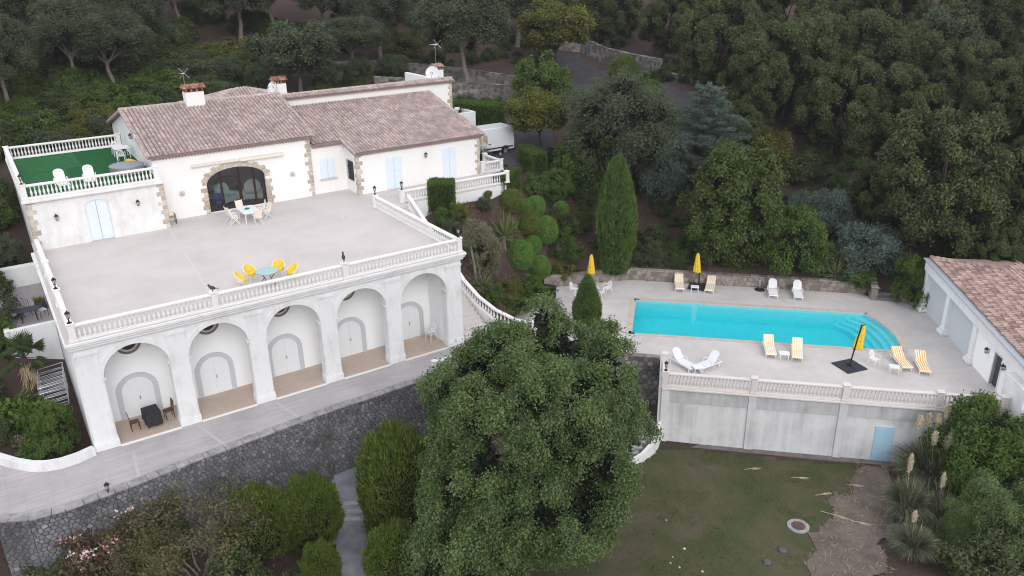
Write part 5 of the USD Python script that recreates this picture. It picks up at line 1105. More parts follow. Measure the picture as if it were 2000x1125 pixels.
def aerial(label, at, h, sc=1., az=0.):
    t = T('tv_aerial', label, 'aerial'); m = MB(); m.tube([(0, 0, 0), (0, 0, h)], .022, 5); m.build('mast', 'metal_grey', t)
    m = MB(); m.tube([(-.7 * sc, 0, h), (.6 * sc, 0, h)], .018, 4)
    for k in range(7): x = -.6 * sc + k * .18 * sc; l = (.42 - .03 * k) * sc; m.tube([(x, -l, h), (x, l, h)], .014, 4)
    m.tube([(.6 * sc, -.35, h + .35), (.6 * sc, .0, h), (.6 * sc, -.35, h - .35)], .014, 4); m.tube([(.6 * sc, .35, h + .35), (.6 * sc, .0, h), (.6 * sc, .35, h - .35)], .014, 4); m.build('elements', 'steel_pale', t); place(t, HOUSE, at, az)
aerial('television aerial on a tall mast above the right hand chimney', (33.5, 25.95, 12.2), 2.7, .75, .6); aerial('small television aerial behind the left hand chimney', (12.0, 24.9, 12.1), 2.3, .35, 1.0)
# inside the glazed room
def make_armchair(label):
    t = T('armchair', label, 'armchair', 'white armchairs inside the glazed room'); m = MB(); m.bev(-.42, .42, -.4, .4, .12, .44, .06); m.build('seat', 'linen_white', t)
    m = MB(); o = sbox(-.45, .1, .45, .75).union(Point(0, .72).buffer(.45)); m.prism(o, .2, lambda x, y, z: (x, .25 + z + .1 * y, y)); m.build('backrest', 'linen_white', t)
    for s in (-1, 1): m = MB(); m.bev(s * .46 - .09, s * .46 + .09, -.42, .4, .1, .62, .06); m.build('armrest', 'linen_white', t)
    return t
A1 = make_armchair('white round backed armchair inside the arched window, on the left'); place(A1, HOUSE, (12.4, 19.0, TZ), .5, (1.25, 1.25, 1.2)); copy(A1, 'white round backed armchair inside the arched window, on the right', HOUSE, (14.1, 18.7, TZ), -.35, (1.3, 1.25, 1.2))
t = T('blue_stool', 'blue padded stool inside the arched window, behind its left leaf', 'stool'); place(t, HOUSE, (11.5, 18.0, TZ)); m = MB(); m.bev(-.25, .25, -.25, .25, .3, .55, .05); m.build('seat', 'blue_cloth', t)
m = MB(); m.bev(-.25, .25, .2, .26, .55, 1.0, .03); m.build('backrest', 'blue_cloth', t)
for x in (-.2, .2):
    for y in (-.2, .2): m = MB(); m.tube([(x, y, .32), (x, y, 0)], .025, 5); m.build('leg', 'wood_brown', t)
t = T('round_dining_table', 'dark round table inside the arched window', 'table'); place(t, HOUSE, (11.0, 18.7, TZ)); m = MB(); m.lathe([(0, .72), (.6, .72), (.6, .76), (0, .76)], n=20); m.build('tabletop', 'metal_grey', t); m = MB(); m.lathe([(.3, 0), (.06, .1), (.06, .72)], n=8); m.build('pedestal', 'wood_brown', t)
t = T('sideboard', 'brown wooden sideboard at the back of the glazed room', 'cabinet'); place(t, HOUSE, (13.0, 22.7, TZ)); m = MB(); m.bev(-1.2, 1.2, -.3, .3, 0, 1.0, .03); m.build('carcass', 'wood_brown', t)
for k in range(3): m = MB(); m.bev(-1.15 + k * .78, -.43 + k * .78, -.33, -.29, .1, .92, .02); m.build('door', 'wood_brown', t)
# van
vn = T('parked_van', 'white panel van parked behind the right wing of the house', 'van')
side = Polygon([(-2.6, .42), (-2.62, 1.2), (-2.55, 2.2), (-2.4, 2.42), (1.0, 2.44), (1.35, 2.36), (2.0, 1.45), (2.65, 1.22), (2.78, .95), (2.78, .42)])
for wx in (-1.65, 1.75): side = side.difference(Point(wx, .36).buffer(.42))
n_ = [(0, -.10), (.10, 0)]
m = MB()
for y0, y1, ins in ((-.88, .88, .0), (-.97, -.88, .05), (.88, .97, .05)): m.prism(side.buffer(-ins) if ins else side, y1 - y0, lambda x, y, z, y0=y0: (x, y0 + z, y))
m.build('body', 'van_white', vn)
for sg in (-1, 1):
    m = MB(); m.prism(Polygon([(.75, 1.45), (1.85, 1.45), (1.40, 2.1), (.75, 2.15)]), .02, lambda x, y, z, sg=sg: (x, sg * .972 + z - .01, y)); m.build('side_window', 'slate', vn)
    m = MB(); m.bev(-.15, .1, sg * .985 - .015, sg * .985 + .015, 1.05, 1.12, .008); m.build('door_handle', 'iron_black', vn)
    m = MB(); m.box(-2.45, .6, sg * .974 - .004, sg * .974 + .004, .62, .74); m.build('side_moulding', 'rubber', vn)
    m = MB(); m.bev(-2.66, -2.58, sg * .88 - .06, sg * .88 + .06, 1.0, 1.7, .02); m.build('tail_light', 'tail_red', vn)
    m = MB(); m.bev(2.6, 2.8, sg * .75 - .16, sg * .75 + .16, .85, 1.1, .04); m.build('headlight', 'lamp_glass', vn)
m = MB(); m.add([(1.40, -.8, 2.30), (1.40, .8, 2.30), (2.05, .86, 1.47), (2.05, -.86, 1.47)], [(0, 3, 2, 1)]); m.V[0] += [.02, 0, .012]; m.build('windscreen', 'slate', vn)
m = MB(); m.bev(-2.72, -2.58, -.92, .92, .36, .62, .04); m.bev(2.68, 2.86, -.9, .9, .34, .66, .05); m.build('bumper', 'rubber', vn)
for wx in (-1.65, 1.75):
    for sg in (-1, 1):
        m = MB(); m.tube([(wx, sg * .98, .34), (wx, sg * .76, .34)], .34, 18); wh = m.build('wheel', 'rubber', vn); m = MB(); m.tube([(wx, sg * .985, .34), (wx, sg * .9, .34)], .2, 12); m.build('rim', 'metal_grey', wh)
p_ = HOUSE.w(35.0, 20.8); gz_ = float(ground_z(np.array([p_[0]]), np.array([p_[1]]))[0]); place(vn, HOUSE, (35.0, 20.8, gz_ + .1), np.pi)
# patio furniture and the heap of bed frames
t = T('patio_table', 'oval dark metal table on the small patio left of the arcade', 'table'); place(t, HOUSE, (-1.35, 11.9, 3.0)); m = MB(); m.lathe([(0, .7), (.75, .7), (.76, .73), (0, .74)], n=20, sq=.6); m.build('tabletop', 'slate', t)
for k in range(4): a = k * np.pi / 2 + .78; m = MB(); m.tube([(.45 * math.cos(a), .3 * math.sin(a), .7), (.55 * math.cos(a), .36 * math.sin(a), 0)], .025, 5); m.build('leg', 'metal_dark', t)
def make_metal_chair(label):
    t = T('metal_chair', label, 'chair', 'wire chairs round the patio table'); m = MB(); m.bev(-.22, .22, -.2, .2, .42, .45, .01); m.build('seat', 'linen_white', t)
    m = MB(); m.tube([(-.2, .2, 0), (-.2, .22, .45), (-.2, .3, .85), (0, .32, .95), (.2, .3, .85), (.2, .22, .45), (.2, .2, 0)], .014, 5)
    for x in (-.1, 0, .1): m.tube([(x, .22, .45), (x, .31, .9)], .01, 4)
    m.tube([(-.2, -.2, .43), (-.22, -.24, 0)], .014, 5); m.tube([(.2, -.2, .43), (.22, -.24, 0)], .014, 5); m.build('wire_frame', 'metal_dark', t); return t
mc = make_metal_chair('wire patio chair left of the oval metal table'); place(mc, HOUSE, (-2.1, 12.3, 3), 1.0); copy(mc, 'wire patio chair behind the oval metal table', HOUSE, (-1.4, 12.9, 3), 0.1); copy(mc, 'wire patio chair right of the oval metal table', HOUSE, (-.65, 12.2, 3), -1.2)
t = T('yellow_planter', 'dark planter box with yellow green plants on the small patio', 'planter'); place(t, HOUSE, (-.62, 13.6, 3)); m = MB(); m.bev(-.3, .3, -.35, .35, 0, .45, .03); m.build('box', 'slate', t)
rg = np.random.default_rng(4); m = MB()
for k in range(60): a = rg.uniform(0, 6.28); r = rg.uniform(0, .3); x, y = r * math.cos(a), r * math.sin(a); m.add([(x, y, .45), (x + .06, y, .5), (x * 1.4, y * 1.4, .45 + rg.uniform(.1, .35))], [(0, 1, 2)])
m.build('plants', 'leaf_yellow', t)
t = T('bed_frames', 'heap of white metal bed frames leaning beside the palm at the foot of the arcade', 'metal frames'); q_ = HOUSE.w(-1.1, 6.4); place(t, HOUSE, (-1.15, 6.3, .15), -.1)
for k in range(5):
    m = MB(); z = .3 + k * .32; m.tube([(-.6, -1.1, z), (.6, -1.1, z + .1), (.6, 1.1, z + .25), (-.6, 1.1, z + .1), (-.6, -1.1, z)], .025, 5)
    for j in range(4): y = -.9 + j * .55; m.tube([(-.6, y, z + .03), (.6, y, z + .15)], .016, 4)
    for x, y in ((-.55, -1.05), (.55, 1.05)): m.tube([(x, y, z), (x, y, z - .3)], .02, 4)
    m.build('bed_frame', 'steel_pale', t)
# on the lawn
lz = lambda x, y: float(ground_z(np.array([x]), np.array([y]))[0]) + .06
t = thing('manhole_cover', 'round reddish manhole cover in a grey concrete ring on the lawn', 'manhole cover', WORLD, (14.45, 33.75, lz(14.45, 33.75)))
m = MB(); m.flat(Point(14.45, 33.75).buffer(.55, 14).difference(Point(14.45, 33.75).buffer(.36, 14)), t.base[2] - .15, t.base[2] + .06); m.build('ring', 'manhole_ring', t)
m = MB(); m.flat(Point(14.45, 33.75).buffer(.355, 14), t.base[2] - .1, t.base[2] + .045)
for k in range(5): m.bev(14.45 - .22, 14.45 + .22, 33.5 + k * .1, 33.54 + k * .1, t.base[2] + .04, t.base[2] + .056, .004)
m.build('lid', 'manhole_red', t)
def make_rock(name, label, x, y, r, seed, m_='rock_dark', z=None, group=None):
    s = trimesh.creation.icosphere(2, r); s.vertices *= 1 + .35 * (meshkit.fbm(s.vertices / r * 1.3 + seed * 7, 3, seed)[:, None] - .5) * 2; s.vertices *= [1, .9, .65]; z = lz(x, y) if z is None else z
    s.apply_translation((x, y, z + r * .2)); m = MB(); m.tm(s); o = m.build(name, m_, thing(name, label, 'rock', WORLD, (x, y, z), group)); return o
def frond(label, x, y, az, L=1.2):
    t = thing('dead_frond', label, 'palm frond', WORLD, (x, y, lz(x, y)), 'dead fronds on the lawn'); d = np.array([math.cos(az), math.sin(az)]); nn = np.array([-d[1], d[0]])
    z = t.base[2] + .05; m = MB(); m.tube([(x, y, z), (x + d[0] * L * .5, y + d[1] * L * .5, z + .02), (x + d[0] * L, y + d[1] * L, z)], [.022, .014, .006], 5); m.build('stem', 'frond_straw', t)
    m = MB()
    for k in range(26):
        s = .35 + .65 * k / 26; sg = 1 if k % 2 else -1; l = .38 * (1.15 - s) + .12; px = x + d[0] * L * s; py = y + d[1] * L * s; tx = px + d[0] * l * .85 + nn[0] * sg * l * .35; ty = py + d[1] * l * .85 + nn[1] * sg * l * .35
        m.add([(px, py, z + .02), (px + nn[0] * .02, py + nn[1] * .02, z + .03), (tx, ty, z - .02)], [(0, 1, 2)])
    m.build('blades', 'frond_straw', t)
# ---------------------------------------------------------------- plants
def unit(v): return v / (np.linalg.norm(v, axis=-1, keepdims=True) + 1e-9)
def leaves(mb, P, A, l, w, rg, jit=.7, face=False):
    """One leaf (two triangles, a rhomb folded a little) at each point, along A, or (face) with its upper side turned towards A."""
    n = len(P)
    if face: N = unit(A + rg.normal(0, jit, (n, 3))); B = unit(np.cross(N, rg.normal(0, 1, (n, 3)))); A = np.cross(B, N); C = N
    else: A = unit(A + rg.normal(0, jit, (n, 3))); B = unit(np.cross(A, rg.normal(0, 1, (n, 3)))); C = np.cross(A, B)
    l = l * rg.uniform(.65, 1.3, (n, 1)); w = w * rg.uniform(.7, 1.25, (n, 1))
    V = np.stack([P, P + A * l * .5 + B * w * .5 + C * w * .15, P + A * l, P + A * l * .5 - B * w * .5 + C * w * .15], 1).reshape(-1, 3)
    i = np.arange(n)[:, None] * 4; mb.add(V, np.vstack([i + [0, 1, 2], i + [0, 2, 3]]))
def fib(n, rg):
    k = np.arange(n) + rg.uniform(0, 1); z = 1 - 2 * (k + .5) / n; z = np.clip(z, -1, 1); a = k * 2.39996; r = np.sqrt(1 - z * z); return np.stack([r * np.cos(a), r * np.sin(a), z], 1)
def lobe_set(rg, n, R, zc, lr, low=-.55, rough=.16):
    d = fib(int(n * 2 / (1 - max(low, -1.))), rg); d = d[d[:, 2] > low]; d = unit(d + rg.normal(0, .12, d.shape))
    r = rg.uniform(.60, .90, (len(d), 1)) * (1 + rg.normal(0, rough, (len(d), 1)) * .5)
    c = d * r * np.array(R) + [0, 0, zc]; rad = lr * rg.uniform(.7, 1.25, len(d)) * np.mean(R); return c, rad
def lobed(mb, rg, c, rad, sprigs, per, l, w, up=.35, spread=.16, zc=None, shell=(.6, 1.06), flat=.9, ns=8, sub=.40, out=(.48, .76)):
    """Leaf sprigs on the tufts that cover the outsides of overlapping boughs; the hollows between tufts stay dark."""
    cen = c.mean(0); J = np.repeat(np.arange(len(c)), ns)
    d = unit(rg.normal(0, 1, (len(J), 3)) + .75 * unit(c[J] - cen) + [0, 0, up]); sc = c[J] + d * rad[J][:, None] * rg.uniform(*out, (len(J), 1)) * [1, 1, flat]; sr = rad[J] * sub * rg.uniform(.65, 1.25, len(J))
    keep = np.ones(len(J), bool)
    for j in range(len(c)): keep &= ~((np.linalg.norm((sc - c[j]) / [1, 1, flat], axis=1) < rad[j] * .55) & (J != j))
    sc, sr, J = sc[keep], sr[keep], J[keep]
    pr = sr ** 2 / (sr ** 2).sum(); k = rg.choice(len(sc), sprigs, p=pr)
    e = unit(rg.normal(0, 1, (sprigs, 3)) + .7 * unit(sc[k] - c[J[k]]) + [0, 0, up + .15]); P = sc[k] + e * sr[k][:, None] * rg.uniform(*shell, (sprigs, 1))
    Pn = np.repeat(P, per, 0) + rg.normal(0, spread, (sprigs * per, 3)); leaves(mb, Pn, np.repeat(e, per, 0) + [0, 0, .35], l, w, rg, .55, True)
def limbs(mb, rg, base_r, fork, tips, n=7, lean=(0, 0), sub=0):
    """A tapered trunk from the ground to the fork, and limbs on to the boughs."""
    x, y = lean; k = 7; t = np.linspace(0, 1, k)[:, None]; f = np.array([x, y, fork])
    pts = np.hstack([t * x, t * y, t * fork - .25 * (1 - t)]) + np.hstack([rg.normal(0, .05, (k, 2)) * t * (fork / 3), np.zeros((k, 1))])
    mb.tube(pts, np.linspace(base_r * 1.0, base_r * .62, k) * np.where(np.arange(k) == 0, 1.35, 1), n)
    f = pts[-1]
    for tip in tips:
        tip = np.array(tip); m = f + (tip - f) * .5 + rg.normal(0, .12, 3) * np.linalg.norm(tip - f) + [0, 0, .1]
        s = np.linspace(0, 1, 6)[:, None]; p = (1 - s) ** 2 * f + 2 * s * (1 - s) * m + s * s * tip
        mb.tube(p, np.linspace(base_r * .5, base_r * .12, 6), 5, False) if np.linalg.norm(tip - f) < 30 else None
        for q in range(sub):
            a = p[rg.integers(2, 4)]; e = a + rg.normal(0, 1, 3) * [.8, .8, .5] * np.linalg.norm(tip - f) * .16
            mb.tube([a, (a + e) / 2 + rg.normal(0, .06, 3), e], [base_r * .14, base_r * .09, base_r * .04], 4, False)
PROTO = {}
def proto(key, name, cat, build, H, W):
    """Registers how the first plant of a kind is built; its size is what the copies scale."""
    PROTO[key] = dict(name=name, cat=cat, build=build, H=H, W=W, first=None)
def plant(key, label, x, y, z, w, h, turn=0., group=None):
    p = PROTO[key]; sc = (w / p['W'], w / p['W'], h / p['H'])
    if p['first'] is None:
        t = thing(p['name'], label, p['cat'], WORLD, (0, 0, 0), group); p['build'](t); p['first'] = t; place(t, WORLD, (x, y, z), turn, sc); return t.prim
    return copy(p['first'], label, WORLD, (x, y, z), turn, sc, group).GetPrim()
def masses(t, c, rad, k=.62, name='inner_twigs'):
    """Dark leaf fill inside each bough: painted shade for the gaps of the crown."""
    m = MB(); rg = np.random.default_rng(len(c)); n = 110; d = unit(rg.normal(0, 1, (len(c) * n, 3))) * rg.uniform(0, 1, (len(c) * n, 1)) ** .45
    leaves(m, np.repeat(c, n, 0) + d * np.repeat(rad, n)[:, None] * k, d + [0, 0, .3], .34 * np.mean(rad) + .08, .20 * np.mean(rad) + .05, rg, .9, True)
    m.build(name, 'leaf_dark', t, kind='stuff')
def oak(seed, leafm, barkm, R, zc, nl, lr, sprigs, per, l, w, fork, br, lean=(0, 0), low=-.45, spread=.17, shell=(.6, 1.06), sub=1, core=.62):
    def b(t):
        rg = np.random.default_rng(seed); c, rad = lobe_set(rg, nl, R, zc, lr, low)
        m = MB(); limbs(m, rg, br, fork, c[rg.permutation(len(c))[:9]], 8, lean, sub); m.build('trunk', barkm, t, smooth=50)
        m = MB(); lobed(m, rg, c, rad, sprigs, per, l, w, spread=spread, shell=shell); m.build('crown', leafm, t)
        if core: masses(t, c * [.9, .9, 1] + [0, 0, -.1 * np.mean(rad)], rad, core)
    return b
proto('oak_a', 'holm_oak', 'tree', oak(1, 'leaf_oak', 'bark_dark', (4.3, 4.3, 4.0), 4.3, 42, .225, 8600, 8, .21, .115, 2.0, .28, low=-.95, spread=.13), 8.8, 10.6)
proto('oak_b', 'holm_oak', 'tree', oak(2, 'leaf_oak', 'bark_dark', (4.5, 4.1, 3.8), 4.1, 34, .255, 8600, 8, .21, .115, 1.9, .30, low=-.95, spread=.13), 8.5, 10.8)
proto('oak_c', 'holm_oak', 'tree', oak(3, 'leaf_oak', 'bark_dark', (3.9, 4.3, 4.2), 4.5, 54, .22, 8600, 8, .21, .115, 2.2, .26, low=-.95, spread=.13), 9.2, 10.0)
proto('cork_a', 'cork_oak', 'tree', oak(4, 'leaf_olive', 'bark_pale', (3.5, 3.5, 3.2), 6.2, 30, .27, 5200, 8, .20, .10, 4.0, .26, (.4, .1), -.3, .24, (.55, 1.1), 2), 9.6, 7.8)
proto('cork_b', 'cork_oak', 'tree', oak(5, 'leaf_olive', 'bark_pale', (3.3, 3.6, 3.4), 6.0, 28, .28, 5200, 8, .20, .10, 3.8, .24, (-.5, .2), -.35, .26, (.5, 1.1), 2), 9.6, 7.4)
proto('airy', 'olive_tree', 'tree', oak(6, 'leaf_olive', 'bark_grey', (3.2, 3.2, 3.8), 6.4, 36, .30, 4400, 6, .24, .07, 2.6, .24, (.2, 0), -.8, .30, (.4, 1.15), 3), 10.4, 7.6)
proto('olive', 'olive_tree', 'tree', oak(7, 'leaf_olive', 'bark_grey', (2.2, 2.2, 1.7), 3.0, 18, .40, 1900, 7, .24, .09, 1.3, .16, (0, 0), -.7, .18, (.6, 1.08), 1), 4.9, 5.2)
proto('magnolia', 'magnolia_tree', 'tree', oak(8, 'leaf_magnolia', 'bark_grey', (3.5, 3.5, 4.3), 3.5, 80, .20, 8200, 7, .25, .12, 1.0, .14, (0, 0), -1.1, .16, (.6, 1.08), 0), 8.3, 8.2)
proto('leafy', 'leafy_tree', 'tree', oak(9, 'leaf_green', 'bark_grey', (2.5, 2.5, 2.4), 2.5, 26, .30, 3200, 8, .28, .14, 1.0, .12, (0, 0), -1.1, .16, (.6, 1.06), 0), 5.0, 6.0)
proto('yellowish', 'leafy_tree', 'tree', oak(10, 'leaf_yellow', 'bark_dark', (2.8, 2.8, 2.4), 4.6, 28, .32, 3600, 7, .25, .12, 2.6, .16, (0, 0), -.5, .2, (.6, 1.08), 1), 7.2, 6.4)
proto('front_oak', 'oak_tree', 'tree', oak(17, 'leaf_oak_front', 'bark_grey', (5.7, 5.5, 5.7), 6.6, 128, .19, 38000, 8, .135, .068, 2.6, .32, (.2, .3), -1.1, .13, (.45, 1.12), 1, .55), 12.8, 12.9)
def dome(seed, leafm, R, H, sprigs, per, l, w, up=.2, spread=.09, nl=14, lr=.42, core=True, low=-.2):
    def b(t):
        rg = np.random.default_rng(seed); c, rad = lobe_set(rg, nl, (R, R, H * .52), H * .45, lr, low - .5)
        m = MB(); lobed(m, rg, c, rad, sprigs, per, l, w, up, spread, sub=.50, out=(.55, .95)); m.build('foliage', leafm, t)
        m = MB(); limbs(m, rg, .05 * R + .02, H * .2, c[:6], 5, (0, 0), 0); m.build('stems', 'bark_dark', t)
        if core: s = trimesh.creation.icosphere(2, 1.); s.vertices = s.vertices * [R * .56, R * .56, H * .33] * (1 + .3 * (meshkit.noise(s.vertices * 2.2 + seed)[:, None] - .5)) + [0, 0, H * .42]; m = MB(); m.tm(s); m.build('inner_twigs', 'leaf_dark', t)  # solid core blocks the view through; its dark colour paints inner shade
    return b
proto('bush_green', 'shrub', 'shrub', dome(21, 'leaf_green', 1.15, 2.0, 900, 7, .17, .08), 2.1, 2.6)
proto('bush_bright', 'shrub', 'shrub', dome(22, 'leaf_bright', 1.15, 2.0, 900, 7, .17, .08), 2.1, 2.6)
proto('bush_yellow', 'shrub', 'shrub', dome(23, 'leaf_yellow', 1.15, 2.0, 900, 7, .15, .07), 2.1, 2.6)
proto('bush_dark', 'shrub', 'shrub', dome(24, 'leaf_oak', 1.15, 2.0, 900, 7, .17, .08), 2.1, 2.6)
proto('bush_grey', 'shrub', 'shrub', dome(25, 'leaf_olive', 1.15, 2.0, 900, 7, .17, .06), 2.1, 2.6)
proto('blue_shrub', 'blue_grey_shrub', 'shrub', dome(30, 'leaf_cedar', 1.15, 2.2, 2200, 7, .17, .045, .5, .12, 16, .40), 2.3, 2.7)
proto('bush_varieg', 'variegated_shrub', 'shrub', dome(26, 'leaf_variegated', 1.1, 2.2, 2600, 7, .12, .06, nl=10, lr=.5), 2.4, 2.5)
proto('laurel', 'laurel_hedge', 'hedge', dome(27, 'leaf_bright', 2.6, 4.2, 6000, 7, .22, .085, .1, .14, 26, .36), 4.4, 5.7)
proto('bush_big', 'big_shrub', 'shrub', dome(28, 'leaf_oak_front', 2.0, 3.0, 7500, 7, .11, .055, .3, .12, 22, .36), 3.2, 4.5)
proto('bush_round', 'round_shrub', 'shrub', dome(29, 'leaf_green', 1.3, 2.4, 2600, 7, .11, .055, .1, .05, 22, .40), 2.5, 2.8)
def ball(seed, leafm, n, l, w, egg=1.):
    def b(t):
        rg = np.random.default_rng(seed); d = fib(n, rg); P = d * (1 + .07 * (meshkit.fbm(d * 3.2 + seed, 3)[:, None] - .5) * 2); P[:, 2] = np.where(P[:, 2] < -.75, -.75, P[:, 2])
        P = P * [.74, .74, .74 * egg] + [0, 0, .60 * egg]; m = MB(); Q = np.repeat(P, 3, 0) + rg.normal(0, .02, (3 * n, 3)); Q = Q + np.repeat(d, 3, 0) * rg.uniform(-.03, .06, (3 * n, 1)); leaves(m, Q, np.repeat(d, 3, 0) + [0, 0, .3], l * 1.15, w * 1.15, rg, .85, True); m.build('foliage', leafm, t)
        s = trimesh.creation.icosphere(2, .70); s.vertices[:, 2] = np.maximum(s.vertices[:, 2], -.5) * egg; s.apply_translation((0, 0, .60 * egg)); m = MB(); m.tm(s); m.build('inner_twigs', 'leaf_dark', t)  # added dark core: shade inside the clipped ball put into its colour
    return b
proto('ball', 'clipped_shrub', 'clipped shrub', ball(31, 'leaf_box', 4200, .07, .04), 1.36, 1.52)
proto('ball_y', 'clipped_shrub', 'clipped shrub', ball(32, 'leaf_boxy', 4200, .07, .04), 1.36, 1.52)
proto('ball_d', 'clipped_shrub', 'clipped shrub', ball(33, 'leaf_box', 4200, .075, .04, 1.2), 1.6, 1.52)
def hedge_box(seed, leafm, w, d, h, n):
    def b(t):
        rg = np.random.default_rng(seed); f = rg.choice(5, n, p=np.array([w * d, w * h, w * h, d * h, d * h]) / (w * d + 2 * w * h + 2 * d * h)); a, c = rg.uniform(-.5, .5, n), rg.uniform(0, 1, n)
        P = np.zeros((n, 3)); D = np.zeros((n, 3))
        for k, (fn, dr) in enumerate(((lambda a, c: (a * w, (c - .5) * d, h + 0 * a), (0, 0, 1)), (lambda a, c: (a * w, -d / 2 + 0 * a, c * h), (0, -1, .3)), (lambda a, c: (a * w, d / 2 + 0 * a, c * h), (0, 1, .3)), (lambda a, c: (-w / 2 + 0 * a, a * d, c * h), (-1, 0, .3)), (lambda a, c: (w / 2 + 0 * a, a * d, c * h), (1, 0, .3)))):
            q = f == k; P[q] = np.stack(fn(a[q], c[q]), 1); D[q] = dr
        P += .09 * (meshkit.fbm(P * 1.8 + seed, 3)[:, None] - .5) * 2 * D; m = MB(); Q = np.repeat(P, 3, 0) + rg.normal(0, .035, (3 * n, 3)); leaves(m, Q, np.repeat(D, 3, 0) + [0, 0, .4], .11, .05, rg, .6); m.build('foliage', leafm, t)
        m = MB(); m.bev(-w / 2 + .06, w / 2 - .06, -d / 2 + .06, d / 2 - .06, 0, h - .06, .1); m.build('inner_twigs', 'leaf_dark', t)  # hedge core, coloured dark in place of shade between the leaves
    return b
proto('hedge', 'clipped_hedge', 'hedge', hedge_box(34, 'leaf_bright', 3.4, 1.2, 1.5, 5200), 1.55, 3.5)
proto('cube', 'clipped_hedge', 'hedge', hedge_box(35, 'leaf_green', 1.9, 1.7, 1.8, 5200), 1.85, 2.0)
def spire(seed, leafm, R, H, n, per, l, w, belly=.35, rag=.12, tipn=1.0):
    """Upright sprays over a spindle (cypress, thuja)."""
    def b(t):
        rg = np.random.default_rng(seed); z = rg.uniform(0, 1, n) ** .9; a = rg.uniform(0, 2 * np.pi, n)
        prof = np.where(z < belly, .80 + .20 * (z / belly), np.clip(1 - ((z - belly) / (1 - belly)) ** 1.6, 0, 1) ** (.8 * tipn)); fl = 1 + rag * 2 * (meshkit.fbm(np.stack([np.cos(a) * 2.2, np.sin(a) * 2.2, z * 4], 1) + seed, 3) - .5) + rag * 1.6 * (meshkit.noise(np.stack([np.cos(a) * 5, np.sin(a) * 5, z * 2.5], 1) + seed) - .6)
        r = R * prof * fl * rg.uniform(.82, 1.04, n); P = np.stack([r * np.cos(a), r * np.sin(a), z * H * .95], 1); D = np.stack([np.cos(a) * .35, np.sin(a) * .35, np.ones(n)], 1)
        m = MB(); Q = np.repeat(P, per, 0) + rg.normal(0, .035, (n * per, 3)) + np.repeat(D, per, 0) * rg.uniform(0, .22, (n * per, 1)); leaves(m, Q, np.repeat(D, per, 0), l, w, rg, .28); m.build('foliage', leafm, t)
        m = MB(); m.lathe([(.12 * R, -.1), (R * .6, .12), (R * .74, H * belly), (R * .5, H * .75), (.02, H * .92)], n=12); m.build('inner_twigs', 'leaf_dark', t)  # dark spindle core, its colour standing in for shade behind the sprays
        m = MB(); m.tube([(0, 0, -.3), (0, 0, H * .2)], [.12, .1], 7); m.build('trunk', 'bark_dark', t)
    return b
proto('cypress', 'cypress_tree', 'tree', spire(41, 'leaf_cypress', 1.35, 8.2, 6500, 6, .26, .05, .45, .24, .85), 8.3, 3.25)
proto('cypress_s', 'cypress_tree', 'tree', spire(42, 'leaf_cypress', .95, 4.2, 4800, 6, .14, .04, .34, .14, 1.0), 4.3, 2.2)
def thuja_b(seed, R, H, n):
    def b(t):
        rg = np.random.default_rng(seed); d = fib(n, rg); d = d[d[:, 2] > -.6]; fl = 1 + .34 * (meshkit.fbm(d * 3.4 + seed, 3) - .5) * 2; P = d * fl[:, None] * [R, R, H * .55] + [0, 0, H * .42]; D = unit(d * [.6, .6, .3] + [0, 0, .9])
        m = MB(); Q = np.repeat(P, 6, 0) + rg.normal(0, .05, (len(P) * 6, 3)) + np.repeat(D, 6, 0) * rg.uniform(-.1, .28, (len(P) * 6, 1)); leaves(m, Q, np.repeat(D, 6, 0), .20, .06, rg, .3); m.build('foliage', 'leaf_thuja', t)
        s = trimesh.creation.icosphere(2, 1.); s.vertices = s.vertices * [R * .86, R * .86, H * .47] + [0, 0, H * .42]; m = MB(); m.tm(s); m.build('inner_twigs', 'leaf_dark', t)  # core filling the shrub, shade behind the sprays painted into its colour
    return b
proto('thuja', 'upright_shrub', 'shrub', thuja_b(43, 1.7, 3.6, 3600), 3.6, 3.6)
proto('thuja_b', 'upright_shrub', 'shrub', thuja_b(44, 1.5, 3.6, 3400), 3.6, 3.3)
def cedar(seed, leafm, R, H, tiers, n):
    def b(t):
        rg = np.random.default_rng(seed); m = MB(); m.tube([(0, 0, -.3), (0, 0, H * .5), (0, 0, H * .97)], [.2, .12, .02], 7); tr = m; lf = MB()
        for k in range(tiers):
            z0_ = H * (.10 + .86 * k / tiers); rr = R * (1 - k / tiers) ** .75 + .25; nb = 9 if k < tiers * .7 else 6
            for j in range(nb):
                a = j * 2 * np.pi / nb + k * .7 + rg.normal(0, .15); z = z0_ + rg.uniform(-.35, .35); L = rr * rg.uniform(.75, 1.12); tip = np.array([L * math.cos(a), L * math.sin(a), z + L * rg.uniform(.05, .40)]); tr.tube([(0, 0, z), tip], [.04, .01], 4, False)
                q = int(n * L / R); s = rg.uniform(.2, 1., (q, 1)) ** .8; P = np.array([0, 0, z]) + (tip - [0, 0, z]) * s; wd = .32 * L * (1.1 - s * .8); P = P + np.array([-math.sin(a), math.cos(a), 0]) * wd * rg.uniform(-1, 1, (q, 1)) + [0, 0, 1] * rg.normal(0, .05, (q, 1))
                leaves(lf, P, np.tile([math.cos(a) * .7, math.sin(a) * .7, .5], (q, 1)), .26, .06, rg, .5)
        tr.build('trunk', 'bark_grey', t, smooth=50); lf.build('foliage', leafm, t)
    return b
proto('cedar', 'blue_cedar', 'tree', cedar(51, 'leaf_cedar', 3.2, 8.0, 17, 420), 8.0, 5.6)
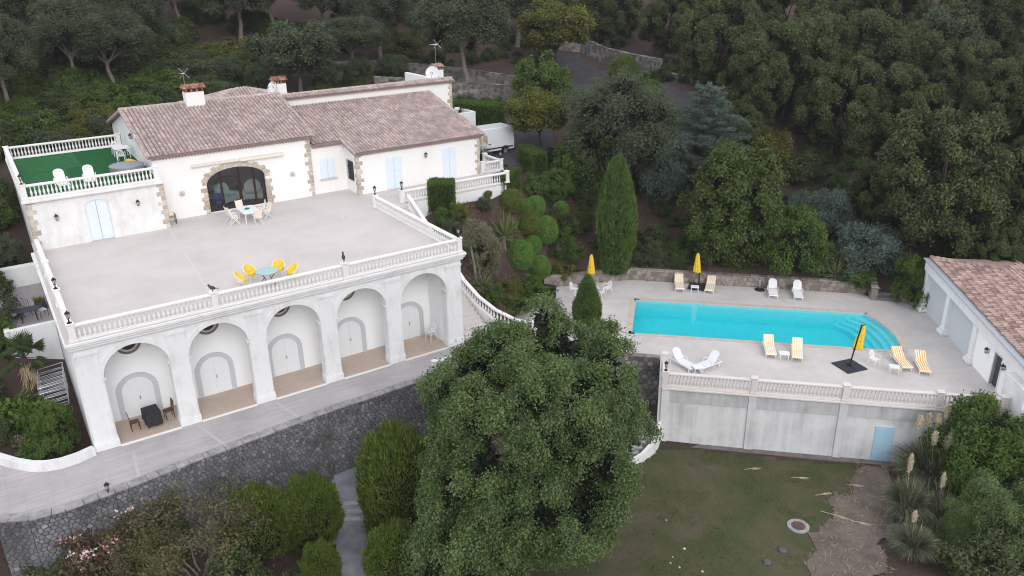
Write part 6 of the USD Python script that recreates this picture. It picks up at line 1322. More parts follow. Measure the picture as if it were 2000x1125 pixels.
def yucca(seed, heads):
    def b(t):
        rg = np.random.default_rng(seed); m = MB(); lf = MB()
        for (x, y, z, r) in heads:
            m.tube([(0, 0, -.1), (x * .4, y * .4, z * .5), (x, y, z)], [.10, .08, .07], 6); n = 110; d = fib(n, rg); d = d[d[:, 2] > -.55]; leaves(lf, np.tile([x, y, z], (len(d), 1)) + d * .06, d + [0, 0, .25], r, .06, rg, .12)
        m.build('stem', 'bark_pale', t, smooth=50); lf.build('leaf_rosette', 'leaf_yucca', t)
    return b
proto('yucca', 'yucca', 'plant', yucca(61, [(0.25, .1, 1.5, .55), (-.35, 0, 1.1, .5)]), 2.0, 1.7)
proto('yucca_low', 'yucca', 'plant', yucca(62, [(0, 0, .35, .75)]), 1.05, 1.5)
proto('yucca_tall', 'yucca', 'plant', yucca(63, [(.35, 0, 2.1, .5)]), 2.6, 1.7)
def palm(t):
    rg = np.random.default_rng(64); m = MB(); m.tube([(0, 0, -.2), (.05, 0, 1.2), (0, .05, 2.4)], [.22, .24, .2], 9); tr = m; lf = MB(); dead = MB()
    for k in range(26):
        a = k * 2.4; e = rg.uniform(-.35, 1.1); L = rg.uniform(.9, 1.2); d = np.array([math.cos(a) * math.cos(e), math.sin(a) * math.cos(e), math.sin(e)]); hub = np.array([0, .05, 2.4]) + d * L * .75; tr.tube([(0, .05, 2.4), hub], [.02, .012], 4, False); side = unit(np.cross(d, [0, 0, 1.]))
        for j in range(15):
            f = (j - 7) / 7 * 1.35; v = unit(d * math.cos(f) + side * math.sin(f) + [0, 0, -.12 * abs(f)]); p = side * math.cos(f) - d * math.sin(f); tip = hub + v * L * .75 * (1 - .12 * abs(f)) + [0, 0, -.12]
            lf.add([hub, hub + v * L * .4 + p * .035, tip, hub + v * L * .4 - p * .035], [(0, 1, 2), (0, 2, 3)])
    P = np.stack([.24 * np.cos(np.arange(200) * 2.4), .24 * np.sin(np.arange(200) * 2.4), rg.uniform(1.2, 2.3, 200)], 1); leaves(dead, P, P * [1, 1, 0] * 2 - [0, 0, 1.2], .55, .07, rg, .25)
    tr.build('trunk', 'bark_dark', t, smooth=50); lf.build('fan_leaf', 'leaf_frond', t); dead.build('dead_leaf', 'frond_straw', t)
proto('palm', 'fan_palm', 'palm', palm, 3.6, 3.4)
def tuft(seed, n, H, m_, plumes=(), wid=.018, droop=1., m2=None, pl='plume_cream'):
    def b(t):
        rg = np.random.default_rng(seed); mb, m2b = MB(), MB()
        for grp, cnt in ((mb, n), (m2b, n // 5 if m2 else 0)):
            if not cnt: continue
            a = rg.uniform(0, 2 * np.pi, cnt); e = rg.uniform(.35, 1.0, cnt); L = H * rg.uniform(.6, 1.15, cnt); S = np.linspace(0, 1, 6); d = np.stack([np.cos(a), np.sin(a)], 1); base = rg.normal(0, .14 * H * .4, (cnt, 2)); V = []
            for s in S:
                r = L * (e * s * .85) ; z = L * (s * 1.0 - droop * .62 * s * s * e); w_ = wid * (1 - s * .9); c = np.hstack([base + d * r[:, None], z[:, None]]); p = np.stack([-d[:, 1], d[:, 0], 0 * a], 1) * w_; V += [c - p, c + p]
            V = np.stack(V, 1).reshape(-1, 3); f = np.array([(2 * i, 2 * i + 1, 2 * i + 3, 2 * i + 2) for i in range(5)]); F = (f[None] + (np.arange(cnt) * 12)[:, None, None]).reshape(-1, 4); grp.add(V, F)
        mb.build('blades', m_, t)
        if m2: m2b.build('dry_blades', m2, t, label='dry straw coloured blades')
        for (x, y, h) in plumes:
            m = MB(); m.tube([(x * .2, y * .2, 0), (x * .6, y * .6, h * .6), (x, y, h)], [.012, .01, .008], 4); s = m.build('plume_stem', 'frond_straw', t); m = MB(); q = 220; s_ = rg.uniform(0, 1, q); r = .10 * np.sin(np.pi * np.clip(s_ * .9 + .08, 0, 1)); a = rg.uniform(0, 6.28, q)
            P = np.stack([x + r * np.cos(a) * .8, y + r * np.sin(a) * .8, h - .1 + s_ * .62], 1); leaves(m, P, np.stack([np.cos(a) * .5, np.sin(a) * .5, np.ones(q)], 1), .16, .04, rg, .3); m.tube([(x, y, h - .1), (x, y, h + .2), (x, y, h + .5)], [.02, .08, .02], 6); m.build('plume', pl, t)
    return b
proto('pampas_big', 'pampas_grass', 'grass clump', tuft(71, 4200, 2.3, 'leaf_grass', [(-.9, .3, 2.5), (-.55, .5, 2.6), (-.15, .4, 2.7), (.15, .6, 3.1), (-.2, -.3, 2.2), (.5, -.1, 2.3), (.35, .1, 1.9), (1.3, -.2, 2.2), (1.0, -.4, 2.0)], .024, 1.1, 'frond_straw'), 3.4, 3.6)
proto('pampas', 'pampas_grass', 'grass clump', tuft(72, 3400, 2.0, 'leaf_grass', [(-.2, -.1, 1.9)], .024, 1.2, 'frond_straw'), 2.2, 3.6)
proto('grass_yel', 'tall_grass', 'grass clump', tuft(73, 700, 1.5, 'leaf_grass', [(-.3, .1, 1.5), (.1, .2, 1.7), (.35, 0, 1.55)], .015, .6), 2.1, 1.8)
def twiggy(seed, leafm, H, n, flowers=None, lf=.16, sparse=1.):
    """A thin, open tree: pale forking stems with tufts of leaves at their ends."""
    def b(t):
        rg = np.random.default_rng(seed); m = MB(); tips = []
        def grow(p, d, L, r, k):
            e = p + d * L; mid = (p + e) / 2 + rg.normal(0, .05 * L, 3); m.tube([p, mid, e], [r, r * .8, r * .6], 5, False)
            if k == 0: tips.append(e); return
            for _ in range(rg.integers(2, 4)): grow(e, unit(d + rg.normal(0, .42, 3) + [0, 0, .12]), L * rg.uniform(.62, .85), r * .6, k - 1)
            if k < 3: tips.append(e)
        for s in range(n): a = s * 2 * np.pi / n + rg.uniform(0, .6); grow(np.array([.15 * math.cos(a), .15 * math.sin(a), -.1]), unit(np.array([.45 * math.cos(a), .45 * math.sin(a), 1.])), H * .30, .045, 4)
        m.build('branches', 'bark_pale', t); T_ = np.array(tips); q = int(9 * sparse); P = np.repeat(T_, q, 0) + rg.normal(0, .16, (len(T_) * q, 3)); m = MB(); leaves(m, P, rg.normal(0, 1, P.shape) + [0, 0, .4], lf, lf * .5, rg); m.build('foliage', leafm, t)
        if flowers:
            for fm, cnt in flowers: k = rg.choice(len(T_), cnt); P = np.repeat(T_[k], 5, 0) + rg.normal(0, .06, (cnt * 5, 3)) + [0, 0, .1]; m = MB(); leaves(m, P + [0, 0, .12], rg.normal(0, 1, P.shape) + [0, 0, .5], .12, .09, rg); m.build('flowers', fm, t)
    return b
proto('twiggy', 'thin_tree', 'tree', twiggy(81, 'leaf_autumn', 4.2, 6, lf=.13, sparse=2.2), 5.2, 4.2)
proto('oleander', 'oleander', 'flowering shrub', twiggy(82, 'leaf_redtip', 2.6, 7, [('petal_white', 110), ('petal_pink', 60)], .2, .9), 3.3, 3.4)
proto('frangipani', 'branching_shrub', 'shrub', twiggy(83, 'leaf_green', 2.0, 4, None, .34, .7), 2.7, 2.4)
PLANTS = [  # kind, label, x, y, z, width, height (metres), turn, group
    ('front_oak', 'large dense oak tree in the middle foreground between the house and the pool', 0.95, 32.6, -5.64, 12.9, 13.3, 1.48),
    ('bush_big', 'low leafy oak bough mass at the bottom edge left of the big oak', -2.7, 28.6, -5.63, 5.4, 5.2, 0.65),
    ('thuja', 'tall rounded dark green shrub right of the concrete path, tucked against the big oak', -5.81, 33.69, -5.11, 3.77, 5.65, 2.49),
    ('thuja_b', 'upright yellow green shrub left of the path, beside the thin bare tree', -12.33, 31.62, -4.62, 3.13, 3.24, 0.97),
    ('thuja_b', 'upright yellow green shrub left of the path, touching its edge', -10.0, 32.43, -4.76, 2.79, 3.41, 0.42),
    ('thuja_b', 'small upright shrub left of the path at the bottom edge of the picture', -8.99, 29.6, -5.09, 1.69, 2.42, 2.52),
    ('thuja', 'upright yellow green shrub right of the path at the bottom edge of the picture', -5.51, 29.8, -5.33, 2.64, 3.39, 5.76),
    ('twiggy', 'thin open tree with pale stems and yellowing leaves below the retaining wall', -14.58, 30.06, -4.59, 5.81, 5.57, 5.03),
    ('twiggy', 'smaller thin tree with sparse leaves left of the pale stemmed one', -16.68, 29.41, -4.42, 3.44, 4.42, 4.81),
    ('oleander', 'oleander with white and pink flowers against the retaining wall', -18.93, 29.7, -3.88, 4.26, 4.26, 1.39),
    ('bush_yellow', 'yellow green bush below the oleander at the bottom edge', -16.84, 29.87, -4.28, 2.81, 2.83, 3.37),
    ('bush_dark', 'dark bush at the bottom edge of the picture, lower left', -19.64, 28.39, -4.13, 3.39, 2.14, 1.74),
    ('bush_green', 'green bush behind the thin pale stemmed tree', -16.57, 31.18, -3.98, 2.17, 2.14, 1.08),
    ('bush_dark', 'dull bush under the thin tree at the bottom edge', -12.58, 28.86, -4.88, 2.76, 2.62, 0.67),
    ('laurel', 'tall green hedge with small white flowers at the right edge under the pool house', 25.43, 36.53, -5.31, 5.31, 5.19, 1.35),
    ('pampas_big', 'pampas grass clump with many cream plumes in front of the flowering hedge', 22.84, 37.18, -5.37, 4.16, 4.25, 5.82),
    ('pampas', 'pampas grass clump with one plume beside the dry straw path', 20.12, 34.28, -5.49, 3.14, 3.47, 5.21),
    ('pampas', 'green grass clump to the right of the path, between pampas and dark shrub', 21.55, 33.67, -5.49, 2.85, 2.83, 5.07),
    ('pampas', 'low grass clump below the pampas, beside the grey boulder', 19.39, 31.82, -5.55, 2.99, 2.15, 5.03),
    ('bush_big', 'dark leafy shrub at the right edge below the flowering hedge', 23.74, 32.2, -5.46, 4.49, 3.5, 1.21),
    ('bush_big', 'small leaved dark shrub left of the one at the right edge', 22.25, 32.48, -5.51, 2.78, 2.32, 1.95),
    ('bush_grey', 'grey green shrub between the pampas and the flowering hedge', 24.8, 36.37, -5.35, 1.93, 1.49, 3.94),
    ('grass_yel', 'grass clump with yellow plumes beside the dark shrub', 23.79, 36.01, -5.39, 1.1, 1.64, 4.6),
    ('bush_dark', 'dark bush in the bottom right corner of the picture', 21.88, 29.44, -5.61, 3.52, 2.51, 5.37),
    ('cypress_s', 'small neat dark cypress standing between the big oak and the pool', 4.98, 49.34, -1.65, 2.04, 4.22, 5.53),
    ('cypress', 'tall feathery cypress at the left end of the pool terrace', 8.03, 58.86, -1.04, 3.35, 9.41, 0.54),
    ('magnolia', 'big bright green glossy leaved tree behind the pool', 17.03, 59.21, -0.26, 8.6, 9.69, 3.8),
    ('bush_round', 'large dark rounded bush to the right of the bright green tree', 21.29, 57.18, -0.74, 4.77, 5.36, 4.22),
    ('bush_round', 'clipped rounded bush beside the pool house corner', 28.58, 53.1, -1.72, 2.68, 3.71, 3.18),
    ('yucca_tall', 'yucca with a bent bare stem left of the garden steps', 23.53, 56.46, -0.92, 1.52, 2.96, 1.12),
    ('yucca_tall', 'yucca with a short pale stem right of the bent one', 25.13, 56.22, -0.6, 1.52, 2.31, 2.97),
    ('yucca_low', 'low yucca between the two stemmed yuccas', 24.09, 56.05, -1.05, 2.09, 1.91, 0.56),
    ('bush_green', 'low spreading shrub over the stone wall left of the garden steps', 25.66, 55.62, -1.02, 2.65, 1.42, 5.87),
    ('blue_shrub', 'tall blue grey feathery shrub above the rounded bush', 24.81, 60.75, 0.62, 3.61, 4.1, 5.44),
    ('blue_shrub', 'wide blue grey feathery shrub above the yuccas', 26.44, 56.45, -0.35, 4.54, 3.61, 3.44),
    ('blue_shrub', 'small blue grey feathery shrub just right of the bright green tree', 23.42, 62.53, 0.95, 2.47, 3.09, 1.89),
    ('bush_grey', 'grey green bush between the blue conifer and the pool house', 27.79, 56.08, -0.19, 2.64, 2.41, 5.71),
    ('oak_c', 'dark grey leaved tree behind the pool house roof', 33.8, 53.01, 0.31, 4.27, 4.34, 3.59),
    ('bush_dark', 'dark bush on the slope above the pool house corner', 32.25, 56.26, 0.85, 2.64, 1.52, 5.54),
    ('bush_dark', 'dark bush on bare earth right of the tall cypress', 11.4, 61.7, 0.23, 2.05, 1.64, 5.33),
    ('cube', 'box clipped shrub standing in front of the white walkway wall', -4.99, 57.1, 4.87, 1.86, 2.11, 3.19),
    ('bush_yellow', 'yellow green shrub below the box clipped shrub', -3.59, 55.7, 4.48, 1.39, 1.37, 2.6),
    ('bush_green', 'low green plants at the foot of the stair wall', -4.72, 55.07, 4.4, 1.45, 1.25, 3.76),
    ('ball_y', 'small yellow green clipped shrub at the end of the walkway wall', -2.02, 59.59, 4.98, 1.32, 0.88, 2.71),
    ('hedge', 'dark clipped hedge at the far end of the walkway wall', -0.27, 61.17, 4.89, 2.61, 1.67, 1.01),
    ('hedge', 'bright green clipped hedge beside the white van', 1.89, 66.95, 4.96, 3.43, 2.01, 1.92),
    ('ball_y', 'round olive clipped shrub below the dark hedge', 0.1, 59.26, 4.06, 1.62, 1.6, 5.1),
    ('ball', 'round green clipped shrub right of the olive one', 1.92, 61.33, 3.07, 1.53, 1.46, 0.27),
    ('ball', 'small round green clipped shrub at the foot of the leafy bush', 4.02, 62.7, 2.38, 1.32, 1.28, 0.29),
    ('ball_y', 'clipped shrub with a yellow top above the tall oval one', 1.38, 59.46, 2.14, 1.88, 1.73, 3.93),
    ('ball_d', 'tall oval dark clipped shrub in the middle of the slope', 2.7, 60.06, 1.21, 1.83, 2.01, 1.76),
    ('ball', 'largest round clipped shrub, low on the garden slope', 0.64, 57.19, 0.25, 2.07, 2.04, 3.36),
    ('ball_d', 'narrow clipped shrub behind the largest round one', 1.66, 58.79, 0.83, 1.26, 1.33, 2.96),
    ('ball_d', 'green clipped shrub to the right of the largest round one', 2.17, 57.82, -0.9, 1.56, 1.71, 2.15),
    ('ball_d', 'small grey green clipped shrub between two round ones', 0.97, 60.34, 3.54, 1.19, 1.03, 6.26),
    ('bush_varieg', 'pale variegated bush in the middle of the garden slope', -2.05, 52.68, 1.66, 2.32, 3.72, 1.23),
    ('yucca_tall', 'yucca with a leaning stem in front of the variegated bush', -2.42, 51.18, 1.66, 1.72, 2.93, 2.59),
    ('yucca_low', 'pale leaved plant beside the variegated bush', -0.52, 56.84, 1.92, 2.34, 2.58, 1.27),
    ('yucca_low', 'pale green spiky plant above the round shrubs', 0.06, 57.88, 2.12, 1.53, 2.09, 3.97),
    ('yucca_low', 'spiky yucca low on the slope next to the curved stair balustrade', -1.97, 50.33, 0.92, 1.92, 1.66, 1.74),
    ('bush_green', 'green plant between the yucca and the curved stair balustrade', -1.32, 50.0, 0.34, 1.44, 1.45, 2.23),
    ('bush_yellow', 'yellow green plant at the bottom of the slope left of the bushy one', -0.38, 53.28, -0.97, 2.04, 1.97, 4.69),
    ('bush_bright', 'bright green bush left of the black barbecue', 1.71, 54.88, -2.25, 2.4, 2.36, 2.01),
    ('bush_green', 'green bush just above the top of the big oak', 0.15, 52.18, -1.44, 2.15, 1.56, 3.51),
    ('bush_grey', 'narrow grey bush in the upper garden slope', -1.99, 57.76, 4.43, 1.13, 1.14, 5.68),
    ('bush_dark', 'dark bush on the slope left of the tall cypress', 5.08, 61.73, 1.25, 1.79, 1.75, 0.63),
    ('bush_dark', 'low dark bush beside the oval clipped shrub', 3.72, 59.59, 0.06, 1.44, 1.39, 0.39),
    ('bush_yellow', 'low yellow grass like bush near the stone wall left of the cypress', 4.18, 58.47, -1.07, 1.98, 1.06, 1.44),
    ('bush_grey', 'grey leaved bush beside the stair wall', -4.23, 53.71, 3.65, 1.42, 1.42, 4.81),
    ('bush_dark', 'dark bush left of the variegated bush', -3.0, 53.85, 3.26, 1.29, 1.24, 3.86),
    ('leafy', 'leafy grey green tree above the clipped shrubs', 6.27, 66.31, 3.18, 5.96, 5.53, 1.49),
    ('leafy', 'leafy shrub with pale shoots between the hedge and the grey green tree', 3.69, 64.13, 3.29, 2.91, 2.69, 2.08),
    ('airy', 'tall open grey leaved tree with a pale trunk left of the blue cedar', 9.18, 65.78, 2.17, 9.82, 11.14, 1.11),
    ('cedar', 'large blue cedar with a pointed top in front of the road', 16.59, 68.18, 3.79, 6.9, 8.47, 2.88),
    ('blue_shrub', 'dark blue grey shrub under the open grey tree', 12.98, 66.56, 2.35, 4.29, 5.26, 0.27),
    ('bush_dark', 'dark shrub beneath the blue cedar', 15.03, 69.86, 4.38, 2.69, 2.04, 4.38),
    ('bush_yellow', 'yellow green shrub behind the bright green tree, under the dark oaks', 21.97, 69.0, 4.5, 3.97, 3.34, 5.63),
    ('bush_dark', 'dark shrub in the shade behind the bright green tree', 25.25, 69.14, 3.4, 4.01, 2.27, 6.0),
    ('leafy', 'round tree dotted with pale flowers in front of the road', 3.16, 78.92, 7.44, 6.35, 5.84, 4.62),
    ('yellowish', 'dull yellow green tree beside the white van', 2.67, 70.08, 5.67, 6.18, 5.6, 6.03),
    ('yellowish', 'broad yellow green tree above the flowering round tree', 5.38, 94.67, 9.05, 8.9, 8.05, 0.11),
    ('yucca_tall', 'thin yucca standing against the road surface', 8.8, 83.32, 8.24, 1.76, 2.28, 1.81),
    ('thuja', 'small olive green conical shrub in front of the roadside wall', 12.08, 87.07, 8.64, 2.95, 3.29, 6.07),
    ('leafy', 'leafy bush below the conical shrub at the road bend', 12.35, 77.35, 7.23, 5.06, 4.27, 4.87),
    ('hedge', 'dark green hedge below the stone wall behind the white garden wall', -2.89, 76.9, 6.95, 4.82, 2.3, 2.58),
    ('bush_green', 'green bush on the dark hedge behind the white garden wall', -1.46, 79.99, 7.47, 2.5, 1.73, 5.92),
    ('grass_yel', 'tall grass with pale plumes between the house corner and the van', -2.16, 67.63, 5.64, 1.55, 2.4, 3.9),
    ('ball_d', 'small bush at the far corner of the house', -5.58, 81.89, 7.71, 1.33, 1.26, 5.14),
    ('cork_a', 'cork oak with a thick trunk near the left edge, crown out of the picture', -44.85, 78.59, 12.28, 7.06, 9.67, 1.84),
    ('cork_b', 'cork oak with a leaning trunk above the green terrace', -38.62, 75.21, 10.61, 6.84, 8.78, 1.2),
    ('cork_a', 'cork oak with a forked trunk above the left chimney', -36.35, 82.43, 11.43, 7.44, 9.0, 2.79),
    ('airy', 'pale leaning trunk tree at the left edge', -51.21, 84.99, 14.59, 4.55, 6.94, 0.86),
    ('olive', 'grey green bushy tree standing above the middle of the roof', -21.08, 83.85, 9.18, 8.44, 7.09, 2.4),
    ('cork_b', 'slender cork oak at the top edge above the roof', -21.17, 99.48, 12.96, 7.71, 7.85, 6.04),
    ('cork_a', 'dark cork oak at the top edge, centre left', -14.49, 95.89, 10.96, 8.63, 9.3, 2.08),
    ('cork_b', 'tall cork oak with a straight trunk behind the end of the roof', -4.09, 87.11, 8.11, 10.02, 11.89, 0.06),
    ('cork_a', 'cork oak at the top edge left of the bushy grey tree', -29.98, 94.77, 13.03, 9.03, 8.54, 0.28),
    ('cork_b', 'cork oak high on the slope above the left chimney', -36.6, 96.32, 14.64, 8.56, 7.52, 1.06),
    ('oak_a', 'dark oak at the top edge left of the road bend', 13.38, 105.74, 11.45, 8.23, 7.57, 4.92),
    ('cork_a', 'cork oak at the top edge right of the centre', -10.94, 105.9, 13.44, 8.81, 7.71, 2.28),
    ('olive', 'grey olive tree just behind the ridge, first of the row from the left', -27.96, 82.48, 10.02, 3.54, 3.21, 1.82),
    ('olive', 'grey olive tree just behind the ridge, second of the row', -24.79, 82.79, 9.57, 3.06, 2.84, 0.61),
    ('olive', 'grey olive tree behind the ridge right of the middle chimney', -18.67, 85.24, 9.09, 3.36, 3.28, 6.17),
    ('olive', 'grey olive tree behind the ridge near the middle of the long roof', -15.9, 87.66, 9.2, 3.45, 3.15, 2.66),
    ('olive', 'grey olive tree behind the ridge, right part of the row', -12.3, 89.15, 9.12, 3.83, 3.36, 1.31),
    ('bush_yellow', 'yellowish bush on the slope above the right part of the roof', -12.08, 97.98, 11.24, 4.75, 2.86, 0.37),
    ('oak_b', 'dark holm oak above the road bend, its crown over the wall', 20.57, 80.48, 9.51, 10.51, 9.15, 0.35),
    ('oak_c', 'holm oak at the top edge above the roadside wall', 18.24, 96.99, 10.94, 8.16, 8.2, 1.06),
    ('oak_a', 'dense holm oak with a dark hollow beneath, right of the blue cedar', 25.18, 74.7, 7.75, 10.54, 9.78, 4.25),
    ('oak_c', 'dark holm oak left of the biggest one', 28.27, 70.53, 4.82, 9.27, 9.48, 0.94),
    ('oak_a', 'biggest holm oak, its rounded crown above the pool house', 31.12, 56.62, 0.71, 12.85, 11.83, 0.26),
    ('oak_b', 'holm oak with a clumpy crown behind the biggest one', 33.19, 76.04, 8.21, 10.26, 8.89, 3.08),
    ('oak_c', 'yellowish holm oak at the right edge above the biggest one', 41.04, 67.56, 6.22, 8.03, 8.13, 1.56),
    ('oak_b', 'holm oak cut by the right edge beside the biggest one', 39.15, 60.17, 3.97, 5.82, 5.06, 6.27),
    ('oak_a', 'holm oak at the top edge, right of the road', 27.35, 84.29, 10.91, 10.15, 9.37, 0.77),
    ('oak_b', 'holm oak at the top edge, further right', 34.73, 87.77, 12.12, 10.52, 8.46, 3.32),
    ('olive', 'bluish grey tree at the top edge among the oaks', 42.93, 80.71, 10.77, 7.36, 6.12, 4.86),
    ('oak_c', 'dark holm oak in the top right corner', 48.91, 82.46, 11.94, 7.93, 8.0, 2.57),
    ('oak_b', 'holm oak between the clumpy crown and the bluish grey tree', 36.86, 77.05, 8.94, 8.04, 6.96, 6.2),
    ('oak_c', 'dark oak in the shade behind the blue cedar', 19.86, 69.82, 5.66, 4.85, 4.84, 3.0),
    ('oak_b', 'dark holm oak just right of the road bend', 22.57, 73.89, 8.04, 8.66, 7.47, 1.52),
    ('oak_c', 'holm oak in the upper wood, second row behind the dense hollow one', 28.26, 77.1, 8.63, 8.95, 9.19, 2.58),
    ('oak_a', 'holm oak in the upper right wood behind the biggest one', 39.99, 72.34, 7.56, 8.5, 7.78, 0.23),
    ('oak_b', 'holm oak touching the left shoulder of the biggest one', 33.83, 70.02, 5.42, 8.78, 7.74, 2.65),
    ('oak_c', 'holm oak at the top edge near the right corner', 45.83, 82.22, 11.52, 9.39, 8.91, 1.56),
    ('oak_b', 'holm oak at the top edge above the clumpy crown', 39.0, 87.88, 12.55, 9.98, 8.44, 5.58),
    ('oak_a', 'holm oak at the top edge right of the roadside wall', 24.59, 94.36, 12.15, 10.72, 8.54, 5.22),
    ('oak_b', 'lower holm oak whose skirts hang behind the pool house roof', 34.09, 56.31, 1.3, 7.05, 6.09, 3.13),
    ('oak_c', 'holm oak with hanging skirts left of the biggest one', 28.78, 61.72, 1.19, 6.04, 6.14, 0.2),
    ('cork_a', 'broad cork oak in the top left corner', -44.76, 84.37, 13.31, 10.04, 9.49, 1.6),
    ('cork_b', 'cork oak with hanging boughs above the back of the green terrace', -36.43, 77.06, 10.51, 7.96, 7.46, 1.52),
    ('cork_a', 'cork oak cut by the left edge above the green terrace', -41.48, 68.09, 10.12, 6.24, 8.09, 1.31),
    ('cork_b', 'cork oak at the top edge above the bushy grey tree', -26.92, 98.77, 13.7, 9.96, 8.82, 1.45),
    ('cork_a', 'cork oak at the top edge left of the broad yellow green tree', 1.15, 104.18, 11.56, 9.96, 8.84, 5.46),
    ('cork_b', 'cork oak with low boughs behind the middle of the roof', -16.34, 90.66, 9.95, 7.71, 6.36, 0.89),
    ('oak_b', 'dark oak at the top edge behind the broad yellow green tree', 7.28, 110.88, 12.73, 10.54, 8.69, 0.32),
    ('bush_round', 'round clipped bush beside the corner of the arcade', -22.59, 34.37, -0.59, 2.06, 2.92, 5.83),
    ('palm', 'fan palm with dead lower leaves at the left of the arcade', -25.38, 37.75, 0.3, 2.67, 4.16, 3.55),
    ('frangipani', 'low tree with forked pale branches left of the round bush', -24.27, 35.02, 0.05, 2.53, 2.92, 6.22),
    ('bush_bright', 'low bright green plants inside the curved white wall', -23.18, 33.96, -0.34, 2.0, 1.12, 2.53),
    ('bush_dark', 'low dark plants inside the curved white wall at the left edge', -24.75, 34.28, 0.11, 1.38, 1.35, 5.66),
    ('oleander', 'reddish plant between the low dark plants and the round bush', -23.96, 34.0, 0.06, 1.0, 0.93, 4.11),
    ('leafy', 'big leafy shrub at the left edge above the palm', -28.74, 40.82, 2.16, 1.87, 1.7, 4.97),
    ('leafy', 'dark leafy bush at the left edge below the green terrace', -34.98, 52.31, 5.3, 3.08, 2.74, 4.68),
    ('bush_grey', 'grey bush above the patio back wall', -32.4, 49.52, 3.82, 1.98, 1.93, 3.1),
    ('bush_dark', 'dark bush left of the green terrace corner', -36.17, 55.42, 6.35, 2.51, 2.5, 0.58),
    ('bush_green', 'wild mid green bush above the green terrace, beneath the leaning trunk', -40.93, 67.8, 9.96, 3.38, 1.68, 1.32, 'bushes on the slope behind the green terrace'),
    ('bush_dark', 'wild dark leaved bush above the green terrace, second from the left', -38.83, 70.29, 9.89, 3.93, 1.94, 5.49, 'bushes on the slope behind the green terrace'),
    ('bush_green', 'wild mid green bush above the green terrace, near the terrace corner', -37.48, 65.14, 8.74, 4.09, 2.45, 5.65, 'bushes on the slope behind the green terrace'),
    ('bush_yellow', 'wild yellow green bush above the green terrace, above mid balustrade', -35.02, 68.2, 8.69, 3.84, 2.34, 5.81, 'bushes on the slope behind the green terrace'),
    ('bush_green', 'wild mid green bush above the green terrace, between two cork oaks', -35.61, 73.3, 9.74, 4.09, 2.46, 2.11, 'bushes on the slope behind the green terrace'),
    ('bush_green', 'wild mid green bush above the green terrace, largest one left of the gable', -33.43, 76.44, 9.86, 5.2, 2.32, 4.13, 'bushes on the slope behind the green terrace'),
    ('bush_dark', 'wild dark leaved bush above the green terrace, by the forked trunk', -36.39, 79.35, 10.88, 4.87, 2.38, 5.02, 'bushes on the slope behind the green terrace'),
    ('bush_bright', 'wild bright green bush above the green terrace, just left of the left chimney', -31.88, 78.64, 9.96, 3.88, 2.38, 4.03, 'bushes on the slope behind the green terrace'),
    ('bush_green', 'wild mid green bush above the green terrace, lowest at the left edge', -39.02, 63.16, 8.81, 2.79, 1.8, 5.12, 'bushes on the slope behind the green terrace'),
    ('bush_yellow', 'wild yellow green bush above the green terrace, touching the balustrade', -35.16, 65.61, 8.19, 3.31, 1.87, 3.32, 'bushes on the slope behind the green terrace'),
    ('bush_dark', 'wild dark leaved bush above the green terrace, tucked against the gable wall', -34.12, 68.51, 8.55, 2.58, 2.01, 4.11, 'bushes on the slope behind the green terrace'),
    ('bush_grey', 'wild grey leaved bush above the green terrace, behind the ridge left of the hip', -30.55, 82.81, 10.52, 5.08, 2.47, 4.31, 'bushes on the slope behind the green terrace'),
    ('bush_dark', 'wild dark leaved bush above the green terrace, above the left chimney', -34.4, 84.69, 11.59, 4.65, 2.25, 1.68, 'bushes on the slope behind the green terrace'),
    ('bush_yellow', 'wild yellow green bush above the green terrace, below the slender oaks', -30.31, 89.9, 11.91, 5.46, 2.37, 5.8, 'bushes on the slope behind the green terrace'),
    ('bush_dark', 'wild dark leaved bush above the green terrace, behind the leaning oak', -38.42, 73.21, 10.26, 4.08, 2.01, 6.01, 'bushes on the slope behind the green terrace'),
    ('bush_yellow', 'wild yellow green bush above the green terrace, beside the thick trunk', -41.76, 72.02, 10.73, 3.12, 1.75, 0.47, 'bushes on the slope behind the green terrace'),
    ('bush_bright', 'wild bright green bush above the green terrace, near the gable', -33.49, 70.67, 8.86, 2.65, 1.76, 6.1, 'bushes on the slope behind the green terrace'),
    ('bush_dark', 'wild dark leaved bush above the green terrace, right of the left chimney', -28.15, 78.89, 9.36, 3.42, 1.92, 6.04, 'bushes on the slope behind the green terrace'),
    ('bush_dark', 'dark bush in the deep shade of the oak wood, above the rounded dark bush', 21.03, 63.23, 1.19, 2.92, 1.74, 4.2, 'bushes in the shade of the oak wood'),
    ('bush_dark', 'dark bush in the deep shade of the oak wood, beside the road bend', 20.61, 71.6, 7.6, 2.7, 1.57, 0.28, 'bushes in the shade of the oak wood'),
    ('bush_dark', 'dark bush in the deep shade of the oak wood, just above the pool house corner', 34.26, 60.75, 2.14, 3.2, 1.46, 5.65, 'bushes in the shade of the oak wood'),
    ('bush_dark', 'dark bush in the deep shade of the oak wood, left of the biggest oak', 29.46, 63.57, 1.83, 2.92, 1.52, 0.8, 'bushes in the shade of the oak wood'),
    ('bush_dark', 'dark bush in the deep shade of the oak wood, under the dense hollow oak', 26.88, 70.33, 4.53, 3.15, 1.6, 6.08, 'bushes in the shade of the oak wood'),
    ('bush_dark', 'dark bush in the deep shade of the oak wood, behind the pool house roof', 36.0, 56.57, 1.89, 3.01, 1.58, 4.19, 'bushes in the shade of the oak wood'),
    ('bush_dark', 'dark bush in the deep shade of the oak wood, behind the blue cedar top', 15.82, 74.73, 7.19, 2.35, 1.4, 0.38, 'bushes in the shade of the oak wood'),
]
for r in PLANTS: plant(*r)
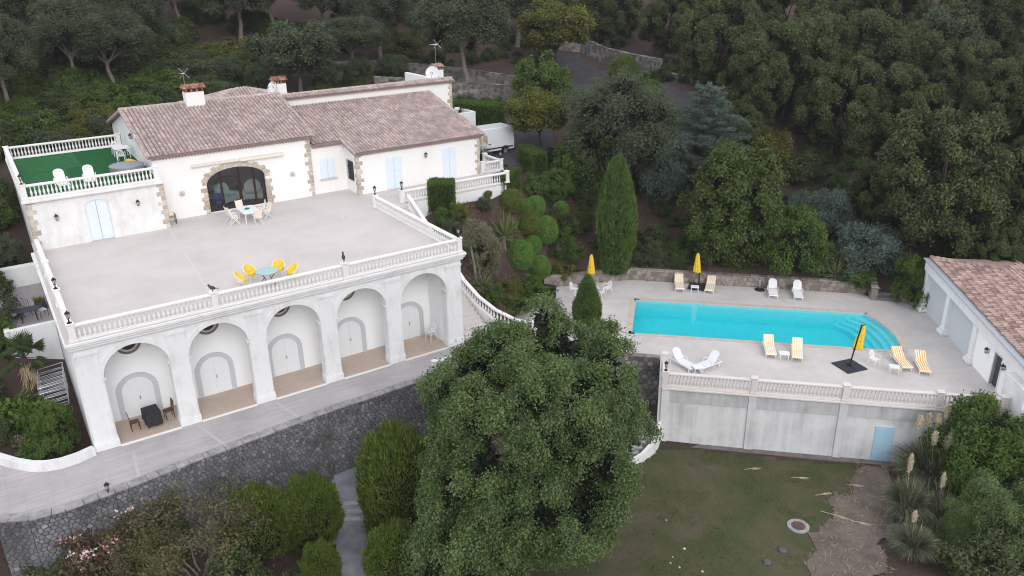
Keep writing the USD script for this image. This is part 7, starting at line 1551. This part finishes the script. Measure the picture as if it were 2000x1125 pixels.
# the rest of the wood far up the hill and outside the picture, and low growth under the trees
def scatter(name, label, cat, keys, P, S, seed):
    rg = np.random.default_rng(seed); pi = UsdGeom.PointInstancer.Define(stage, '/World/' + name); kids = []
    for k, key in enumerate(keys):
        x = UsdGeom.Xform.Define(stage, f'/World/{name}/kinds/{PROTO[key]["name"]}_{k + 1:03d}'); src = PROTO[key]['first']
        for c in src.prim.GetChildren():
            m = UsdGeom.Mesh.Define(stage, x.GetPath().AppendChild(c.GetName())); m.GetPrim().GetReferences().AddInternalReference(c.GetPath())
        kids.append(x.GetPath())
    pi.CreatePrototypesRel().SetTargets(kids); n = len(P)
    pi.CreateProtoIndicesAttr([int(v) for v in rg.integers(0, len(keys), n)]); pi.CreatePositionsAttr([Gf.Vec3f(*map(float, p)) for p in P]); pi.CreateScalesAttr([Gf.Vec3f(float(s), float(s), float(s) * float(rg.uniform(.85, 1.15))) for s in S])
    a = rg.uniform(0, np.pi, n); pi.CreateOrientationsAttr([Gf.Quath(math.cos(v), Gf.Vec3h(0, 0, math.sin(v))) for v in a]); data(pi.GetPrim(), label, cat, None, 'stuff')
rg = np.random.default_rng(77); TR = np.array([(r[2], r[3], r[5]) for r in PLANTS if r[0].startswith(('oak', 'cork'))])
pts = []
for _ in range(6000):
    x, y = rg.uniform(-130, 130), rg.uniform(60, 215)
    if abs(x) < .72 * y and y < 122 and x > -60 and x < 60: continue
    if x < -45 and y < 50 or ROAD.buffer(6).contains(Point(x, y)): continue
    if pts and min((x - a) ** 2 + (y - b) ** 2 for a, b in pts) < 36: continue
    if ((TR[:, 0] - x) ** 2 + (TR[:, 1] - y) ** 2).min() < 25: continue
    pts.append((x, y))
    if len(pts) > 420: break
pts = np.array(pts); z = ground_z(pts[:, 0], pts[:, 1])
scatter('hill_forest', 'dark evergreen wood covering the hill at the very top of the picture', 'wood', ['oak_a', 'oak_c', 'cork_b'], np.column_stack([pts, z - .1]), rg.uniform(.8, 1.2, len(pts)), 5)
NOGO = unary_union([fpoly(HOUSE, [(22.5, -3), (31, -1), (35, 5), (34, 11.5), (22.5, 11.5)]), fpoly(HOUSE, [(-4, -8), (24.5, -6), (24.5, 11), (33.5, 11), (38.5, 18), (38.5, 27), (34, 33), (-1, 33), (-1, 18), (-3.2, 18)]), fpoly(HOUSE, DRIVE).buffer(.8), fpoly(POOL, list(DECK.exterior.coords)).buffer(.8), fpoly(POOL, [(11, 15), (18, 15), (18, 24), (11, 24)]), ROAD.buffer(.7), LAWN.buffer(.3), LAWN_PATH, fpoly(BATH, [(-4, .5), (13, .5), (13, -6), (-4, -6)]), Polygon([(-10.6, 38), (-5.6, 38), (-5, 25), (-9.5, 25)])])
pts = []
for _ in range(12000):
    x, y = rg.uniform(-62, 62), rg.uniform(28, 140)
    thr = .16 if (x < -24 and 50 < y < 92) else .34 if y < 74 else .50
    if NOGO.contains(Point(x, y)) or meshkit.noise(np.array([x * .16, y * .16, 0.]), 8) < thr: continue
    pts.append((x, y))
    if len(pts) >= 2600: break
pts = np.array(pts); z = ground_z(pts[:, 0], pts[:, 1])
scatter('undergrowth', 'low wild shrubs and seedlings growing under the trees of the wooded slopes', 'undergrowth', ['bush_dark', 'bush_green', 'bush_dark', 'bush_grey', 'bush_green'], np.column_stack([pts, z - .3]), np.where(pts[:, 0] < -20, rg.uniform(.5, 1.25, len(pts)), rg.uniform(.25, .85, len(pts))), 6)
# grass and litter
def blades(name, label, cat, poly, n, l, w, mm, seed, up=1., thr=None, lift=.05):
    import shapely
    rg = np.random.default_rng(seed); b = poly.bounds; P = rg.uniform([b[0], b[1]], [b[2], b[3]], (n * 3, 2)); P = P[shapely.contains_xy(poly, P[:, 0], P[:, 1])]
    if thr: P = P[meshkit.fbm(np.column_stack([P * .45, 0 * P[:, 0]]), 3, 2) > thr]
    P = P[:n]; Q = np.column_stack([P, ground_z(P[:, 0], P[:, 1]) + lift]); mb = MB(); leaves(mb, Q, np.tile([0, 0, up], (len(Q), 1)), l, w, rg, .6); mb.build(name, mm, kind='stuff', label=label, cat=cat)
blades('grass', 'short patchy grass on the lawn below the pool wall', 'grass', LAWN.difference(LAWN_PATH), 26000, .13, .035, 'grass_blade', 3, 1., .47)
blades('dry_grass', 'dry straw blades lying on the bare path at the right of the lawn', 'grass', LAWN_PATH.buffer(.1), 1500, .34, .02, 'frond_straw', 4, .05, None, .09)
blades('fallen_leaves', 'fallen leaves lying on the wooded slopes', 'leaf litter', fpoly(HOUSE, [(22.8, 0), (40, -2), (45, 20), (34, 11.2), (23, 11.2)]).difference(fpoly(POOL, list(DECK.exterior.coords))), 9000, .16, .08, 'litter', 5, .1, None, .04)
# small things on the lawn
for x, y, r, s, l in ((12.1, 31.2, .2, 2, 'grey rock on the lawn at the bottom edge, left one of two'), (13.1, 32.0, .2, 3, 'grey rock on the lawn at the bottom edge, right one of two')): make_rock('rock', l, x, y, r, s)
make_rock('rock', 'pale grey boulder among the pampas grass at the lower right', 19.3, 32.9, .75, 5)
for x, y, az, l in ((13.0, 38.6, .1, 'dead palm frond on the grass nearest the pool wall'), (15.4, 37.8, -.1, 'dead palm frond on the grass left of the bare path'), (18.2, 37.1, -.2, 'short dead frond at the edge of the bare path'), (16.2, 36.2, .2, 'thin dead frond above the manhole cover'), (16.0, 34.9, -.55, 'long dead frond lying across the bare path'), (17.3, 34.1, -.4, 'dead frond at the end of the bare path by the pampas')): frond(l, x, y, az, 1.6 if 'long' in l else .9)
rg = np.random.default_rng(12)
for k in range(7):
    x, y = 8.2 + rg.uniform(-1, 1.5), 31.5 + rg.uniform(-1.3, 3.2); make_rock('pebble', 'small white stone in the rough grass right of the big oak', x, y, rg.uniform(.03, .07), 20 + k, 'petal_white', None, 'white stones in the grass')
if 0.0002:
    mb = MB(); mb.box(-460, 460, -330, 560, -60, 190)
    mat('haze_air', {'v': ('principled_volume', {'color': (.92, .88, .95), 'density': 0.0002, 'anisotropy': .2})}, [], surface=None, volume='v.volume')
    mb.build('haze', 'haze_air', kind='stuff', label='thin evening haze over the whole valley', cat='haze')
